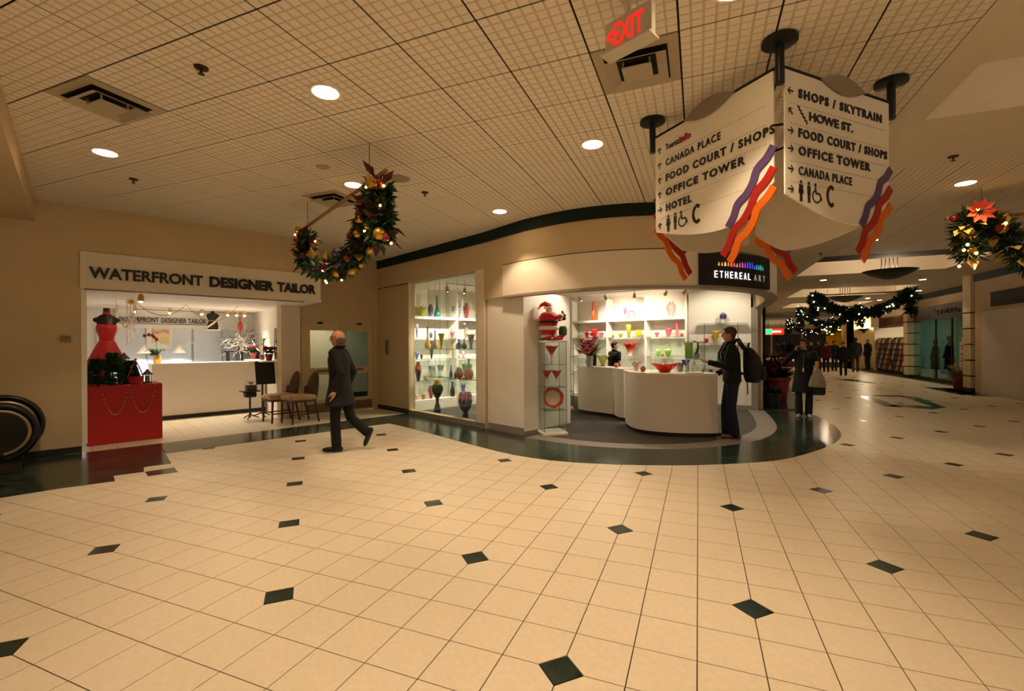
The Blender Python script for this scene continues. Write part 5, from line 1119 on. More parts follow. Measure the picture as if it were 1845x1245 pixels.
gm('orange', [(0, '#e85010'), (1, '#f06a1c')]); gm('pinkclear', [(0, '#e8c8c4'), (1, '#e0a8a8')], trans=.45); gm('red', [(0, '#c01c1c'), (1, '#d83030')]); gm('olive', [(0, '#9aa030'), (1, '#b8b850')]); gm('redclear', [(0, '#f0d8c8'), (.3, '#e8a890'), (.6, '#d83018'), (1, '#e02818')]); gm('lime', [(0, '#7ad010'), (.5, '#98d830'), (1, '#c8e8a0')])
gm('pinkred', [(0, '#e0909a'), (1, '#d84860')]); gm('purpleclear', [(0, '#e8e8ec'), (.25, '#e0dce8'), (.45, '#3a2a60'), (.8, '#4a3a70'), (1, '#d0c8dc')]); gm('redorange', [(0, '#f04a10'), (.5, '#f03018'), (1, '#e83a18')]); gm('greyglass', [(0, '#b8b4b0'), (.7, '#8a8890'), (1, '#a04048')]); gm('cobalt', [(0, '#e0e4ea'), (.45, '#d0d8e8'), (.55, '#2018a0'), (1, '#2a20b0')]); gm('green', [(0, '#18a878'), (.6, '#60c8a0'), (1, '#88d0b0')]); gm('redlily', [(0, '#f0e4dc'), (.45, '#f0d0c0'), (.6, '#d84830'), (1, '#c83020')]); gm('mosaic', [(0, '#7a2818'), (.35, '#d87040'), (.5, '#8a3020'), (.65, '#e0a070'), (1, '#6a2418')], swirl=2.2); gm('gold', [(0, '#b88a28'), (1, '#d8b048')])
def glassware(p, h, w, shape, mat_, label, cat='vase', wave=None, group='art glass', mt=None):
    pr = PROF[shape]; mx = max(r for r, z in pr); m = MB(); m.lathe([(r / mx * w / 2, z * h) for r, z in pr], seg=22, wave=wave)
    o = m.build({'bowl': 'glass_bowl', 'ball': 'glass_ball'}.get(cat, 'glass_' + cat.replace(' ', '_')), GL[mat_], smooth='all', loc=p); return tag(o, label, cat, group)
ruffle = lambda n, a, up=0.: (lambda an, t: (1 + a * t * t * math.sin(an * n), up * t ** 3 * math.sin(an * n)))
def put(px, yb, yt, wpx, A, B, z, shape, mat_, label, cat='vase', wave=None):
    p = on_line(px, yb, A, B); k = ppm(p); return glassware(Vector((p.x, p.y, z + .001)), (yb - yt) / k, wpx / k, shape, mat_, label, cat, wave)
UA, UB = SN(6, -9.76), SN(9.5, -9.76)
for a in [
 (758, 561, 545, 21, 2.28, 'flat', 'olive', 'green branching glass bowl on the top shelf', 'bowl', ruffle(5, .5, .06)), (775.5, 567, 544, 11, 2.28, 'urn', 'greypurple', 'grey purple swirled urn on the top shelf', 'vase', None), (787, 567, 528, 12, 2.28, 'longneck', 'teal', 'tall teal long-necked bottle on the top shelf', 'vase', None),
 (829, 563, 529, 9, 2.28, 'cyl', 'white', 'tall white cylinder vase on the top shelf', 'vase', None), (840, 563, 535, 12, 2.28, 'urn', 'pinkolive', 'pink urn with olive rim on the top shelf', 'vase', None), (821, 564, 545, 18, 2.28, 'bowl', 'paleblue', 'wide pale blue bowl on the top shelf', 'bowl', ruffle(3, .3, .1)),
 (750.5, 606, 581, 6, 1.756, 'cone', 'purple', 'narrow purple vase at the left of the second shelf', 'vase', None), (776, 607, 597, 7, 1.756, 'cup', 'greypurple', 'small grey cup on the second shelf', 'vase', None), (814.5, 607, 591, 9, 1.756, 'urn', 'pinkpurple', 'pink and purple urn on the second shelf', 'vase', None), (825, 607, 600, 4.5, 1.756, 'urn', 'pink', 'tiny pink vase beside the pink purple urn', 'vase', None), (839, 606, 584, 10, 1.756, 'cone', 'brownswirl', 'brown swirled tapered vase on the second shelf', 'vase', None),
 (750.5, 649, 634, 8, 1.236, 'urn', 'blue', 'small blue pot at the left of the third shelf', 'vase', None), (759, 649, 640, 5, 1.236, 'urn', 'inky', 'tiny dark blue vase on the third shelf', 'vase', None), (777, 648, 617, 11, 1.236, 'cone', 'darkgreen', 'dark green tapered vase below the amber bottles', 'vase', None), (816, 646, 614, 8, 1.236, 'cone', 'ambergreen', 'amber and green teardrop vase on the third shelf', 'vase', None), (826, 646, 640, 5, 1.236, 'ball', 'brown', 'tiny brown glass ball on the third shelf', 'ball', None), (834, 646, 634, 6, 1.236, 'cup', 'pink', 'small pink cup on the third shelf', 'vase', None),
 (753, 690, 656, 12, .701, 'urn', 'blueorange', 'dark blue and orange urn at the left of the fourth shelf', 'vase', None), (778, 690, 664, 13, .701, 'bowl', 'clear', 'clear fluted bowl on the fourth shelf', 'bowl', ruffle(8, .1)), (793, 689, 663, 14, .701, 'tulip', 'clear', 'clear flared bowl behind the pedestal vase', 'bowl', ruffle(6, .12)), (812, 688, 664, 6, .701, 'bottle', 'inky', 'thin dark bottle on the fourth shelf', 'vase', None), (767.5, 690, 682, 8, .701, 'ball', 'brown', 'small brown glass ball on the fourth shelf', 'ball', None), (841, 687, 662, 19, .701, 'flat', 'greendish', 'dark green shallow dish on the fourth shelf', 'bowl', None),
 (750, 722, 711, 6, .241, 'urn', 'pink', 'small pink vase at the left of the bottom shelf', 'vase', None), (762.5, 725, 717, 8, .241, 'urn', 'brown', 'small brown pot on the bottom shelf', 'vase', None), (776, 724, 701, 10, .241, 'urn', 'maroon', 'maroon urn on the bottom shelf', 'vase', None), (814.5, 722, 696, 9, .241, 'bottle', 'darkgreen', 'dark green urn on the bottom shelf', 'vase', None), (834, 720, 698, 10, .241, 'bowl', 'blue', 'small blue bowl on the bottom shelf', 'bowl', None)]:
    put(a[0], a[1], a[2], a[3], UA, UB, *a[4:])
FA3, FB3 = SN(6.15, -9.2), SN(6.15, -6.9)
for a in [(770, 628, 588, 11, 1.49, 'longneck', 'amber', 'tall amber bottle with a bent long neck', 'vase', None), (783.5, 628, 594, 9, 1.49, 'longneck', 'amber', 'slimmer amber bottle beside the tall one', 'vase', None), (795, 628, 600, 13, 1.49, 'tulip', 'yellow', 'bright yellow flared vase on the hanging shelf', 'vase', ruffle(5, .12, .012)),
 (826, 628, 610, 11, 1.49, 'bottle', 'blue', 'blue bottle on the hanging shelf', 'vase', None), (836, 628, 609, 10, 1.49, 'bulbneck', 'tealdark', 'dark teal bottle on the hanging shelf', 'vase', None), (848, 628, 602, 15, 1.49, 'tulip', 'lavender', 'lavender flared vase at the end of the hanging shelf', 'vase', ruffle(5, .14, .012)),
 (827, 682, 662, 16, .86, 'globe', 'orangewhite', 'orange and white glass globe on the lower hanging shelf', 'vase', None), (844, 684, 648, 18, .86, 'bulbneck', 'orangewhite', 'orange and white long-necked bulb vase', 'vase', None), (820, 682, 673, 5, .86, 'cup', 'inky', 'small dark cup left of the orange globe', 'vase', None)]:
    put(a[0], a[1], a[2], a[3], FA3, FB3, *a[4:])
p = fl(787.5, 745); glassware(p + Vector((0, 0, .002)), 61 / ppm(p), 22 / ppm(p), 'pedestal', 'greenamber', 'large green and amber pedestal vase on the showcase floor', 'vase')
p = fl(838, 757); glassware(p + Vector((0, 0, .002)), 51 / ppm(p), 26 / ppm(p), 'chalice', 'pinkblue', 'large pink and blue chalice vase on the showcase floor', 'vase')
BA3, BB3 = Vector((BA.x, BA.y + .16, 0)), Vector((BB.x, BB.y + .16, 0))
for a in [(1069, 577, 543, 10, 2.292, 'tower', 'orange', 'tall orange tower vase on the top back shelf', 'vase', None), (1126, 574, 551, 7, 2.292, 'goblet', 'pinkpurple', 'pink and blue goblet on the top back shelf', 'goblet', None), (1209, 572, 544, 16, 2.292, 'urn', 'pinkclear', 'large clear pink vase on the top back shelf', 'vase', None),
 (1044, 609, 604, 5, 1.771, 'ball', 'brown', 'small brown ball at the left of the second back shelf', 'ball', None), (1057, 609, 588, 6, 1.771, 'bottle', 'red', 'red bottle on the second back shelf', 'vase', None), (1070.5, 609, 593, 13, 1.771, 'bowl', 'red', 'red lily bowl on the second back shelf', 'bowl', ruffle(5, .2, .02)), (1083.5, 609, 600, 7, 1.771, 'bowl', 'pinkred', 'small red bowl on the second back shelf', 'bowl', None), (1104, 609, 604, 5, 1.771, 'ball', 'brown', 'small brown ball in the middle back bay', 'ball', None), (1118, 609, 602, 9, 1.771, 'flat', 'olive', 'small olive dish in the middle back bay', 'bowl', None), (1132.5, 609, 586, 10, 1.771, 'bowl', 'olive', 'tall olive bowl in the middle back bay', 'bowl', ruffle(4, .15, .04)), (1150, 609, 597, 12, 1.771, 'bowl', 'yellow', 'thin yellow bowl in the middle back bay', 'bowl', ruffle(3, .25, .03)),
 (1183, 608, 600, 8, 1.771, 'bowl', 'pinkred', 'small pink dish in the right back bay', 'bowl', None), (1204, 608, 593, 13, 1.771, 'bowl', 'pinkred', 'pink flower bowl in the right back bay', 'bowl', ruffle(5, .25, .015)), (1219.5, 607, 581, 7, 1.771, 'cyl', 'pinkred', 'pink cylinder vase in the right back bay', 'vase', None), (1228, 607, 601, 6, 1.771, 'ball', 'mosaic', 'small mosaic ball at the right of the second back shelf', 'ball', None),
 (1135, 641, 619, 25, 1.236, 'tulip', 'redclear', 'large red splash bowl with a clear foot', 'bowl', ruffle(7, .22, .05)), (1185.5, 641, 629, 9, 1.236, 'bowl', 'lime', 'small lime green basket bowl', 'bowl', ruffle(4, .15, .02)), (1203, 641, 628, 14, 1.236, 'bowl', 'lime', 'lime green bowl under a looped handle', 'bowl', None), (1193, 641, 636, 6, 1.236, 'ball', 'mosaic', 'mosaic ball between the lime green bowls', 'ball', None)]:
    put(a[0], a[1], a[2], a[3], BA3, BB3, *a[4:])
p = on_line(1137, 573, BA3, BB3); rp = thing('ring_plate', 'round pink rimmed glass plate standing upright', 'plate', (p.x, p.y, 2.292), -.27); MB().tube([(.10 * math.cos(a), 0, .13 + .10 * math.sin(a)) for a in [k * .3142 for k in range(20)]], .014, 8, closed=True).build('rim', GL['pinkred'], rp, True); MB().lathe([(.095, -.004), (.095, .004)], seg=24, mt=Matrix.Translation((0, 0, .13)) @ Matrix.Rotation(R(90), 4, 'X')).build('disc', GL['clear'], rp); MB().box((0, 0, .012), (.12, .06, .024)).build('foot', GL['clear'], rp)
lb_ = [o for o in COL.objects if o.get('label') == 'lime green bowl under a looped handle'][0]; MB().tube([(.09 * math.cos(a), 0, .16 + .16 * math.sin(a)) for a in [R(-10 + 20 * k) for k in range(11)]], .008, 6).build('loop_handle', GL['lime'], lb_, True)
R3A, R3B = Vector((0, 12.15, 0)), Vector((1, 12.15, 0))
for a in [(1302.5, 583, 563, 12, 2.057, 'urn', 'purpleclear', 'clear vase with a purple heart on the top right shelf', 'vase', None), (1292, 583, 573, 6, 2.057, 'urn', 'clear', 'small clear vase beside the purple one', 'vase', None), (1272, 618, 609, 8, 1.591, 'ball', 'red', 'red glass ball on the right glass shelf', 'ball', None), (1289, 618, 597, 16, 1.591, 'tulip', 'gold', 'yellow amber flared bowl on a clear foot', 'bowl', ruffle(5, .15, .01)), (1312, 618, 601, 7, 1.591, 'cone', 'yellow', 'small yellow figure vase on the right glass shelf', 'vase', None), (1322, 618, 609, 6, 1.591, 'globe', 'gold', 'small gold round vase on the right glass shelf', 'vase', None), (1278, 656, 644, 8, 1.061, 'globe', 'green', 'round green vase on the low right shelf', 'vase', None), (1293, 656, 640, 7, 1.061, 'bottle', 'tealdark', 'green stoppered bottle on the low right shelf', 'vase', None)]:
    put(a[0], a[1], a[2], a[3], R3A, R3B, *a[4:])
# on the counter
def on_counter(px, yb, yt, wpx, shape, mat_, label, cat='vase', wave=None):
    p = onz(px, yb, 1.0705); k = ppm(p); return glassware(p, (yb - yt) / k, wpx / k, shape, mat_, label, cat, wave)
for a in [(1085.5, 659, 641, 23, 'tulip', 'olive', 'olive green splash bowl with tall tips on the counter', 'bowl', ruffle(5, .2, .05)), (1110, 662, 653, 9, 'ball', 'mosaic', 'orange mosaic ball near the clerk', 'ball', None), (1146, 667, 652, 22, 'tulip', 'pinkclear', 'pink and clear splash bowl on the counter', 'bowl', ruffle(6, .22, .03)), (1158, 669.5, 659, 10, 'ball', 'mosaic', 'dark mosaic ball at the counter edge', 'ball', None), (1197, 670, 655, 41, 'bowl', 'redorange', 'big red orange two-winged glass bowl on the counter', 'bowl', lambda an, t: (1 + t * .25 * math.cos(2 * an) ** 2 - .35 * t * abs(math.sin(an)), .04 * t ** 3 * math.cos(2 * an))),
 (1225, 669, 653, 13, 'cup', 'greyglass', 'grey flared vase with a red rim on the counter', 'vase', ruffle(3, .1, .01)), (1235, 669, 648, 16, 'flute', 'cobalt', 'cobalt blue goblet with a clear stem on the counter', 'goblet', None), (1250, 670, 642, 8, 'bottle', 'clear', 'tall clear bottle at the right of the goblet', 'vase', None), (1265, 669, 660, 6, 'cup', 'white', 'small white cup before the glass shelves', 'cup', None), (1280, 670, 665.5, 9, 'flat', 'inky', 'small black star dish near the customer', 'bowl', ruffle(5, .4))]:
    on_counter(*a)
p = onz(1062, 661, 1.0705); bq = thing('flower_bouquet', 'bouquet of pink and red flowers in a grey vase on the counter', 'flowers', p); bq.scale = (1.25,) * 3; MB().lathe([(.05, 0), (.055, .02), (.06, .15), (.065, .2), (.05, .2)], seg=16).build('vase', M('vase_grey', '#a9a4a0', .3), bq, True); rng = random.Random(8); m = MB()
for k in range(34): an = rng.random() * 6.28; m.leaf((0, .03, .18), (math.cos(an) * .7, math.sin(an) * .7, rng.uniform(.3, 1.2)), (0, 0, 1), rng.uniform(.2, .42), .05)
m.build('leaves', m_green, bq)
for k in range(26):
    an = k * 2.4; rr = .04 + .13 * rng.random(); c = Vector((math.cos(an) * rr, math.sin(an) * rr * .8 - .05, .25 + .33 * rng.random())); m = MB()
    for j in range(6): b2 = j * 1.047; m.leaf(c, (math.cos(b2), math.sin(b2), .5), (0, 0, 1), .075, .07)
    m.ball(c + Vector((0, 0, .01)), .03, 8, 6); m.build('flower', M(('petal_pink', 'petal_red', 'petal_rose')[k % 3], ('#e8809c', '#d0404c', '#e06080')[k % 3], .5), bq)
# small glass case with a swan on the counter
p = onz(1237, 673, 1.0705); k = ppm(p); w = 29 / k; h = 58 / k; gc = thing('glass_display_box', 'tall clear glass box with a white lid on the counter', 'display case', p + Vector((.12, .22, 0)), R(-8))
for x in (-1, 1): MB().box((x * w / 2, 0, h / 2), (.006, w * .8, h - .03)).build('pane', m_glass, gc); MB().box((0, x * w * .4, h / 2), (w, .006, h - .03)).build('pane', m_glass, gc)
MB().box((0, 0, h - .012), (w + .03, w * .8 + .03, .022)).build('lid', m_top, gc); MB().box((0, 0, .007), (w + .01, w * .8 + .01, .014)).build('base', m_top, gc); MB().box((0, 0, h * .44), (w * .96, w * .76, .006)).build('shelf', glass_mat('shelf_glass'), gc)
sw = thing('glass_swan', 'black and clear glass swan inside the glass box', 'figurine', gc.location + Vector((.03, -.02, h * .44 + .005))); MB().ball((0, 0, .06), .06, 12, 8, (.8, .7, 1)).build('body', GL['greyglass'], sw, 'all'); MB().tube([(0, 0, .1), (.03, 0, .2), (.02, 0, .28), (-.04, 0, .30), (-.07, 0, .27)], [.022, .016, .014, .016, .006], 8).build('neck', GL['inky'], sw, True)
gn = thing('green_plaque', 'lime green glass plaque inside the glass box', 'plaque', gc.location + Vector((-.09, .03, h * .44 + .005))); MB().box((0, 0, .15), (.13, .02, .28), bev=.008).build('panel', GL['lime'], gn); MB().box((0, 0, .006), (.1, .05, .012)).build('foot', GL['clear'], gn)
# ------------------------------------------------------------------ glass tower with lily vases, Santa on top
tc_ = (fl(965, 781) + fl(1024, 781)) / 2; tc_.z = 0; TW = .40; trz = R(35)
gt = thing('glass_tower', 'slim square glass display tower at the shop entrance', 'display case', tc_, trz); TZ = 1.64
MB().box((0, 0, .03), (TW + .04, TW + .04, .05), bev=.006).build('base', m_top, gt); MB().box((0, 0, TZ - .015), (TW + .03, TW + .03, .03), bev=.004).build('top', m_top, gt)
for x in (-1, 1): MB().box((x * TW / 2, 0, TZ / 2 + .02), (.006, TW, TZ - .08)).build('pane', m_glass, gt); MB().box((0, x * TW / 2, TZ / 2 + .02), (TW, .006, TZ - .08)).build('pane', m_glass, gt)
for x in (-1, 1):
    for y in (-1, 1): MB().box((x * TW / 2, y * TW / 2, TZ / 2 + .02), (.007, .007, TZ - .08)).build('corner_edge', M('corner_dark', '#4a5a54', .2), gt)
for z in (1.22, .83, .43): MB().box((0, 0, z), (TW - .01, TW - .01, .007)).build('shelf', glass_mat('shelf_glass'), gt)
for dx, z, h, w, lb in ((0, 1.224, .32, .22, 'red lily vase on the top tower shelf'), (-.088, .834, .28, .17, 'left red lily vase on the second tower shelf'), (.088, .834, .28, .17, 'right red lily vase on the second tower shelf')): glassware(tc_ + Vector((dx, -.02, z)), h, w, 'flute', 'redlily', lb, 'vase', ruffle(3, .12, .015))
bo = glassware(tc_ + Vector((0, .02, .434)), .11, .37, 'bowl', 'redlily', 'large ruffled red rimmed bowl standing on edge in the tower', 'bowl', ruffle(7, .10, .02)); bo.rotation_euler = (R(78), 0, R(25)); bo.location.z = .434 + .195
def santa(p, rz):
    t = thing('santa_figure', 'santa figure in red with white trim standing on the glass tower', 'figurine', p, rz); t.scale = (1.2, 1.25, 1.0); mr = M('santa_red', '#c0161c', .7, var=.1, sheen=.3); mw = M('santa_fur', '#eae2d2', .9, bump=.6, bscale=120)
    s = .66 / .70
    def L(nm, prof, mt, c=(0, 0), wb=None): oval([(a * s, b * s, z * s) for a, b, z in prof], 22, wb).build(nm, mt, t, 'all')
    L('boots', [(.12, .10, 0), (.13, .11, .03), (.11, .09, .06)], m_black); L('trouser_trim', [(.135, .115, .055), (.145, .125, .08), (.135, .115, .11)], mw); L('trousers', [(.125, .105, .09), (.135, .115, .16), (.14, .12, .22)], mr)
    L('coat_hem', [(.15, .13, .20), (.172, .15, .225), (.17, .15, .25), (.15, .13, .275)], mw); L('coat', [(.15, .13, .26), (.155, .135, .30), (.15, .13, .34), (.155, .14, .38), (.17, .145, .44), (.15, .12, .50), (.09, .08, .535)], mr); L('belt', [(.158, .138, .325), (.162, .142, .335), (.162, .142, .36), (.158, .138, .37)], m_black)
    MB().ball((0, .02 * s, .575 * s), .062 * s, 12, 9, (1, 1, 1.1)).build('face', M('santa_skin', '#d8a384', .6), t, 'all'); MB().ball((0, .035 * s, .525 * s), .075 * s, 12, 9, (1.05, .8, 1.1)).build('beard', mw, t, 'all'); MB().ball((0, .083 * s, .575 * s), .012, 8, 6).build('nose', M('santa_skin'), t)
    MB().lathe([(.066 * s, .60 * s), (.074 * s, .61 * s), (.07 * s, .635 * s)], seg=18).build('hat_brim', mw, t, True); MB().tube([(0, 0, .62 * s), (0, -.015, .665 * s), (0, -.05, .70 * s), (0, -.10, .67 * s), (0, -.135, .625 * s)], [.066 * s, .06 * s, .045 * s, .03 * s, .012 * s], 14).build('hat', mr, t, True); MB().ball((0, -.14, .61 * s), .022, 10, 8).build('pompom', mw, t, True)
    for sx in (-1, 1):
        MB().tube([(sx * .13 * s, .02, .47 * s), (sx * .17 * s, .09, .41 * s), (sx * .12 * s, .17, .43 * s + .02 * sx)], [.05 * s, .046 * s, .04 * s], 12).build('sleeve', mr, t, True); MB().ball((sx * .115 * s, .18, .435 * s + .02 * sx), .042 * s, 10, 8).build('cuff', mw, t, True); MB().ball((sx * .10 * s, .215, .44 * s + .02 * sx), .034 * s, 10, 8).build('mitten', m_black, t, True)
    MB().tube([(.10 * s, .20, .46 * s), (.09, .20, .52 * s), (.085, .19, .55 * s)], [.018, .02, .012], 8).build('pipe', m_pole, t, True); MB().lathe([(.03, .08), (.055, .1), (.06, .2), (.045, .24), (.05, .25)], (.02, .20, .0), 12).build('sack', m_green, t, True)
    return t
santa(tc_ + Vector((-.06, .02, TZ + .001)), R(-75))
rng = random.Random(3); bg_ = thing('berry_garland', 'pile of shiny red berry balls around the feet of the santa', 'garland', tc_ + Vector((0, 0, TZ)))
for k in range(46):
    t_ = rng.random(); MB().ball((lerp(-.10, .20, t_) + rng.uniform(-.02, .02), rng.uniform(-.14, -.06) if t_ < .7 else rng.uniform(-.1, .04), .03 + rng.choice([0, .045, .085]) * rng.random()), .032 * rng.uniform(.8, 1.1), 10, 8).build('berry', M('berry_red', '#b01420', .12, coat=.8), bg_, 'all')
# second tower farther in, at the left
p = Vector((-3.05, 10.9, 0)); g2 = thing('glass_tower', 'second glass display tower standing deeper in the shop', 'display case', p, R(20))
MB().box((0, 0, .03), (.5, .36, .05)).build('base', m_top, g2); MB().box((0, 0, 1.70), (.5, .36, .03)).build('top', m_top, g2)
for x in (-1, 1): MB().box((x * .24, 0, .87), (.006, .34, 1.64)).build('pane', m_glass, g2); MB().tube([(x * .24, -.17, .05), (x * .24, -.17, 1.70)], .008, 6).build('rod', M('rod_steel'), g2)
for z in (.45, .86, 1.28): MB().box((0, 0, z), (.48, .34, .008)).build('shelf', m_edge, g2)
# ------------------------------------------------------------------ spotlights of the shop
m_spot = M('spot_brass', '#c9b27a', .25, metal=.8)
def spot_row(name, label, pts, z, aim, pw):
    t = thing(name, label, 'ceiling light', (0, 0, 0)); a, b = Vector(pts[0]), Vector(pts[-1]); MB().tube([(a.x, a.y, z - .02), (b.x, b.y, z - .02)], .012, 6).build('rail', m_white, t)
    for q in pts:
        q = Vector(q); d = (Vector(aim) - Vector((q.x, q.y, z))).normalized(); c = Vector((q.x, q.y, z - .14)); mt = Matrix.Translation(c) @ d.to_track_quat('Z', 'Y').to_matrix().to_4x4()
        hd = MB().lathe([(.018, -.06), (.03, -.05), (.045, .05), (.048, .06), (.04, .06)], seg=14, mt=mt).build('spot_head', m_spot, t, True); MB().tube([(q.x, q.y, z - .02), c], .008, 6).build('stem', m_spot, t); MB().ball(c + d * .05, .028, 8, 6).build('bulb', m_bulbw, hd)
        l = light('SPOT', c + d * .09, pw, SHOPW, .03, 110, .6, Vector(aim)); l.parent = t
    return t
spot_row('track_light', 'row of brass spots inside the showcase', [SN(s_, -8.6).xy for s_ in (6.3, 6.8, 7.4, 8.1, 9.0)], 3.0, SN(7.0, -9.3, 1.0), 120)
spot_row('track_light', 'row of brass spots before the back wall shelves', [(-3.1, 12.9), (-2.35, 12.7), (-1.55, 12.5), (-.75, 12.3), (-.3, 12.2)], 3.0, (-1.9, 13.9, 1.3), 55)
spot_row('track_light', 'row of brass spots over the shop counter', [(-2.2, 10.4), (-1.2, 9.9), (-.2, 9.6), (.5, 9.9)], 3.0, (-.4, 9.6, .0), 50)
spot_row('track_light', 'pair of brass spots aimed at the right glass shelves', [(.2, 11.0), (.75, 11.0)], 3.0, (.5, 12.3, 1.5), 32)
spot_row('track_light', 'pair of brass spots aimed at the entrance tower', [(-1.9, 8.3), (-1.6, 8.1)], 3.0, (-2.5, 7.9, 1.6), 22)

# ================================================================== PEOPLE
def remesh(mb, voxel, it=4):
    me = bpy.data.meshes.new('tmp'); me.from_pydata([tuple(v) for v in mb.v], [], mb.f); me.update(); o = bpy.data.objects.new('tmp', me); COL.objects.link(o)
    r = o.modifiers.new('r', 'REMESH'); r.mode = 'VOXEL'; r.voxel_size = voxel
    if it: s = o.modifiers.new('s', 'SMOOTH'); s.factor = .5; s.iterations = it
    dg = bpy.context.evaluated_depsgraph_get(); out = bpy.data.meshes.new_from_object(o.evaluated_get(dg)); bpy.data.objects.remove(o); bpy.data.meshes.remove(me)
    out.polygons.foreach_set('use_smooth', [True] * len(out.polygons)); return out
def soft(name, mb, mat, parent, voxel=.012, it=4):
    me = remesh(mb, voxel, it); me.name = name; me.materials.append(mat); o = bpy.data.objects.new(name, me); COL.objects.link(o); o.parent = parent; return o
def limb(m, pts, rad, seg=12):
    m.tube(pts, rad, seg)
    for p, r in zip(pts, rad): m.ball(p, r * .99, seg, 8)
def trunk(m, secs, seg=20):
    """ellipse sections (x, y, z, rx, ry) from bottom to top"""
    vs = []; n = len(secs)
    for (x, y, z, rx, ry) in secs:
        for k in range(seg): an = 2 * math.pi * k / seg; vs.append((x + rx * math.cos(an), y + ry * math.sin(an), z))
    fs = [tuple(range(seg - 1, -1, -1)), tuple(range((n - 1) * seg, n * seg))]
    for i in range(n - 1):
        for k in range(seg): l = (k + 1) % seg; fs.append((i * seg + k, i * seg + l, (i + 1) * seg + l, (i + 1) * seg + k))
    m.add(vs, fs)
def hand(m, wrist, d, palm_n, side, curl=.5):
    """palm, four unequal bent fingers and a thumb from the side of the palm"""
    d = Vector(d).normalized(); n = Vector(palm_n); n = (n - d * n.dot(d)).normalized(); s = d.cross(n) * side; w = Vector(wrist)
    limb(m, [w, w + d * .03], [.026, .028], 10)
    for k in (-1, 0, 1): limb(m, [w + d * .02 + s * .018 * k, w + d * .085 + s * .022 * k], [.016, .015], 8)
    for k, L in zip((-1.5, -.5, .5, 1.5), (.058, .074, .080, .070)):
        b = w + d * .088 + s * .0185 * k; a1 = d * math.cos(curl * .5) + n * math.sin(curl * .5); a2 = d * math.cos(curl * 1.4) + n * math.sin(curl * 1.4)
        limb(m, [b, b + a1 * L * .5, b + a1 * L * .5 + a2 * L * .55], [.0098, .009, .0082], 8)
    b = w + d * .03 + s * .028; t1 = (d * .6 + s * .75 + n * .3).normalized(); limb(m, [b, b + t1 * .038, b + t1 * .038 + (d * .9 + s * .15 + n * .35).normalized() * .034], [.013, .0115, .0095], 8)
SK = {'light': M('skin_light', '#c98d68', .55, var=.05, vscale=20), 'tan': M('skin_tan', '#a8714e', .55, var=.05, vscale=20)}
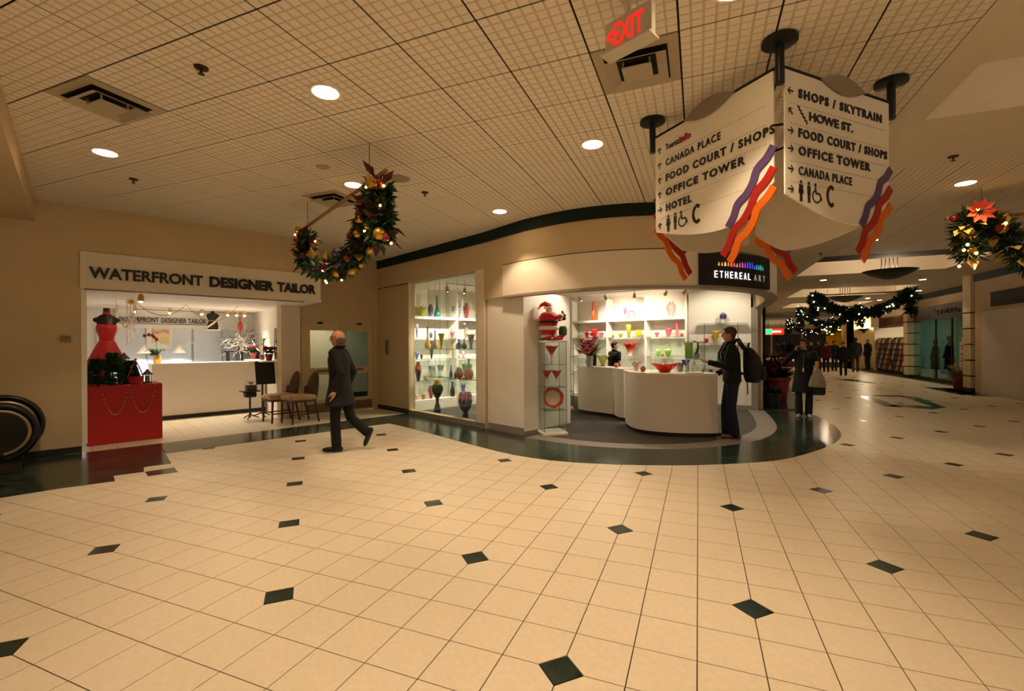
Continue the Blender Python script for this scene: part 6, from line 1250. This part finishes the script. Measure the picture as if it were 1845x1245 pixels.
def person(label, loc, rz, H=1.75, pose=None, coat=None, trousers='#15171c', shoes='#0d0b0a', hair=None, skin='light', sleeves='long', hem=.9, voxel=.011, build=1., eyes=True, hairstyle='short', extra_group=None, flare=1.0, cflare=1.0):
    P = dict(ankL=(-.10, -.02, .08), kneeL=(-.105, .02, .49), hipL=(-.09, 0, .93), ankR=(.10, -.02, .08), kneeR=(.105, .02, .49), hipR=(.09, 0, .93), toeL=(0, 1, 0), toeR=(0, 1, 0),
             shL=(-.185, 0, 1.42), elL=(-.235, -.03, 1.12), wrL=(-.24, .07, .87), shR=(.185, 0, 1.42), elR=(.235, -.03, 1.12), wrR=(.24, .07, .87), hdL=(0, .15, -1), hdR=(0, .15, -1), curl=.5, head=0., lean=0.)
    P.update(pose or {}); V = {k: Vector(v) if isinstance(v, tuple) else v for k, v in P.items()}
    t = thing('person', label, 'person', loc, rz, extra_group); t.scale = (H / 1.75,) * 3
    ln = P['lean']; b_ = build
    body = MB()
    trunk(body, [(0, 0, .86, .13 * b_, .10), (0, 0, .94, .155 * b_, .11), (0, ln * .2, 1.06, .13 * b_, .095), (0, ln * .5, 1.2, .145 * b_, .105), (0, ln * .8, 1.33, .165 * b_, .11), (0, ln, 1.41, .15 * b_, .085), (0, ln, 1.46, .06, .06)])
    limb(body, [(0, ln - .005, 1.42), (0, ln + .01, 1.55)], [.058, .054])
    for s in 'LR':
        limb(body, [V['hip' + s], V['knee' + s], V['ank' + s]], [.078, .052, .038]); limb(body, [V['sh' + s] + Vector((0, ln, 0)), V['el' + s], V['wr' + s]], [.050, .038, .027])
        a = V['ank' + s]; d = V['toe' + s].normalized(); dn = Vector((0, 0, -1)) - d * (-d.z); dn.normalize(); limb(body, [a + dn * .02 - d * .02, a + d * .13 + dn * .05], [.034, .024])
        hand(body, V['wr' + s], V['hd' + s], V.get('pn' + s, Vector((-.4 if s == 'R' else .4, 1, 0))), -1 if s == 'L' else 1, P['curl'])
    # head, turned about the neck
    hr = Matrix.Rotation(P['head'], 3, 'Z'); hc = Vector((0, ln + .015, 1.635))
    def hp(x, y, z): return hc + hr @ Vector((x, y, z))
    body.ball(hp(0, -.008, .022), .094, 16, 12, (.83, 1.04, 1.0), hr.to_4x4()); body.ball(hp(0, .02, -.045), .064, 14, 10, (.86, .95, 1.0), hr.to_4x4()); body.ball(hp(0, .048, -.085), .026, 10, 8)
    body.tube([hp(0, .082, .022), hp(0, .098, -.004), hp(0, .105, -.022), hp(0, .085, -.034)], [.009, .011, .014, .009], 8)
    for sx in (-1, 1): body.ball(hp(sx * .079, -.008, -.002), .022, 8, 8, (.45, .8, 1.25), hr.to_4x4()); body.ball(hp(sx * .03, .075, .035), .016, 8, 6, (1.4, .7, .6), hr.to_4x4())
    soft('body', body, SK[skin], t, min(voxel, .0075) if voxel < .02 else voxel, 3)
    if eyes:
        for sx in (-1, 1): MB().ball(hp(sx * .031, .080, .018), .0105, 8, 6).build('eye', M('eye_dark', '#1a1310', .2), t, True)
        MB().ball(hp(0, .083, -.058), .02, 8, 6, (1.1, .35, .28)).build('mouth', M('lip', '#8c4a42', .5), t, True)
    # trousers and shoes
    tr_ = MB(); trunk(tr_, [(0, 0, .84, .13 * b_, .11), (0, 0, .95, .172 * b_, .127), (0, 0, 1.04, .158 * b_, .117)])
    for s in 'LR':
        h, k, a = V['hip' + s], V['knee' + s], V['ank' + s]; limb(tr_, [h, h.lerp(k, .5), k, k.lerp(a, .5), a + (a - k).normalized() * .0], [.098, .085, .072, .066 * flare, .064 * flare])
        sh_ = MB(); d = V['toe' + s].normalized(); base = a - Vector((0, 0, .0)); up = Vector((0, 0, 1)); dn = (Vector((0, 0, -1)) - d * (-d.z)).normalized()
        o0 = base + dn * .038 - d * .055; limb(sh_, [o0, base + dn * .043 + d * .05, base + dn * .048 + d * .135, base + dn * .052 + d * .18], [.04, .04, .037, .028], 10)
        soft('shoe', sh_, M('shoe_' + shoes, shoes, .4), t, max(voxel, .009), 3)
    soft('trousers', tr_, M('cloth_' + trousers, trousers, .85, var=.12, vscale=14), t, voxel, 5)
    if coat:
        c = MB(); hz = hem
        secs = [(0, -.0, hz, .20 * b_ * cflare, .16 * cflare), (0, 0, max(hz + .05, .95), .188 * b_, .148)] if hz < .88 else [(0, 0, hz, .178 * b_, .135)]
        secs += [(0, ln * .2, 1.07, .168 * b_, .132), (0, ln * .5, 1.2, .178 * b_, .138), (0, ln * .8, 1.33, .192 * b_, .138), (0, ln, 1.42, .175 * b_, .108), (0, ln, 1.475, .085, .08), (0, ln, 1.50, .075, .07)]
        trunk(c, secs, 24)
        c.tube([(.078 * math.cos(a_), ln + .072 * math.sin(a_) - .006, 1.50 + (.02 if math.sin(a_) < 0 else -.01)) for a_ in [k * .5236 for k in range(12)]], .024, 8, closed=True)
        for s in 'LR':
            a, e, w = V['sh' + s] + Vector((0, ln, 0)), V['el' + s], V['wr' + s]
            if sleeves == 'long': limb(c, [a, a.lerp(e, .5), e, e.lerp(w, .5), e.lerp(w, .93)], [.076, .068, .058, .052, .046])
            else: limb(c, [a, a.lerp(e, .62)], [.066, .056])
        soft('coat' if hz < .9 else 'jacket', c, M('cloth_' + coat, coat, .85, var=.12, vscale=14), t, voxel, 5)
    if hair:
        h = MB(); mt_ = M('hair_' + hair, hair, .6, var=.2, vscale=60)
        if hairstyle == 'short': h.ball(hp(0, -.022, .04), .1, 14, 10, (.90, 1.02, .93), hr.to_4x4()); h.ball(hp(0, .045, .082), .05, 10, 8, (1.2, .8, .5), hr.to_4x4()); h.ball(hp(0, -.06, -.02), .07, 10, 8, (1., .6, 1.), hr.to_4x4())
        elif hairstyle == 'long': h.ball(hp(0, -.025, .035), .105, 14, 10, (.92, 1.02, .98), hr.to_4x4()); h.ball(hp(0, -.065, -.06), .085, 12, 8, (1.05, .6, 1.3), hr.to_4x4()); h.ball(hp(0, .05, .085), .055, 10, 8, (1.3, .8, .5), hr.to_4x4())
        else:
            for zz, rr in ((-.012, .026), (-.038, .024), (-.06, .02)): h.tube([hp(.073 * math.sin(a), -.012 - .078 * math.cos(a), zz) for a in [R(-95 + 19 * i) for i in range(11)]], rr, 8)
        soft('hair', h, mt_, t, max(.009, voxel * .8), 2)
    return t, hp
# ------------------------------------------------------------------ man walking past the tailor
p = fl(613, 812); man, hp_ = person('bald man in a long dark coat walking past the tailor shop', (p.x, p.y, 0), R(112), 1.80, dict(
    ankL=(-.07, .03, .085), kneeL=(-.085, .045, .50), hipL=(-.085, .0, .93), toeL=(0, 1, .0), ankR=(.08, -.36, .26), kneeR=(.09, -.12, .47), hipR=(.085, -.02, .92), toeR=(0, .42, -.9), wrR=(.27, .0, .90), elR=(.27, -.10, 1.14), wrL=(-.27, -.02, .90), elL=(-.25, -.10, 1.14), head=R(12), lean=.02),
    coat='#0a0a0d', trousers='#0a0b0e', shoes='#0a0908', hair='#5a4a3c', hairstyle='fringe', hem=.68, voxel=.010, build=1.25, flare=1.1, cflare=1.25)
MB().tube([hp_(x, y, .022) for x, y in ((-.078, .0), (-.066, .088), (-.02, .104), (.02, .104), (.066, .088), (.078, .0))], .003, 5).build('spectacles', M('spectacle_frame', '#2a2622', .3), man)
# ------------------------------------------------------------------ customer with backpack
p = fl(1319, 788); cu, hp_ = person('man with black backpack and jeans standing at the white counter', (p.x, p.y, 0), R(96), 1.84, dict(
    ankL=(-.10, -.02, .08), kneeL=(-.10, .03, .49), ankR=(.10, .07, .08), kneeR=(.10, .08, .49), elL=(-.24, .12, 1.14), wrL=(-.17, .36, 1.20), hdL=(.2, 1, .2), pnL=(.2, 0, 1), elR=(.25, -.04, 1.12), wrR=(.2, .2, 1.0), hdR=(-.1, 1, -.3), head=R(-5), curl=.7, lean=.03),
    coat='#0e0c0a', trousers='#182030', shoes='#6b4a2c', hair='#4a3220', hem=.89, voxel=.010, build=1.22, flare=1.15)
MB().tube([hp_(x, y, .022) for x, y in ((-.078, .0), (-.066, .088), (-.02, .104), (.02, .104), (.066, .088), (.078, .0))], .003, 5).build('spectacles', M('spectacle_frame'), cu)
bp_ = thing('backpack', 'full black backpack worn on the back of the customer', 'backpack', (p.x, p.y, 0), R(96)); bp_.scale = (1.12, 1.14, 1.08)
m = MB(); trunk(m, [(0, -.27, .86, .13, .09), (0, -.28, .95, .165, .125), (0, -.28, 1.1, .17, .13), (0, -.26, 1.25, .155, .11), (0, -.22, 1.36, .11, .07), (0, -.2, 1.40, .06, .04)]); soft('main_bag', m, M('backpack_black', '#0e0e0f', .7, bump=.3, bscale=150), bp_, .012, 5)
m = MB(); trunk(m, [(0, -.38, .90, .11, .05), (0, -.40, .98, .125, .06), (0, -.39, 1.1, .115, .05)]); soft('front_pocket', m, M('backpack_pocket', '#161617', .65), bp_, .012, 4)
for sx in (-1, 1): MB().tube([(sx * .09, -.17, 1.36), (sx * .11, -.08, 1.52), (sx * .12, .08, 1.47), (sx * .13, .16, 1.30), (sx * .13, .13, 1.12), (sx * .11, -.16, .98)], .018, 8).build('strap', M('backpack_pocket'), bp_, True)
MB().tube([(-.04, -.21, 1.39), (-.03, -.23, 1.46), (.03, -.23, 1.46), (.04, -.21, 1.39)], .010, 8).build('handle', M('backpack_pocket'), bp_, True); MB().tube([(.10, -.22, .88), (.11, -.23, .70), (.11, -.23, .66)], .008, 6).build('loose_strap', M('backpack_pocket'), bp_)
# ------------------------------------------------------------------ woman telephoning
p = fl(1448, 750); wo, hp_ = person('woman in a dark coat talking on a mobile phone in the corridor', (p.x, p.y, 0), R(170), 1.66, dict(
    ankL=(-.09, -.03, .08), ankR=(.09, .05, .08), kneeR=(.1, .05, .49), toeR=(.15, 1, 0), toeL=(-.2, 1, 0), elR=(.40, .06, 1.20), wrR=(.16, .12, 1.50), hdR=(-.35, -.1, .9), pnR=(-1, -.1, 0), elL=(-.27, .0, 1.14), wrL=(-.24, .24, 1.16), hdL=(.0, .8, .1), pnL=(0, 0, -1), curl=1.1, head=R(-8)),
    coat='#14171b', trousers='#16181d', shoes='#b9b2a6', hair='#0f0b09', hairstyle='long', hem=.55, voxel=.011, skin='light', build=.98, flare=1.2, cflare=1.25)
o = MB().box(hp_(.092, .02, .0), (.014, .045, .10), bev=.004).build('mobile_phone', m_black, None, True); o.parent = wo
MB().tube([(0, .125, 1.40), (0, .15, 1.25), (.01, .15, 1.10)], .004, 5).build('lanyard', M('lanyard_grey', '#8a9298', .5), wo); MB().box((.01, .155, 1.06), (.035, .006, .09)).build('badge', M('badge_white', '#c9ccd0', .4), wo)
mw_ = wo.matrix_basis.copy()
def wl_(x, y, z): return Matrix.Translation((p.x, p.y, 0)) @ Matrix.Rotation(R(170), 4, 'Z') @ (Vector((x, y, z)) * (1.66 / 1.75))
sb_ = thing('shopping_bag', 'pale plastic shopping bag hanging from the hand of the woman', 'bag', wl_(-.25, .30, 0)); m = MB(); trunk(m, [(0, 0, .66, .15, .05), (0, 0, .70, .165, .07), (0, 0, .85, .13, .06), (0, 0, .98, .07, .04), (0, 0, 1.06, .025, .02)]); soft('sack', m, M('plastic_pale', '#9a8f80', .35, bump=.6, bscale=25), sb_, .012, 2); MB().tube([(-.02, 0, 1.05), (-.01, 0, 1.12), (.01, 0, 1.12), (.02, 0, 1.05)], .006, 6).build('handle', M('plastic_pale'), sb_)
hb = thing('shoulder_bag', 'black shoulder bag hanging at the hip of the woman', 'bag', wl_(-.27, .05, 0), R(170)); m = MB(); m.box((0, 0, .63), (.26, .13, .30), bev=.03); m.build('body', M('bag_black', '#0c0c0d', .5), hb, True); MB().tube([(-.1, 0, .77), (-.02, -.02, 1.1), (.10, -.04, 1.36), (.13, -.03, 1.1), (.1, 0, .77)], .012, 6).build('strap', M('bag_black'), hb)
sn = thing('snack_wrap', 'small yellow wrapper held in the left hand of the woman', 'food', wl_(-.24, .40, 1.20)); MB().lathe([(.015, -.05), (.03, .0), (.035, .05), (.02, .06)], seg=10).build('wrapper', M('wrapper_yellow', '#d8a030', .4), sn, True)
# ------------------------------------------------------------------ two shop clerks behind the counter
q = atd(1107, 640, 12.6); person('short-haired clerk in a black t-shirt behind the counter', (q.x, q.y, 0), R(-40), 1.64, dict(head=R(-48)), coat='#0b0b0c', sleeves='short', trousers='#15161a', hair='#15100d', hem=.9, voxel=.013)
q = atd(1065, 640, 12.3); person('dark-haired clerk half hidden by the flower bouquet', (q.x, q.y, 0), R(-60), 1.68, dict(head=R(-30)), coat='#0d0d10', trousers='#15161a', hair='#1a100c', hairstyle='long', hem=.9, voxel=.013)
# ------------------------------------------------------------------ people far along the corridor
far_people = [(1519, 677, 1.62, 'heavy dark-clad person standing in the corridor', '#0e0e10', '#101014', '#2a201a', 160, 1.3), (1541, 670, 1.86, 'person in a dark shirt walking away towards the sconce', '#14161c', '#4a2a22', '#14100d', 0, 1.15), (1563, 666, 1.80, 'grey-haired person in a dark jacket by the newsstand', '#17151a', '#23252c', '#8a8078', 40, 1.1), (1488, 670, 1.62, 'person in a red and dark jacket left of the heavy one', '#4a1414', '#131316', '#1a1410', 150, 1.2), (1503, 668, 1.70, 'dark-coated person between the red jacket and the heavy one', '#111114', '#17171c', '#241a14', 200, 1.15), (1475, 664, 1.72, 'dark-capped person behind the woman with the phone', '#15161a', '#17181c', '#0d0c0c', 120, 1.1), (1461, 668, 1.62, 'white-haired person behind the shoulder of the woman', '#1c1d22', '#15161a', '#b8b0a4', 10, 1.1),
              (1402, 648, 1.65, 'small distant dark figure farthest left in the corridor', '#101013', '#121216', '#17110e', 30, 1.05), (1412, 650, 1.72, 'distant dark figure second from the left', '#17171c', '#101014', '#201812', 200, 1.1), (1423, 652, 1.75, 'distant dark figure left of the phone woman', '#0f0f12', '#15151a', '#14100c', 0, 1.1)]
for (px, by, hh, lb, c1, c2, hc_, ang, bl) in far_people:
    q = fl(px, by); person(lb, (q.x, q.y, 0), R(ang), hh, dict(kneeR=(.105, .05, .49), ankR=(.11, .08, .08)) if ang in (0, 10, 30) else None, coat=c1, trousers=c2, hair=hc_, hem=.80, voxel=.026, eyes=False, build=bl, extra_group='people far along the corridor')

# ================================================================== CORRIDOR THINGS
# ------------------------------------------------------------------ grooved pillars
m_pill = M('pillar_cream', '#d6c4a0', .7, var=.02); m_groove = M('groove_dark', '#241d14', .7)
def pillar(x, y, w, label, zs=(.5, 1.0, 1.5, 2.0, 2.5)):
    t = struct(empty('pillar', (x, y, 0))); prev = .12
    MB().box((0, 0, .06), (w + .03, w + .03, .12)).build('base', m_kick, t)
    for z in list(zs) + [CEIL + .05]: MB().box((0, 0, (prev + z) / 2 ), (w, w, z - prev - .03)).build('block', m_pill, t); MB().box((0, 0, z - .0), (w - .04, w - .04, .034)).build('groove', m_groove, t); prev = z + .015
    return t
pillar(8.15, 19.1, .46, 'right'); pillar(8.95, 26.2, .46, 'second')
# ------------------------------------------------------------------ clothes shop behind glass
X0 = 8.95
ss = struct(empty('window_3', (X0, 21.0, 0)))
for k, (y0, y1) in enumerate(((.3, 1.6), (1.6, 2.9), (2.9, 5.0))):
    MB().box((0, (y0 + y1) / 2, 1.3), (.012, y1 - y0 - .04, 2.4)).build('pane', glass_mat('teal_pane', '#c8ddd4', .6), ss); MB().box((0, y0, 1.3), (.05, .05, 2.5)).build('mullion', MATS['bronze_frame'], ss)
MB().box((0, 2.6, .06), (.08, 5.2, .12)).build('sill', m_kick, ss)
fs_ = thing('shop_fascia', 'dark fascia with a raised script name over the clothes shop', 'sign', (X0, 21.0, 0)); MB().box((.1, 2.4, 2.80), (.24, 5.2, .58)).build('panel', M('fascia_dark', '#3a352c', .5), fs_)
m = MB(); pts = []
for k in range(70): t_ = k / 69; pts.append((-.04, 1.0 + 1.9 * (1 - t_) + .10 * math.sin(t_ * 44), 2.80 + .10 * math.sin(t_ * 38) * (1.4 if k < 12 else .8)))
m.tube(pts, .016, 5).build('script', m_black, fs_)
struct(MB().box((10.6, 23.4, 1.5), (.1, 6, 3)).box((9.8, 20.7, 1.5), (1.7, .1, 3)).box((9.8, 26.4, 1.5), (1.7, .1, 3)).build('wall_clothes_shop', M('mint_wall', '#b9cfc2', .7))); struct(MB().box((9.8, 23.4, 2.98), (1.7, 5.6, .06)).build('ceiling', m_white))
tl = thing('strip_light', 'cool strip light on the clothes shop ceiling', 'ceiling light', (9.7, 23.4, 2.93)); MB().box((0, 0, 0), (.2, 3.6, .04)).build('tube', M('cool_glow', '#e8fff4', .5, emit=5), tl); l = light('AREA', (0, 0, -.05), 32, (.86, 1., .92), 1.0); l.parent = tl
def shop_dummy(x, y, label, col, h=1.7):
    t = thing('shop_mannequin', label, 'mannequin', (x, y, 0), R(90), 'mannequins in the clothes shop'); k = h / 1.75; t.scale = (k, k, k); mt = M('dummy_' + col, col, .7)
    b = MB(); trunk(b, [(0, 0, .45, .2, .16), (0, 0, .8, .2, .15), (0, 0, 1.05, .15, .12), (0, 0, 1.3, .19, .13), (0, 0, 1.42, .17, .1), (0, 0, 1.48, .06, .06)]); 
    for s in (-1, 1): limb(b, [(s * .18, 0, 1.4), (s * .25, .02, 1.12), (s * .24, .1, .9)], [.06, .05, .04])
    soft('garment', b, mt, t, .03, 3); b = MB(); limb(b, [(0, 0, 1.42), (0, 0, 1.55)], [.05, .05]); b.ball((0, 0, 1.65), .1, 12, 10, (.85, 1, 1.15)); soft('head', b, mt, t, .025, 2)
    for s in (-1, 1): MB().tube([(s * .08, 0, .04), (s * .08, 0, .6)], .05, 8).build('leg', mt, t)
    MB().lathe([(.22, 0), (.22, .02), (.03, .03)], seg=16).build('stand', m_black, t); return t
shop_dummy(9.45, 25.3, 'dark mannequin at the far end of the clothes shop window', '#1a1714'); shop_dummy(9.5, 24.2, 'larger dark mannequin in the middle of the window', '#141210', 1.85); shop_dummy(9.7, 22.6, 'black mannequin behind the white poster', '#100f0e', 1.7)
p = onx(1735, 640, X0 - .06); po = thing('window_poster', 'white poster with red print in the clothes shop window', 'poster', p, R(-90)); MB().box((0, 0, 0), (.48, .015, 1.0)).build('sheet', M('poster_white', '#cfc8c0', .6), po)
for k, (z, w) in enumerate(((.34, .26), (.24, .18), (.05, .30), (-.1, .2), (-.2, .26))): MB().box((0, -.012, z), (w, .004, .05)).build('print_line', m_redink, po)
MB().box((0, 0, .58), (.22, .012, .16)).build('card', M('poster_white'), po); MB().tube([(0, .01, .5), (0, .01, 1.0)], .006, 5).build('hanger', m_black, po)
def planter(p, label, leafcol, potcol, s=1., n=60, bract=None, sq=False):
    t = thing('planter', label, 'planter', (p.x, p.y, 0)); rg = random.Random(label)
    MB().lathe([(.22 * s, 0), (.24 * s, .03), (.31 * s, .55 * s), (.34 * s, .57 * s), (.34 * s, .66 * s), (.29 * s, .66 * s), (.28 * s, .6 * s)], seg=4 if sq else 24).build('pot', M('pot_' + potcol, potcol, .5), t, not sq); MB().lathe([(.28 * s, .58 * s), (.28 * s, .61 * s)], seg=16).build('soil', M('soil', '#241a12', .9), t)
    m = MB()
    for k in range(n): an = rg.random() * 6.28; m.leaf((math.cos(an) * .08 * s, math.sin(an) * .08 * s, .6 * s), (math.cos(an), math.sin(an), rg.uniform(.1, 1.6)), (0, 0, 1), rg.uniform(.3, .6) * s, .11 * s)
    m.build('leaves', M('pl_' + leafcol, leafcol, .5, var=.3), t)
    if bract:
        m = MB()
        for k in range(n): an = rg.random() * 6.28; rr = rg.uniform(.05, .3) * s; m.leaf((math.cos(an) * rr, math.sin(an) * rr, rg.uniform(.8, 1.1) * s), (math.cos(an), math.sin(an), rg.uniform(-.1, .5)), (0, 0, 1), .2 * s, .1 * s)
        m.build('flowers', M('br_' + bract, bract, .5), t)
    return t
planter(fl(1731, 702), 'red pot with yellow green foliage before the clothes shop', '#8a8a3a', '#7a2a20', .74, 70, '#c8b060')
planter(fl(1399, 722), 'large red pot with red poinsettias beside the dark window', '#2a3a22', '#7c2c1e', 1.0, 70, '#a02a20')
planter(fl(1392, 700), 'farther red pot with tall dark red foliage by the window', '#4a2018', '#6a2418', 1.1, 90, '#8a2a24')
planter(Vector((1.66, 12.78, 0)), 'dark pot with dark green leaves at the art shop corner', '#24331f', '#1d201c', .56, 80)
# ------------------------------------------------------------------ newsstand
struct(MB().box((9.3, 29.2, 2.9), (.5, 5.4, .9)).box((11.2, 29.2, 1.6), (.1, 5.6, 3.2)).box((10.2, 31.9, 1.6), (2.0, .1, 3.2)).box((10.2, 26.5, 1.6), (2.0, .1, 3.2)).build('wall_newsstand', m_cream)); struct(MB().box((10.2, 29.2, 3.0), (2, 5.4, .06)).build('ceiling', m_white))
nb = thing('shop_fascia', 'red brown name board over the newsstand', 'sign', (9.0, 28.6, 2.62)); MB().box((0, 0, 0), (.06, 3.6, .55)).build('board', M('news_board', '#7a4a38', .6), nb)
for k in range(12): MB().box((-.04, 1.55 - k * .27, .02), (.02, .12, .34)).build('letter', M('news_letter', '#3a2620', .6), nb)
tl = thing('strip_light', 'warm strip light on the newsstand ceiling', 'ceiling light', (10.2, 29.2, 2.94)); MB().box((0, 0, 0), (.2, 3.2, .04)).build('tube', M('warm_glow', '#fff0d0', .5, emit=5), tl); l = light('AREA', (0, 0, -.05), 55, (1, .88, .68), 1.0); l.parent = tl
rng = random.Random(21); mcols = ['#8a2a28', '#c8b8a0', '#2a3a5a', '#3a3a38', '#b8742a', '#5a2a4a', '#d8d0c0', '#2a4a3a', '#702018', '#4a4a58']
for k, (x, y, lb) in enumerate(((9.25, 31.2, 'magazine rack at the far end of the newsstand front'), (9.2, 30.0, 'magazine rack second from the far end'), (9.2, 28.8, 'magazine rack in the middle of the newsstand front'), (9.1, 27.5, 'magazine rack beside the grooved pillar'))):
    t = thing('magazine_rack', lb, 'rack', (x, y, 0), R(-90), 'magazine racks'); MB().box((0, .16, .85), (1.08, .28, 1.7)).build('back', m_black, t)
    for r in range(6):
        MB().box((0, .0 - .0, .18 + r * .27), (1.06, .12, .02)).build('ledge', m_black, t)
        for c in range(6): MB().box((-.44 + c * .176, -.005 + .0, .31 + r * .27), (.15, .02, .23), rx=R(-10)).build('magazine', M('mag_' + mcols[(c * 3 + r * 7 + k) % 10], rng.choice(mcols) if False else mcols[(c * 3 + r * 7 + k) % 10], .4), t)
    for c in range(4): MB().box((-.36 + c * .24, .15, 1.78), (.2, .2, .14), bev=.02).build('box', M('mag_' + mcols[(c + k) % 10], mcols[(c + k) % 10], .5), t)
# ------------------------------------------------------------------ sconces, wreaths, banner, neon
p = ony(1556, 592, 34.85); sc = thing('wall_sconce', 'half bowl uplight on the pale end wall', 'wall lamp', p); MB().lathe([(.03, -.28), (.06, -.2), (.14, -.12), (.30, .0), (.31, .02), (.27, .02)], seg=20, sy=.6).build('bowl', m_dish, sc, True); l = light('POINT', (0, -.12, .18), 42, (1, .86, .6), .12); l.parent = sc; MB().ball((0, -.05, .03), .07, 8, 6).build('lamp', M('uplight_glow'), sc)
for px, py, lb in ((1518, 587, 'right lit christmas wreath over the yellow banner'), (1494, 592, 'left lit christmas wreath beside the yellow banner')):
    p = ony(px, py, 37.); w = thing('lit_wreath', lb, 'wreath', p); rg = random.Random(px); ringp = [Vector((.30 * math.cos(a), 0, .30 * math.sin(a))) for a in [k * .3142 for k in range(21)]]
    tag(foliage(ringp, .12, 500, rg, .16, .06).build('foliage', [m_needle, m_needle2], w), kind='stuff'); MB().tube(ringp[:-1], .05, 6, closed=True).build('hoop', m_needle2, w)
    for k in range(26): a = rg.random() * 6.28; rr = rg.uniform(.2, .4); MB().ball((rr * math.cos(a), -.12, rr * math.sin(a)), .03, 6, 4).build('light_bulb', m_bulb, w)
    MB().tube([(0, 0, .3), (0, 0, CEIL - p.z)], .006, 4).build('cord', m_wire, w)
p = ony(1506, 600, 37.3); yb = thing('yellow_banner', 'yellow banner hanging behind the lit wreaths', 'banner', p); MB().box((0, 0, -.2), (1.15, .02, 1.25)).build('cloth', M('banner_yellow', '#c9a010', .6), yb); MB().tube([(-.6, 0, .43), (.6, 0, .43)], .02, 6).build('rod', m_black, yb)
for x in (-.5, .5): MB().tube([(x, 0, .43), (x, 0, CEIL - p.z)], .006, 4).build('cord', m_wire, yb)
p = ony(1394, 597, 52.); rn = thing('neon_sign', 'glowing red neon shop sign at the far left of the corridor', 'sign', p); MB().box((0, 0, 0), (1.7, .2, .6), bev=.12).build('box', M('neon_red', '#ff2a18', .5, emit=1.2), rn); MB().box((0, -.12, .0), (1.2, .04, .2)).build('letters', M('neon_pink', '#ffb090', .5, emit=2.), rn); MB().tube([(-.6, 0, .3), (-.6, 0, CEIL - p.z)], .02, 4).build('hanger', m_black, rn); MB().tube([(.6, 0, .3), (.6, 0, CEIL - p.z)], .02, 4).build('hanger', m_black, rn)
p = ony(1384, 597, 50.); gn_ = thing('neon_sign', 'small green lit sign left of the red neon one', 'sign', p); MB().box((0, 0, 0), (.6, .15, .5), bev=.04).build('box', M('neon_green', '#30c878', .5, emit=1.6), gn_); MB().tube([(0, 0, .25), (0, 0, CEIL - p.z)], .02, 4).build('hanger', m_black, gn_)
for k, (x, y) in enumerate(((5.2, 26.5), (7.4, 26.5), (6.0, 33.5), (8.2, 33.5), (7.0, 41), (9.5, 41), (9.5, 50))): downlight(x, y, ('far downlight left of the second dish pendant', 'far downlight right of the second dish pendant', 'far downlight left of the third dish pendant', 'far downlight right of the third dish pendant', 'distant downlight before the left far shops', 'distant downlight before the right far shops', 'farthest downlight near the neon sign')[k], SPOT_W * .3, r=.09)  # added deep in the corridor to light the far walls

# ------------------------------------------------------------------ dark shopfronts closing the far end
for k, (x, w, lb, col) in enumerate(((6.2, 2.8, 'far dark shopfront at the left end of the corridor', '#7a2018'), (9.2, 2.8, 'far dark shopfront in the middle of the corridor end', '#4a5a50'), (12.2, 2.8, 'far dark shopfront at the right of the corridor end', '#8a6a30'))):
    t = thing('far_shopfront', lb, 'shopfront', (x, 59.85, 0)); MB().box((0, 0, 1.3), (w, .1, 2.6)).build('glazing', M('far_glass_dark', '#1c1a17', .3), t); MB().box((0, -.08, 2.95), (w, .12, .5)).build('fascia', M('far_fascia_' + col, col, .6), t)
    for j in (-1, 0, 1): MB().box((j * w / 3, -.07, 1.3), (.08, .06, 2.6)).build('mullion', MATS['bronze_frame'], t)
